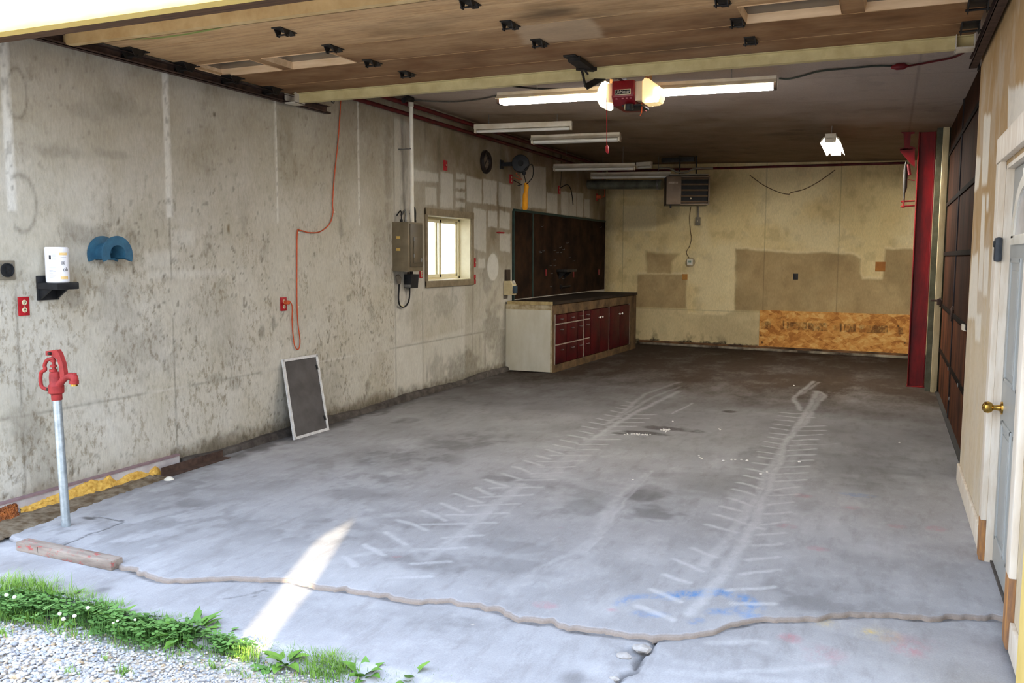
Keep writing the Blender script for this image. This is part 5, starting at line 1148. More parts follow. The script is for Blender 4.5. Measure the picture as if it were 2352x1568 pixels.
# struts
M_strut = pm('cream_painted_strut', S(206, 192, 142), S(182, 166, 118), 7, .6)
def strut(y, x0, x1, h, mat):
    m = MB(); z1 = DZ0 - .002
    m.box((x0, y, z1 - h), (x1, y + .006, z1), .0); m.box((x0, y + .006, z1 - h), (x1, y + .06, z1 - h + .006)); m.box((x0, y - .03, z1 - .006), (x1, y, z1)); m.box((x0, y + .054, z1 - h), (x1, y + .06, z1 - h + .02))
    return m.build('strut', mat, gd)
sy0 = on_z(700, 200, DZ0 - .03).y; strut(6.34, DX0 + .05, .44, .075, M_strut)
strut(4.085, DX0 - .03, DX1, .07, pm('tan_painted_strut', S(206, 178, 128), S(186, 154, 104), 8, .65))
MB().box((DX0, 3.60, DZ0 - .012), (DX1, 3.66, DZ0)).build('bottom_seal', M_blackrub, gd)
# hinges
def hinge(x, y, nm='hinge'):
    m = MB(); z = DZ0
    m.box((x - .035, y - .085, z - .006), (x + .035, y + .085, z), .002); m.prism([(x - .035, y - .06, z - .004), (x - .035, y + .01, z - .004), (x - .035, y - .005, z - .045), (x - .035, y - .03, z - .045)], (.005, 0, 0)); m.prism([(x + .03, y - .06, z - .004), (x + .03, y + .01, z - .004), (x + .03, y - .005, z - .045), (x + .03, y - .03, z - .045)], (.005, 0, 0))
    m.cyl((x - .045, y - .018, z - .034), (x + .045, y - .018, z - .034), .006, n=8)
    m.prism([(x - .035, y + .02, z - .004), (x + .035, y + .02, z - .004), (x + .02, y + .085, z - .018), (x - .02, y + .085, z - .018)], (0, 0, .008))
    return m.build(nm, M_darksteel, gd)
for (px, py) in ((653, 77), (765, 115), (855, 148), (935, 173), (1078, 12), (1172, 62), (1240, 103), (1660, 8), (1695, 57), (1725, 98)):
    p = on_z(px, py, DZ0 - .02); hinge(p.x, p.y)
# end hinges with rollers
for side, xs__, pts in (('l', DX0 + .03, (4.60, 5.08, 5.57, 6.06)), ('r', DX1 - .05, (4.55, 5.05, 5.55, 6.05))):
    for y in pts:
        m = MB(); x = xs__; m.box((x - .05, y - .09, DZ0 - .006), (x + .05, y + .09, DZ0), .002); m.prism([(x - .05, y - .08, DZ0), (x - .05, y + .05, DZ0), (x - .05, y + .01, DZ0 - .06), (x - .05, y - .04, DZ0 - .06)], (.006, 0, 0)); m.prism([(x + .045, y - .08, DZ0), (x + .045, y + .05, DZ0), (x + .045, y + .01, DZ0 - .06), (x + .045, y - .04, DZ0 - .06)], (.006, 0, 0)); xo = x - .06 if side == 'l' else x + .06
        m.cyl((x - .06, y - .02, DZ0 - .045), (x + .06, y - .02, DZ0 - .045), .007, n=8); ho = m.build('end_hinge', M_darksteel, gd)
        xr = LX + .042 if side == 'l' else RX - .045
        MB().cyl((xr - .008, y - .02, DZ0 - .045), (xr + .008, y - .02, DZ0 - .045), .022, n=14).build('roller', M_black, ho)
for x in (DX0 + .02, DX1 - .07):
    MB().box((x - .03, 6.30, DZ0 - .085), (x + .07, 6.41, DZ0 - .0785), .002); m = MB(); m.box((x - .04, 6.28, DZ0 - .09), (x + .07, 6.42, DZ0 - .078), .003); m.box((x - .04, 6.28, DZ0 - .09), (x - .034, 6.42, DZ0), .001); m.box((x + .064, 6.28, DZ0 - .09), (x + .07, 6.42, DZ0), .001); m.build('end_bracket', M_offwhite, gd)
# tracks
def track(x, s, y0, y1, z, label):
    m = MB()
    m.box((x, y0, z - .03), (x + s * .004, y1, z + .03)); m.box((x, y0, z - .034), (x + s * .05, y1, z - .030)); m.box((x, y0, z + .030), (x + s * .05, y1, z + .034)); m.box((x + s * .046, y0, z - .034), (x + s * .05, y1, z - .018)); 
    o = m.build('door_track', M_rust); return tag(o, label, 'track')
track(LX + .02, 1, 3.75, 6.95, DZ0 - .045, 'dark steel overhead door track along the left wall')
track(RX - .02, -1, 3.75, 7.02, DZ0 - .045, 'dark steel overhead door track along the right wall')
MB_h = MB(); MB_h.box((RX - .016, 7.0, DZ0 - .09), (RX - .002, 7.06, DZ0 + .03), .002); tag(MB_h.build('track_hanger', M_darksteel), 'small steel hanger at the rear end of the right track', 'hanger')
# ------------------------------------------------------------------ opener
oy = 6.92
def oo(px, py, y=oy): return on_y(px, py, y)
ol, orr = oo(1405, 215), oo(1456, 210); ocx = (ol.x + orr.x) / 2; ow = orr.x - ol.x; ozt, ozb = oo(1430, 184).z, oo(1430, 240).z
opn = thing('door_opener', 'garage door opener with dark red centre and two glowing cream lamp covers', 'door opener', (ocx, oy, ozb))
M_ored = pm('glossy_dark_red_housing', S(138, 16, 26), S(112, 12, 20), 6, .3, spec=.5)
MB().box((ocx - ow / 2, oy, ozb + .06), (ocx + ow / 2, oy + .42, ozt), .012).build('motor_housing', M_ored, opn)
m_ = MB(); m_.prism([(ocx - ow / 2, oy, ozb + .075), (ocx - ow / 2, oy + .05, ozb), (ocx - ow / 2, oy + .40, ozb), (ocx - ow / 2, oy + .40, ozb + .075)], (ow, 0, 0)); m_.build('control_panel', pm('deeper_red_panel', S(112, 14, 24), S(92, 10, 18), 6, .35), opn)
# cream wings
M_wing = pm('cream_opener_wings', S(226, 204, 170), S(216, 192, 156), 6, .45)
MB().box((ocx - ow / 2 - .05, oy + .03, ozb + .03), (ocx - ow / 2, oy + .40, ozt - .01), .006).build('wing', M_wing, opn); MB().box((ocx + ow / 2, oy + .03, ozb + .03), (ocx + ow / 2 + .06, oy + .40, ozt - .01), .006).build('wing', M_wing, opn)
lw = oo(1368, 210).x; rw_ = oo(1514, 210).x
M_lampL = emit('bright_lamp_cover', (1, .80, .48, 1), 9, (.9, .8, .6, 1)); M_lampR = emit('glowing_cream_cover', (1, .70, .26, 1), .36, (.95, .84, .6, 1)); M_lampB = emit('bright_cover_edge', (1, .82, .5, 1), 8, (.9, .8, .6, 1))
xa = ocx - ow / 2 - .05; xb_ = ocx + ow / 2 + .06; zt1, zm, zb1 = ozt + .01, (ozt + ozb) / 2, ozb + .0
def cover(x0, x1, nm, mat, prof):
    m = MB(); m.prism([(x0 + (x1 - x0) * f, oy + .02, zb1 + (zt1 - zb1) * g) for f, g in prof], (0, .20, 0)); es = [e for e in m.bm.edges]; bmesh.ops.bevel(m.bm, geom=es, offset=.012, segments=2, affect='EDGES'); return m.build(nm, mat, opn)
cover(xa, lw, 'left_lamp_cover', M_lampL, [(0, -.04), (0, 1), (.4, 1.), (.8, .80), (1, .5), (.97, .28), (.6, -.02)])
cover(xb_, rw_, 'right_lamp_cover', M_lampR, [(0, .02), (0, 1), (.3, 1), (.98, .62), (.98, .2), (.8, .04)])
m_ = MB(); xr2 = rw_; m_.obox((xb_ + (xr2 - xb_) * .86, oy + .016, zb1 + (zt1 - zb1) * .36), V((xr2 - xb_) * .13, 0, 0), V(0, .010, 0), V(0, 0, (zt1 - zb1) * .22), .006); m_.build('glowing_edge', M_lampB, opn); m_ = MB(); m_.obox((xb_ + (xr2 - xb_) * .60, oy + .016, zb1 + (zt1 - zb1) * .10), V((xr2 - xb_) * .34, 0, 0), V(0, .010, 0), V(0, 0, (zt1 - zb1) * .07), .006); m_.build('glowing_edge', M_lampB, opn)
m_ = MB(); m_.lathe([(.038, 0), (.038, -.03), (.034, -.045), (0, -.048)], (ocx + .045, oy + .03, ozb + .002), (0, 0, 1), 20); m_.box((ocx - .02, oy + .04, ozb - .008), (ocx + ow / 2 + .05, oy + .3, ozb + .004), .004); m_.build('bulb_socket', M_black, opn)
lp = MB(); lp.box((ocx - ow * .36, oy - .004, ozt - .115), (ocx + ow * .36, oy + .001, ozt - .072), .002); lpo = lp.build('name_plate', M_ivory, opn)
lp = MB(); lp.box((ocx - ow * .335, oy - .006, ozt - .110), (ocx + ow * .335, oy - .0035, ozt - .077)); lp.build('plate_field', M_blackrub, lpo)
tm = text_mesh('LiftMaster', .036); tv = np.array([v.co[:] for v in tm.vertices]); wtx = tv[:, 0].max() - tv[:, 0].min(); kx = ow * .62 / wtx
m_ = MB()
for f in tm.polygons: m_.bm.faces.new([m_.bm.verts.new((ocx + tm.vertices[i].co.x * kx, oy - .0072, ozt - .0935 + tm.vertices[i].co.y)) for i in f.vertices])
m_.build('lettering', M_white, lpo, flat=True); bpy.data.meshes.remove(tm)
M_pinkp = pm('pink_print', S(178, 110, 112), S(160, 90, 96), 30, .5)
for f in (-.3, -.02, .16, .34): MB().box((ocx + ow * f - .008, oy - .001 + .012, ozb + .045), (ocx + ow * f + .008, oy + .022, ozb + .055)).build('button', M_pinkp, opn)
for px, nm in ((1404, 'l'), (1485, 'r'), (1494, 'rr')):
    p = oo(px, 180, oy + .2); m_ = MB(); zc2 = ceil_z(p.x); m_.box((p.x - .012, p.y - .002, ozt - .02), (p.x + .012, p.y + .002, zc2)); m_.build('hanging_strap', pm('brown_steel_strap', S(150, 116, 82), S(126, 94, 66), 20, .5), opn)
MB().box((ocx - .03, 6.48, ozt + .0), (ocx + .005, oy + .1, ozt + .03), .003).build('rail', M_darksteel, opn)
am = MB(); e0 = on_z(1345, 165, DZ0 - .06); e1 = on_y(1345, 200, 6.29); e2 = on_y(1388, 176, 6.40); am.beam(on_z(1335, 152, DZ0 - .02), e0 + V(.02, 0, -.02), .03, .012); am.beam(on_y(1336, 158, 6.29), e1, .026, .012); am.beam(e1, e2, .045, .014, (0, 1, 0)); am.beam(e2, (ocx - .02, 6.85, ozt + .005), .03, .012, (0, 1, 0)); am.build('arm', M_darksteel, opn)
p = on_z(1312, 136, DZ0 - .02); q = on_z(1350, 158, DZ0 - .03); m_ = MB(); m_.box((p.x - .04, p.y - .06, DZ0 - .012), (p.x + .05, p.y + .06, DZ0 - .0005), .003); m_.beam(p + V(.02, 0, 0), q, .09, .03); m_.beam(q + V(-.05, -.08, -.005), q + V(.05, .02, -.005), .06, .025); m_.build('door_bracket', M_darksteel, gd)
rp0, rp1 = oo(1393, 186, oy - .06), oo(1394, 342, oy - .06)
rcrd = thing('release_cord', 'thin red release cord with a red knob hanging before the opener', 'cord', rp1)
MB().cyl(rp0, rp1, .0035, n=6).build('cord', M_red, rcrd); MB().tube([rp1 + V(0, 0, .03), rp1 + V(0, 0, .02), rp1 + V(.004, 0, -.02), rp1 + V(.01, 0, -.035)], [.004, .012, .014, .006], 8).build('pull_knob', M_red, rcrd)
wv = [oo(1496, 168, oy + .3), oo(1490, 180, oy + .26), oo(1489, 192, oy + .2)]; tag(MB().tube(spline(wv, 5), .006, 6).build('antenna_wire', M_orange), 'orange wire above the right lamp cover of the opener', 'wire')
wv = [oo(1474, 246, oy + .1), oo(1474, 256, oy + .08), oo(1470, 266, oy + .08)]; wv[0].z += .03; tag(MB().tube(spline(wv, 5), .004, 6).build('antenna_wire', M_orange), 'short orange wire hanging under the right lamp cover', 'wire')

# ------------------------------------------------------------------ fluorescent fixtures
M_tube_on = emit('lit_tube', (1, .97, .93, 1), 34, (.95, .95, .95, 1)); M_tube_far = emit('bright_lit_tube', (1, .95, .86, 1), 210, (.95, .95, .95, 1)); M_tube_off = pm('unlit_tube', S(226, 224, 216), S(214, 210, 200), 4, .3)
M_fix = pm('white_fixture_enamel', S(222, 214, 196), S(200, 188, 164), 6, .5); M_chain = M_steel
def fixture(p0, p1, label, lit=None, wide=.16, hang=True, tubes=2, strip_=False, matf=None, drop=.045, endc=None, lip=.009):
    p0, p1 = Vector(p0), Vector(p1); a = (p1 - p0).normalized(); up = V(0, 0, 1); sd = a.cross(up).normalized(); up = sd.cross(a); L = (p1 - p0).length; mid = (p0 + p1) / 2; matf = matf or M_fix
    r = thing('fluorescent_light', label, 'ceiling light', mid)
    m = MB(); m.obox(mid + up * .045, a * L / 2, sd * (.06 if not strip_ else .035), up * .03, .004)
    if not strip_:
        for s in (-1, 1):
            m.prism([p0 + up * .05 + sd * s * .058, p0 + up * .015 + sd * s * wide / 2, p0 + up * lip + sd * s * (wide / 2 + .012), p0 + up * .04 + sd * s * .05], a * L)
    m.build('housing', matf, r)
    off = [0] if tubes == 1 else [-.042, .042]
    for o in off:
        q0, q1 = p0 + sd * o + a * .03 - up * .008, p1 + sd * o - a * .03 - up * .008
        MB().cyl(q0, q1, .018, n=12).build('tube', lit or M_tube_off, r)
    for e, s in ((p0, 1), (p1, -1)):
        MB().obox(e + a * s * .012 + up * .002, a * .012, sd * (.062 if tubes == 2 else .022), up * .028, .003).build('end_cap', endc or matf, r)
    if hang:
        for f in (.15, .85):
            q = p0.lerp(p1, f) + up * .07; m = MB(); zc = ceil_z(q.x); m.tube([q, (q.x, q.y, zc)], .004, 6); m.build('hanger', M_chain, r)
    return r
zl = 3.01; A0, A1 = on_z(1146, 234, zl), on_z(1784, 197, zl)
fixture(A0, A1, 'long lit fluorescent light across the ceiling behind the door opener', M_tube_on, .2, endc=M_rust)
zz = 3.10; fixture(on_z(1090, 301, zz), on_z(1314, 293, zz), 'slim unlit single tube light left of the opener', tubes=1, strip_=True)
zz = 3.02; fixture(on_z(1222, 326, zz), on_z(1425, 319, zz), 'white unlit two tube light third in the row from the opener', wide=.2)
zz = 2.94; fixture(on_z(1272, 389, zz), on_z(1459, 386, zz), 'unlit two tube light just above the tool board end', wide=.18)
zz = 2.93; fixture(on_z(1357, 407, zz), on_z(1540, 405, zz), 'lowest unlit two tube light just left of the heater', wide=.18)
zz = 3.05; fixture(on_z(1463, 384, zz), on_z(1497, 382, zz), 'short unlit light end beside the heater hangers', tubes=1, strip_=True, hang=False)
zz = 2.97; fixture(on_z(1897, 322, zz) + V(.05, 0, 0), on_z(1911, 353, zz) + V(.05, 0, 0), 'lit two tube light hanging at right before the red column', M_tube_far, .2, lip=-.030)

# ceiling cables
def ctube(pxs, label, mat, r=.008, dz=.015, nm='ceiling_cable'):
    P = []
    for x, y in pxs:
        p = on_z(x, y, 3.17)
        for _ in range(3): p = on_z(x, y, ceil_z(p.x) - dz)
        P.append(p)
    return tag(MB().tube(spline(P, 6), r, 7).build(nm, mat), label, 'cable')
ctube([(950, 230), (1000, 233), (1050, 233), (1100, 228), (1140, 220), (1166, 216)], 'grey cable from the conduit top to the long lit light', M_greycab)
ctube([(1146, 192), (1180, 198), (1230, 203), (1300, 205), (1370, 203)], 'dark cable sagging on the ceiling behind the door strut', M_darksteel)
ctube([(1790, 180), (1812, 181), (1840, 175), (1885, 163), (1950, 157), (2020, 151), (2062, 153)], 'dark green cable from the long light to the red cord', M_grn)
ctube([(2062, 153), (2090, 151), (2140, 142), (2195, 130), (2232, 108)], 'dull red cord along the ceiling to the right track', M_redpipe)
p = on_z(2066, 153, ceil_z(.0) - .03); tag(MB().tube([p + V(-.06, .01, 0), p + V(-.02, 0, 0), p + V(.03, 0, 0), p + V(.06, 0, 0)], [.010, .026, .026, .010], 10).build('cable_plug', M_darkred), 'dark plug joining the green and red ceiling cables', 'plug')
p = on_z(1165, 218, ceil_z(-3.6) - .02); 
m_ = MB(); a = V(LX + .155, ct.y, 3.262); m_.tube([a + V(.0, -.16, -.03), a + V(0, -.06, .004), a + V(0, .03, .006)], .028, 10); tag(m_.build('conduit_elbow', M_darksteel), 'dark conduit elbow at the ceiling above the white conduit', 'elbow')

# ------------------------------------------------------------------ red steel column with jib bracket, white post, sliding door
CY = 11.84
cx0, cx1 = on_y(2083, 888, CY).x, on_y(2122, 890, CY).x; ch_ = ceil_z(.36) - .004
colm = thing('steel_column', 'red painted steel I-beam column standing before the back right corner', 'column', ((cx0 + cx1) / 2, CY + .09, 0))
m_ = MB(); m_.box((cx0, CY, 0), (cx0 + .011, CY + .17, ch_), .003); m_.build('left_flange', M_redbeam, colm)
m_ = MB(); m_.box((cx1 - .011, CY, 0), (cx1, CY + .17, ch_), .003); m_.build('right_flange', M_redbeam, colm)
MB().box((cx0 + .011, CY + .05, 0), (cx1 - .011, CY + .064, ch_)).build('web', M_redbeam, colm)
MB().box((cx0 - .005, CY - .01, 0), (cx1 + .005, CY + .18, .012), .003).build('base_plate', M_redbeam, colm)
cc2 = crop(2040, 280, 2.45)
def oc(x, y, d=.04): return on_y(*cc2(x, y), CY + d)
jb = MB(); jb.prism([oc(75, 52), oc(150, 52), oc(150, 66), oc(128, 70), oc(124, 136), oc(150, 142), oc(150, 255), oc(132, 240), oc(66, 165), (oc(66, 152)), oc(92, 142), oc(86, 66), oc(75, 62)], (0, .02, 0)); jb.prism([oc(68, 150), oc(155, 146), oc(155, 152), oc(68, 158)], (0, .14, 0)); jb.build('jib_bracket', M_redbeam, colm)
tbk = MB(); tbk.tube([oc(102, 225), oc(98, 260), oc(97, 300), oc(94, 370), oc(90, 400), oc(88, 445)], [.010, .022, .026, .026, .012, .010], 10); tbk.build('turnbuckle', M_darksteel, colm)
m_ = MB(); m_.tube([oc(112, 238), oc(120, 300)], .022, 8); m_.tube([oc(112, 325), oc(150, 330)], .006, 6); m_.build('hook_rod', M_darkred, colm)
MB().tube([oc(72, 448), oc(150, 444)], .010, 8).build('lower_bracket', M_redbeam, colm); MB().tube([oc(70, 476), oc(150, 470)], .010, 8).build('lower_bracket', M_redbeam, colm); MB().tube([oc(86, 440), oc(86, 484)], .012, 8).build('bracket_pin', M_redbeam, colm)
PX0, PX1 = on_y(2137, 893, 11.5).x, on_y(2151, 895, 11.5).x
pst = thing('white_post', 'white painted wooden post between the red column and sliding door', 'post', ((PX0 + PX1) / 2, 11.5, 0))
MB().box((PX0, 11.46, 0), (PX1, 11.54, ceil_z(PX1) - .004), .004).build('timber', pm('chipped_white_post', S(202, 188, 150), S(172, 154, 116), 6, .6, stretch=(2, 2, .4)), pst)
zq = on_y(2142, 690, 11.45).z
m_ = MB(); m_.box((PX0 - .05, 11.44, zq - .012), (PX1 + .02, 11.46, zq + .012), .002); m_.box((PX0 + .02, 11.42, zq - .05), (PX0 + .06, 11.46, zq + .02), .006); m_.tube([(PX1 - .02, 11.45, zq + .03), (PX1 + .005, 11.43, zq), (PX1 - .01, 11.44, zq - .07)], .010, 8); m_.build('hasp', M_rust, pst)
structure(MB().box((PX0 - .06, 11.56, 0), (.68, 11.62, ceil_z(.4) - .004)).build('trim_5', pm('murky_green_jamb', S(94, 96, 80), S(66, 64, 52), 5, .8)), 'dim jamb board behind the white post')
SX = .60
M_sl = pm('dark_brown_door_boards', S(64, 38, 24), S(36, 22, 15), 2.2, .9, spec=.04, stretch=(1, 1.6, .5), bump=.15); M_sl2 = pm('rust_stained_door_boards', S(92, 54, 34), S(48, 30, 22), 2.6, .9, spec=.04, stretch=(1, 1.4, .5), bump=.15); M_batt = pm('near_black_batten', S(30, 21, 16), S(20, 14, 11), 8, .9, spec=.04)
sld = thing('sliding_door', 'tall dark brown sliding door of boards and battens on the right', 'door', (SX, 9.2, .0))
sy_ = on_x(2190, 720, SX).y
zs = [(on_x(2171, 366, SX).z + on_x(2243, 263, SX).z) / 2, (on_x(2167, 479, SX).z + on_x(2234, 419, SX).z) / 2, (on_x(2162, 588, SX).z + on_x(2230, 572, SX).z) / 2, (on_x(2150, 700, SX).z + on_x(2220, 731, SX).z) / 2, (on_x(2155, 793, SX).z + on_x(2210, 896, SX).z) / 2]
zl_ = [3.11] + sorted(zs, reverse=True) + [.03]
for (a, b) in ((7.0, sy_), (sy_, 11.40)):
    for i in range(len(zl_) - 1):
        MB().box((SX, a + .004, zl_[i + 1] + .003), (SX + .03, b - .004, zl_[i] - .003), .003).build('board', M_sl2 if (zl_[i] < 1.3) else M_sl, sld)
for z in zl_[1:-1]: MB().box((SX - .012, 7.0, z - .022), (SX - .0005, 11.40, z + .022), .002).build('batten', M_batt, sld)
MB().box((SX - .010, sy_ - .03, .03), (SX - .0005, sy_ + .03, 3.11)).build('stile', pm('blue_grey_smeared_stile', S(54, 52, 56), S(34, 26, 22), 2, .9, spec=.04, stretch=(1, 1, .5)), sld)
rg = on_x(2185, 722, SX - .02); m_ = MB(); m_.tube([rg + V(0, .05 * math.cos(a), .06 * math.sin(a)) for a in np.linspace(0, 2 * PI, 17)], .008, 8, False); m_.box(rg + V(0, -.03, .045), rg + V(.02, .03, .08), .003); m_.build('ring_pull', M_rust, sld)
for px, py in ((2178, 847), (2200, 884), (2180, 915)):
    p = on_x(px, py, SX - .012); MB().box((SX - .016, p.y - .02, p.z - .015), (SX - .012, p.y + .02, p.z + .015), .001).build('rivet_plate', M_steel, sld)
tgp = on_x(2212, 752, SX - .02); tg = MB(); tg.prism([tgp + V(0, -.12, -.02), tgp + V(0, .16, -.03), tgp + V(0, .18, .02), tgp + V(0, -.10, .03)], (.019, 0, 0)); tag(tg.build('paper_tag', M_white), 'small white paper tag stuck on the sliding door edge', 'tag')
structure(MB().box((SX - .03, 7.0, -.001), (SX + .04, 11.5, .012)).build('trim_6', M_blackrub), 'dark floor guide strip below the sliding door')

# ------------------------------------------------------------------ entry door on the right
LFX = .565
casing = MB(); M_cas = pm('chalky_white_casing', S(226, 218, 204), S(206, 192, 172), 10, .6, stretch=(2, 2, .3))
casing.box((RX - .028, DY1 - .012, .22), (RX, DY1 + .10, DZ + .02), .004); casing.box((RX - .028, DY0 - .11, .30), (RX, DY0 + .012, DZ + .02), .004); casing.box((RX - .034, DY0 - .16, DZ + .02), (RX, DY1 + .15, DZ + .15), .004)
d1 = casing.build('door_1', M_cas); structure(d1, 'grey-blue panelled entry door with white casing on the right')
M_rot = pm('rotted_orange_wood', S(188, 134, 74), S(120, 92, 74), 12, .9, stretch=(2, 2, .3), bump=.5)
for (a, b, z) in ((DY1 - .012, DY1 + .10, .22), (DY0 - .11, DY0 + .012, .30)):
    MB().box((RX - .026, a, .0), (RX, b, z), .004).build('casing_foot', M_rot, d1)
jm = MB(); jm.box((RX, DY1 - .02, 0), (RX + .12, DY1 + .0, DZ)); jm.box((RX, DY0, 0), (RX + .12, DY0 + .02, DZ)); jm.box((RX, DY0, DZ - .02), (RX + .12, DY1, DZ)); jm.build('jamb', M_cas, d1)
M_leaf = pm('grey_blue_door_paint', S(168, 170, 166), S(158, 160, 157), 3, .4)
lf = MB().box((LFX, DY0 + .022, .018), (LFX + .045, DY1 - .024, DZ - .024), .003).build('door_leaf', M_leaf, d1)
def panel(y0, y1, z0, z1):
    m = MB(); x = LFX
    for (a, b, c, d) in ((y0, y1, z0, z0 + .022), (y0, y1, z1 - .022, z1), (y0, y0 + .022, z0, z1), (y1 - .022, y1, z0, z1)): m.box((x - .008, a, c), (x + .002, b, d), .003)
    m.box((x - .005, y0 + .06, z0 + .06), (x + .002, y1 - .06, z1 - .06), .004); m.build('raised_panel', M_leaf, lf)
yc = (DY0 + DY1) / 2
for (a, b) in ((DY0 + .13, yc - .05), (yc + .05, DY1 - .13)):
    panel(a, b, .16, .78); panel(a, b, .98, 1.60)
fan = MB(); R_o, R_i = .40, .32; wz_ = 1.70
N_ = 20
for i in range(N_):
    a0, a1 = PI * i / N_, PI * (i + 1) / N_
    P = lambda r, a, x: V(x, yc + r * math.cos(a), wz_ + r * .72 * math.sin(a))
    q = [P(R_i, a0, LFX - .012), P(R_o, a0, LFX - .012), P(R_o, a1, LFX - .012), P(R_i, a1, LFX - .012)]; fan.prism(q, (.014, 0, 0))
fan.box((LFX - .012, yc - R_o, wz_ - .035), (LFX + .002, yc + R_o, wz_ + .012), .003)
fan.build('fan_window_frame', M_white, lf)
m_ = MB(); m_.prism([V(LFX - .004, yc + R_i * math.cos(a), wz_ + R_i * .72 * math.sin(a)) for a in np.linspace(0, PI, 24)], (.005, 0, 0)); t = NT('frosted_fan_glass'); M_fg = t.fin(t.ramp(t.noise(6, 3), [(.3, S(196, 196, 198)), (.7, S(172, 170, 170))]), .15, 0, .5); m_.build('fan_window_pane', M_fg, lf)
kb_ = on_x(2268, 897, LFX - .01); ky = kb_.y; kz = kb_.z
MB().lathe([(.034, 0), (.033, -.008), (.016, -.014), (.012, -.035), (.014, -.042), (.026, -.05), (.031, -.066), (.027, -.082), (.012, -.092), (0, -.093)], (LFX, DY1 - .09, kz), (1, 0, 0), 28).build('door_knob', M_brass, lf)
m_ = MB(); m_.box((LFX - .01, DY0 + .02, .0), (LFX + .08, DY1 - .02, .012), .003); m_.build('threshold', M_kerb, d1)
for (a, b, n_) in ((DY1 + .10, 6.95, 'right'), (FY, DY0 - .125, 'right_front')):
    structure(MB().box((RX - .018, a, .0), (RX, b, .125), .004).build('baseboard_' + n_, M_cas), 'white baseboard on the right wall')
kp_ = on_x(2291, 573, RX - .02); kpd = thing('door_keypad', 'dark grey rounded handset holder beside the entry door casing', 'keypad', (RX, kp_.y, kp_.z - .1))
hk_ = (on_x(2291, 546, RX - .02).z - on_x(2291, 602, RX - .02).z) / 2
MB().box((RX - .035, kp_.y - .035, kp_.z - hk_), (RX, kp_.y + .035, kp_.z + hk_), .014).build('case', pm('dark_grey_plastic', S(62, 66, 72), S(48, 52, 58), 20, .5), kpd)
MB().box((RX - .040, kp_.y - .022, kp_.z + hk_ * .2), (RX - .034, kp_.y + .022, kp_.z + hk_ * .7), .002).build('window', M_black, kpd)

# ------------------------------------------------------------------ back wall things
ob = [b_uz(1746, 712), b_uz(2110, 723), b_uz(2110, 815), b_uz(1746, 800)]
u0, u1, z0, z1 = ob[0][0], 5.45, (ob[2][1] + ob[3][1]) / 2, (ob[0][1] + ob[1][1]) / 2
us, vs_ = arr(u0, u1, .007), arr(z0, z1, .007); U, Vv = np.meshgrid(us, vs_, indexing='ij'); G = np.zeros_like(U); co = crop(1730, 700, 6.357)
def stamp(x0, y0, x1, y1, am, sx=26, sy=9, th=.5):
    a, b, c, d = b_uz(*co(x0, y0)), b_uz(*co(x1, y0)), b_uz(*co(x1, y1)), b_uz(*co(x0, y1))
    m = poly_mask(U, Vv, [a, b, c, d], .006); n = vnoise(U * sx, Vv * sy, int(x0) + 1) * .6 + vnoise(U * 50, Vv * 26, int(x0) + 2) * .4
    return am * m * (.35 + .65 * sstep(th - .06, th + .06, n))
for q in ((115,238,262,345,.65),(358,282,382,322,.4),(437,228,461,360,.95),(405,330,440,360,.5),(495,252,790,368,.75),(800,262,1085,382,.7),(1180,300,1245,372,.35),(1266,262,1296,392,.95),(1330,282,1500,392,.75),(1550,288,1640,400,.85),(1650,300,1965,412,.75),(2110,294,2140,330,.95),(2120,330,2185,432,.65),(390,172,430,192,.7),(470,170,500,190,.5)): G = np.maximum(G, stamp(*q))
for x, y, r in ((118, 443, .02), (135, 545, .025), (2215, 552, .02)):
    c = b_uz(*co(x, y)); G = np.maximum(G, .9 * (1 - sstep(.4, 1.2, np.hypot(U - c[0], Vv - c[1]) / r)))
P = np.stack([B0.x + BU.x * U + BN.x * .022, B0.y + BU.y * U + BN.y * .022, Vv], -1); vt = P.reshape(-1, 3); Fq = grid_faces(len(us), len(vs_)); n0 = len(vt); ex = []; ef = []
for (p, q) in (((u0, z0), (u1, z0)), ((u1, z0), (u1, z1)), ((u1, z1), (u0, z1)), ((u0, z1), (u0, z0))):
    k = n0 + len(ex); ex += [tuple(bp(*p, .022)), tuple(bp(*q, .022)), tuple(bp(*q, .003)), tuple(bp(*p, .003))]; ef.append([k, k + 1, k + 2, k + 3])
bb = bp(u0, z0, .01)
osb = np_mesh('strand_board', np.concatenate([vt, np.array(ex)]), np.concatenate([Fq, np.array(ef)]), M_osb, {'mask': np.concatenate([np.stack([G * 0, G, G * 0, G * 0 + 1], -1).reshape(-1, 4), np.zeros((len(ex), 4))])}, off=tuple(bb))
tag(osb, 'fresh orange strand board with dark stamps low on the back wall', 'board')
def bbox_(u0, u1, z0, z1, o0, o1, name, mat, bev=0, parent=None):
    return MB().obox(bp((u0 + u1) / 2, (z0 + z1) / 2, (o0 + o1) / 2), BU * (u1 - u0) / 2, BN * (o1 - o0) / 2, V(0, 0, (z1 - z0) / 2), bev).build(name, mat, parent)
structure(bbox_(.72, 5.45, .035, .075, .001, .03, 'trim_7', pm('scorched_sill_wood', S(128, 90, 56), S(44, 32, 24), 4, .8, stretch=(1, 1, 3)), .003), 'scorched wooden sill along the back wall foot')
structure(bbox_(.72, 5.45, .0, .038, .001, .05, 'baseboard_back', pm('mouldy_white_kerb', S(168, 158, 138), S(66, 56, 46), 2.6, .85), .004), 'mouldy pale concrete kerb along the back wall foot')
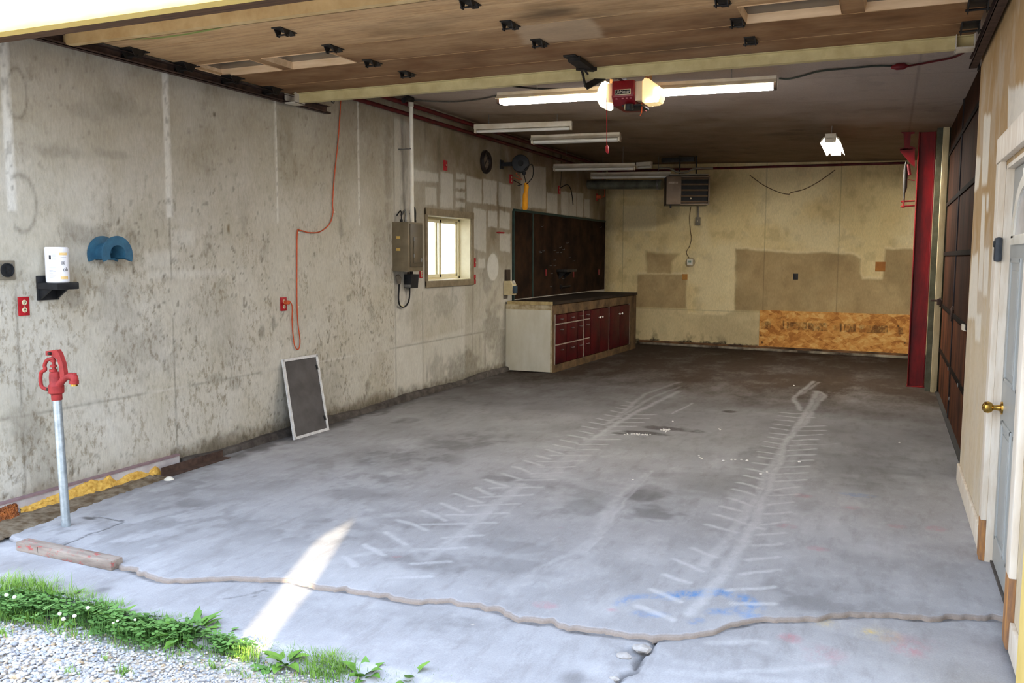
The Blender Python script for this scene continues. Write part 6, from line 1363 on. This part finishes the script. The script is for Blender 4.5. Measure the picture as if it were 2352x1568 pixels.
for (px0, py0, px1, py1, nm, mt, lb, cat) in ((2011, 601, 2033, 623, 'wood_patch', pm('bare_orange_wood', S(176, 116, 52), S(150, 94, 40), 9, .7), 'square bare wood patch in the back wall near the red column', 'patch'), (1567, 629, 1579, 642, 'wood_patch', pm('bare_tan_wood', S(186, 134, 66), S(164, 112, 52), 9, .7), 'small square wood patch in the back wall below the thermostat', 'patch')):
    a, b = b_uz(px0, py0), b_uz(px1, py1); o = bbox_(a[0], b[0], b[1], a[1], .001, .010, nm, mt, .001); tag(o, lb, cat)
a, b = b_uz(1822, 628), b_uz(1833, 642); bo = thing('wall_outlet', 'small black outlet in the middle of the bare back wall patch', 'outlet', bp((a[0] + b[0]) / 2, b[1], .0)); bbox_(a[0], b[0], b[1], a[1], .0005, .012, 'cover_plate', M_black, .003, bo)
for f in (.3, .7): z = b[1] + (a[1] - b[1]) * f; bbox_((a[0] + b[0]) / 2 - .016, (a[0] + b[0]) / 2 + .016, z - .015, z + .015, .012, .015, 'receptacle_face', M_darksteel, .002, bo)
th = on_b(1586, 602, .0); ths = thing('thermostat', 'white thermostat on a round base on the back wall', 'thermostat', th)
MB().lathe([(.085, 0), (.083, .018), (.06, .024), (0, .025)], th + BN * .001, BN, 32).build('round_base', pm('dull_cream_disc', S(176, 160, 126), S(150, 134, 104), 12, .5), ths)
MB().obox(th + BN * .032, BU * .05, BN * .010, V(0, 0, .05), .006).build('housing', M_white, ths); MB().obox(th + BN * .043 + V(0, 0, .012), BU * .026, BN * .002, V(0, 0, .018)).build('display', pm('grey_green_display', S(142, 160, 142), S(124, 142, 126), 20, .3), ths)
wp = [(1587, 474), (1584, 500), (1586, 530), (1588, 548), (1584, 565), (1577, 578), (1580, 588), (1587, 596)]; tag(MB().tube(spline([on_b(x, y, .012) for x, y in wp], 5), .006, 6).build('thermostat_wire', pm('brown_wire', S(112, 88, 60), S(90, 70, 48), 20, .6)), 'thin brown wire from the heater to the thermostat', 'wire')
wp = [(1722, 402), (1752, 424), (1788, 441), (1812, 446), (1817, 442), (1848, 434), (1882, 416), (1918, 390)]; tag(MB().tube(spline([on_b(x, y, .012) for x, y in wp], 5), .0075, 6).build('hanging_wire', pm('grey_brown_wire', S(120, 98, 70), S(98, 80, 58), 20, .6)), 'loose grey-brown wire sagging in a wide V on the back wall', 'wire')
swc = thing('heater_switch', 'small grey switch box on a short conduit under the heater', 'switch', on_b(1603, 518)); a = on_b(1603, 508, .03); MB().obox(a, BU * .04, BN * .025, V(0, 0, .07), .004).build('switch_box', M_greybox, swc); MB().cyl(a + V(0, 0, .07), on_b(1604, 465, .03), .014, n=10).build('conduit', M_greybox, swc); MB().obox(a + BN * .03, BU * .006, BN * .006, V(0, 0, .016)).build('toggle', M_ivory, swc)

# heater
HY = 14.15; hcn = on_y(1581, 436, HY); ang_ = math.radians(19); hn = V(math.sin(ang_), -math.cos(ang_), 0); hu = V(math.cos(ang_), math.sin(ang_), 0)
def hpz(px, py): p = on_plane(px, py, hcn, hn); return ((p - hcn).dot(hu), p.z)
hl_, hr_ = hpz(1531, 436)[0], hpz(1630, 436)[0]; hz1, hz0 = hpz(1581, 404)[1], hpz(1581, 470)[1]; hdp = .42
htr = thing('unit_heater', 'brown unit heater with dark louvres hung at the back left corner', 'heater', V(hcn.x, hcn.y, hz0))
def hb_(u, z, o): return V(hcn.x, hcn.y, 0) + hu * u + hn * o + V(0, 0, z)
def hbox(u0, u1, z0, z1, o0, o1, nm, mat, bev=0, par=None): return MB().obox(hb_((u0 + u1) / 2, (z0 + z1) / 2, (o0 + o1) / 2), hu * (u1 - u0) / 2, hn * (o1 - o0) / 2, V(0, 0, (z1 - z0) / 2), bev).build(nm, mat, par or htr)
M_hbr = pm('brown_heater_enamel', S(120, 100, 78), S(98, 80, 62), 5, .45); M_hdk = pm('dark_brown_enamel', S(66, 52, 42), S(50, 40, 34), 6, .5)
W_ = hr_ - hl_; sp_u = hl_ + W_ * .33
hbox(hl_, hr_, hz0, hz1, -hdp, -.05, 'body', M_hdk, .004)
hbox(hl_, sp_u, hz0 + .01, hz1 - .005, -.05, .0, 'front_panel', M_hbr, .004)
m_ = MB()
for (a, b, c, d) in ((sp_u, hr_, hz0, hz0 + .018), (sp_u, hr_, hz1 - .02, hz1), (hr_ - .02, hr_, hz0, hz1), (sp_u, sp_u + .008, hz0, hz1)): m_.obox(hb_((a + b) / 2, (c + d) / 2, -.025), hu * (b - a) / 2, hn * .025, V(0, 0, (d - c) / 2), .002)
m_.build('louvre_frame', M_hbr, htr)
hbox(sp_u + .008, hr_ - .02, hz0 + .018, hz1 - .02, -.052, -.046, 'opening', M_blackrub)
for k in range(5):
    z = hz0 + .05 + (hz1 - hz0 - .09) * k / 4; m_ = MB(); c = hb_((sp_u + hr_) / 2 - .006, z, -.024); tilt_ = (hn * .8 + V(0, 0, -.6)).normalized(); m_.obox(c, hu * (hr_ - sp_u - .034) / 2, tilt_ * .022, tilt_.cross(hu) * .002); m_.build('louvre', M_hbr, htr)
hbox(hl_ + .03, hl_ + W_ * .26, hz1 - .12, hz1 - .09, 0, .004, 'badge', pm('silvery_badge', S(168, 152, 134), S(132, 112, 94), 30, .4), .001)
m_ = MB(); m_.lathe([(0, .01), (.012, .008), (.014, 0)], hb_(sp_u + W_ * .24, hz0 + .1, -.02), hn, 12); m_.build('louvre_knob', M_ivory, htr)
m_ = MB(); m_.box(V(-.5, -.1, 0), V(-.4, 0, .01)); m_ = MB(); m_.obox(hb_(hl_ + W_ * .52, hz1 + .022, -.12), hu * W_ * .46, hn * .13, V(0, 0, .012), .004); m_.build('top_rail', M_greybox, htr)
hcz = ceil_z(hcn.x)
for u in (hl_ + .22, hr_ - .2):
    m_ = MB(); m_.tube([hb_(u, hz1, -.15), hb_(u, hcz, -.15)], .012, 8); m_.build('hanger_rod', M_darksteel, htr)
m_ = MB(); m_.cyl(hb_(hl_ + .08, hz0 - .05, -.1), hb_(hl_ + .08, hz0, -.1), .016, n=10); m_.build('gas_stub', M_black, htr)
gp = [hb_(hl_ - .12, hz1 + .13, -.1), hb_(hl_ + .05, hz1 + .13, -.1), hb_(hl_ + .18, hz1 + .07, -.1), hb_(hl_ + .32, hz1 + .07, -.1), hb_(hl_ + .46, hz1 + .125, -.1), hb_(hr_ + .06, hz1 + .13, -.1)]
tag(MB().tube(spline(gp, 5), .016, 8).build('flex_conduit', M_greybox), 'bent grey conduit lying across the heater hangers', 'conduit')
hcv = on_y(1562, 379, HY + .25); m_ = MB(); m_.box((hcv.x - .30, hcv.y - .06, hcz - .085), (hcv.x + .24, hcv.y + .06, hcz - .012), .006); tag(m_.build('ceiling_bracket', M_darksteel), 'dark steel hanging bracket on the ceiling above the heater', 'bracket')
da, db = on_y(1381, 423, 14.75), on_y(1521, 424, 14.55); da.x = LX + .004
dct = thing('vent_duct', 'round dark metal vent duct from the heater to the left wall', 'duct', (da + db) / 2)
MB().cyl(da, db, .078, n=24).build('duct', pm('grey_green_duct', S(124, 124, 110), S(88, 88, 78), 5, .4, .3), dct); MB().cyl(db.lerp(da, .06), db.lerp(da, .03), .084, n=24).build('seam_band', M_steel, dct)

# ------------------------------------------------------------------ things on the floor
st0, st1 = on_z(44, 1262, -.02), on_z(262, 1308, -.02)
sk = thing('timber_baton', 'weathered wooden baton with red paint lying at the slab edge', 'timber', (st0 + st1) / 2)
ax2 = (st1 - st0).normalized(); sd2 = V(-ax2.y, ax2.x, 0)
t = NT('red_flecked_timber'); n1 = t.noise(9, 5, .65, (.5, 3, 3)); n2 = t.noise(22, 4, .7, (1, 1, 2)); M_bat = t.fin(t.mix(t.ramp(n2, [(.56, 0.), (.66, .75)]), t.ramp(n1, [(.3, S(160, 148, 136)), (.7, S(116, 102, 92))]), S(168, 62, 62)), .85); 
MB().obox((st0 + st1) / 2 + V(0, 0, .025) + sd2 * .02, ax2 * (st1 - st0).length / 2, sd2 * .038, V(0, 0, .026), .006).build('baton', M_bat, sk)
M_conc = pm('broken_concrete', S(172, 168, 164), S(146, 140, 134), 20, .9, bump=.5)
def rock(px, py, r, label, name='concrete_chunk', z=-.026, sc3=(1.3, .9, .5), mat=None, grp=None, cat='stone'):
    p = on_z(px, py, z); m = MB(); m.ball(p + V(0, 0, r * sc3[2] * .7), r, 2, sc3)
    for v in m.bm.verts: v.co += Vector((random.uniform(-1, 1), random.uniform(-1, 1), random.uniform(-1, 1))) * r * .13
    return tag(m.build(name, mat or M_conc, angle=.5), label, cat, grp)
rock(1474, 1495, .034, 'largest broken concrete chunk beside the crack in the apron'); rock(1433, 1511, .026, 'flat broken concrete chunk left of the apron crack'); rock(1411, 1561, .016, 'small broken concrete chunk at the lower end of the apron crack')
rock(1150, 1404, .012, 'small pale pebble against the lip of the broken slab left of centre', 'pebble'); rock(2145, 1413, .012, 'small pale pebble on the lip of the broken slab at right', 'pebble'); rock(1086, 1436, .009, 'tiny pebble on the apron below the slab lip', 'pebble', mat=M_conc)
M_chip = pm('white_chip', S(232, 228, 220), S(216, 212, 204), 30, .7)
for (x, y) in ((405, 362), (665, 406), (672, 410), (552, 556), (557, 566), (568, 572), (690, 585), (735, 578), (757, 578), (791, 578), (823, 585), (1118, 592), (900, 660), (935, 648), (1680, 482), (180, 692), (1087, 160)):
    px, py = c4(x, y); rock(px, py, .009 if x not in (690, 823, 1118, 900) else .013, 'small white paint chip lying on the garage floor', 'paint_chip', 0, (1, .9, .5), M_chip, 'white chips on the garage floor', 'chip')
cr_ = MB(); rr = random.Random(3)
for (x, y, sx_, sy2, n) in ((360, 411, 22, 6, 34), (240, 436, 50, 5, 26), (150, 436, 30, 3, 10)):
    for _ in range(n):
        p = on_z(*c4(x + rr.gauss(0, sx_ * .6), y + rr.gauss(0, sy2 * .6))); cr_.ball(p + V(0, 0, .003), rr.uniform(.004, .009), 1, (1.2, .9, .6))
tag(cr_.build('chalk_crumbs', M_chip, flat=True), 'scattered white crumbs by the dark floor stain', 'crumbs', kind='stuff')

# ------------------------------------------------------------------ weeds along the apron edge
GZ = -.075
t = NT('leaf_green'); n = t.noise(14, 3); M_leafg = t.fin(t.ramp(n, [(.3, S(104, 146, 58)), (.7, S(82, 122, 46))]), .5, 0, .3); t.p.inputs['Subsurface Weight'].default_value = 0
t = NT('clover_green'); n = t.noise(20, 3); M_clov = t.fin(t.ramp(n, [(.3, S(108, 150, 78)), (.7, S(84, 124, 60))]), .55)
t = NT('light_leaf_green'); n = t.noise(14, 3); M_leafl = t.fin(t.ramp(n, [(.3, S(118, 158, 64)), (.7, S(92, 132, 50))]), .5)
t = NT('grass_green'); n = t.noise(9, 3); M_grass = t.fin(t.ramp(n, [(.3, S(136, 170, 72)), (.7, S(96, 138, 52))]), .6)
rw = random.Random(21)
def leaf(m, base, ang, L, W, lift, curl, segs=7, tooth=0, stalk=.15):
    d = V(math.cos(ang), math.sin(ang), 0); sd = V(-d.y, d.x, 0); rows = []; p = Vector(base); th_ = lift
    for i in range(segs + 1):
        f = i / segs; w_ = W * (math.sin(PI * min(1, max(0, (f - stalk) / (1 - stalk))) ** .8) if f > stalk else .06) * .5 + .0012
        if tooth and i % 2: w_ *= 1 - tooth
        up = V(0, 0, 1) * math.cos(th_) - d * math.sin(th_)
        rows.append((m.bm.verts.new(p + sd * w_ + up * w_ * .25), m.bm.verts.new(p), m.bm.verts.new(p - sd * w_ + up * w_ * .25)))
        p = p + (d * math.cos(th_) + V(0, 0, 1) * math.sin(th_)) * (L / segs); th_ -= curl / segs
    for a, b in zip(rows[:-1], rows[1:]):
        m.bm.faces.new((a[0], a[1], b[1], b[0])); m.bm.faces.new((a[1], a[2], b[2], b[1]))
def rosette(px, py, n, L, W, label, mat, lift=(.5, 1.1), tooth=0, name='weed', curl=(.6, 1.4), cat='weed'):
    c = on_z(px, py + 6, GZ); m = MB()
    for i in range(n):
        a = i * 2.4 + rw.uniform(-.3, .3); leaf(m, c + V(rw.uniform(-.015, .015), rw.uniform(-.012, .012), -.004), a, L * rw.uniform(.65, 1.1), W * rw.uniform(.8, 1.15), rw.uniform(*lift), rw.uniform(*curl), 8, tooth)
    return tag(m.build(name, mat, angle=2), label, cat)
rosette(438, 1462, 39, 0.174, 0.046, 'leafy rosette weed with long toothed leaves at the apron edge left of the sunbeam', M_leafg, tooth=.35, name='dandelion')
rosette(495, 1468, 18, 0.116, 0.035, 'small leafy weed just right of the toothed rosette', M_clov)
rosette(655, 1525, 13, 0.116, 0.048, 'broad-leaved plantain right of the sunlit grass tuft', M_leafl, lift=(.6, 1.2), name='plantain')
rosette(615, 1522, 12, 0.102, 0.049, 'dark low weed between the sunlit tuft and the plantain', M_clov, lift=(.2, .6))
rosette(838, 1556, 12, 0.116, 0.042, 'plantain with one tall leaf near the bottom of the frame', M_leafg, lift=(.7, 1.3), name='plantain')
rosette(945, 1566, 12, 0.116, 0.042, 'rightmost plantain by the lower end of the apron edge', M_leafl, lift=(.5, 1.2), name='plantain')
rosette(140, 1385, 18, 0.131, 0.043, 'leafy weed between the grass tufts near the left edge', M_leafg)
rosette(262, 1436, 7, 0.145, 0.046, 'weed with one upright pale leaf beside the clover patch', M_leafl, lift=(.7, 1.4))
rosette(240, 1432, 7, 0.116, 0.054, 'dark flat leaves left of the upright pale leaf', M_clov, lift=(.1, .4))
rosette(20, 1372, 18, 0.131, 0.041, 'leafy weed at the far left end of the apron edge', M_leafg)
def clover(px, py, n, rx, ry, label):
    c = on_z(px, py + 24, GZ); m = MB()
    for i in range(n):
        p = c + V(rw.gauss(0, rx), rw.gauss(0, ry), rw.uniform(.02, .085)); s_ = rw.uniform(.008, .015); a0 = rw.uniform(0, 6.28); tx, ty = rw.uniform(-.4, .4), rw.uniform(-.6, .2)
        m.tube([p + V(rw.uniform(-.01, .01), rw.uniform(-.01, .01), -p.z + GZ - .005), p], .0009, 4, False)
        for k in range(3):
            a = a0 + k * 2.094; q = p + V(math.cos(a), math.sin(a), 0) * s_
            pts = [p + V(0, 0, 0)] + [q + V(math.cos(a + b) * s_ * .85, math.sin(a + b) * s_ * .85, 0) for b in (-1.5, -.7, 0, .7, 1.5)]
            m.bm.faces.new([m.bm.verts.new((v.x, v.y, v.z + (v.x - p.x) * tx + (v.y - p.y) * ty)) for v in pts])
    return tag(m.build('clover_patch', M_clov, flat=True), label, 'clover', kind='stuff')
clover(320, 1440, 540, 0.112, 0.039, 'dense dark green clover patch at the apron edge'); clover(215, 1408, 234, 0.075, 0.033, 'clover among the grass left of the dense patch'); clover(95, 1385, 270, 0.100, 0.044, 'clover among the grass near the left edge'); clover(20, 1385, 162, 0.075, 0.044, 'clover at the far left edge')
clover(520, 1478, 126, 0.062, 0.022, 'thin clover between the rosette and the sunlit tuft'); clover(410, 1448, 162, 0.050, 0.028, 'clover left of the toothed rosette')
M_petal = pm('white_clover_petals', S(238, 236, 226), S(220, 222, 200), 120, .7, bump=.4)
fl0_ = None
for i, (x, y) in enumerate(((15, 1366), (33, 1371), (137, 1409), (146, 1421), (171, 1414), (202, 1395), (260, 1430), (270, 1425), (310, 1423))):
    p = on_z(x, y, GZ + .095); m = MB(); m.ball((0, 0, .0), .0095 if i not in (6, 7, 8) else .006, 2, (1, 1, .85))
    for v in m.bm.verts: v.co *= rw.uniform(.82, 1.12)
    r = thing('clover_flower', 'small round white clover flower above the weeds', 'flower', V(p.x, p.y, GZ), 'white clover flowers in the weeds')
    for v in m.bm.verts: v.co += p
    m.build('flower_head', M_petal, r); MB().tube([(p.x + .004, p.y + .004, GZ - .004), p], .0011, 5).build('stalk', M_grass, r)
# grass blades
gv_, gf_ = [], []
def blade(x, y, z, h, a, bend, w_):
    d = (math.cos(a), math.sin(a)); s2 = (-d[1] * w_, d[0] * w_); k = len(gv_)
    for j, f in enumerate((0, .45, .8, 1.0)):
        q = (x + d[0] * bend * h * f * f, y + d[1] * bend * h * f * f, z + h * f * (1 - .35 * bend * f)); wf = (1, .85, .5, .06)[j]
        gv_.append((q[0] - s2[0] * wf, q[1] - s2[1] * wf, q[2])); gv_.append((q[0] + s2[0] * wf, q[1] + s2[1] * wf, q[2]))
    for j in range(3): gf_.append((k + 2 * j, k + 2 * j + 1, k + 2 * j + 3, k + 2 * j + 2))
CL = [(15, 1372, .06, 170, .10), (60, 1368, .06, 150, .08), (85, 1378, .07, 260, .10), (40, 1405, .06, 130, .05), (8, 1420, .05, 60, .05), (115, 1388, .05, 130, .08), (175, 1395, .06, 190, .08), (200, 1405, .06, 150, .07), (228, 1418, .05, 190, .07), (255, 1420, .04, 120, .08), (350, 1448, .05, 80, .06), (372, 1452, .035, 130, .07), (420, 1450, .05, 110, .06),
      (575, 1508, .045, 230, .05), (600, 1500, .03, 120, .06), (625, 1502, .03, 110, .05), (690, 1525, .04, 130, .06), (760, 1540, .045, 330, .07), (785, 1550, .04, 220, .06), (740, 1552, .05, 160, .05), (880, 1562, .06, 90, .04), (70, 1425, .03, 50, .04), (135, 1438, .04, 40, .04), (160, 1545, .02, 25, .03), (285, 1548, .02, 26, .04), (490, 1535, .012, 16, .03), (240, 1515, .01, 8, .03), (0, 1455, .03, 40, .03), (920, 1566, .05, 110, .05), (545, 1488, .04, 90, .05), (970, 1570, .06, 90, .05)]
for (x, y, r, n, h) in CL:
    c = on_z(x, y, GZ)
    for _ in range(int(n * 1.9)):
        blade(c.x + rw.gauss(0, r * 1.1), c.y + rw.gauss(0, r * .5), GZ - .005, h * rw.uniform(.6, 1.5), rw.uniform(0, 6.28), rw.uniform(.1, .9), rw.uniform(.0012, .0026))
for _ in range(1500):
    x = rw.uniform(-4.4, -1.4); y = rw.uniform(2.62, 2.76); blade(x, y, GZ - .005, rw.uniform(.015, .05), rw.uniform(0, 6.28), rw.uniform(.2, 1), .0016)
tag(np_mesh('grass', gv_, gf_, M_grass, off=(-2.9, 2.7, GZ)), 'short green grass growing along the apron edge', 'grass', kind='stuff')

structure(MB().box((RX - .022, FY - .10, -.02), (RX - .0005, 3.67, 2.6)).build('trim_8', M_siding), 'cream corner board at the front of the right wall')
structure(MB().box((LX - .24, FY - .06, -.02), (LX + .002, FY - .002, 2.775)).build('trim_9', M_siding), 'cream corner board at the front of the left wall')
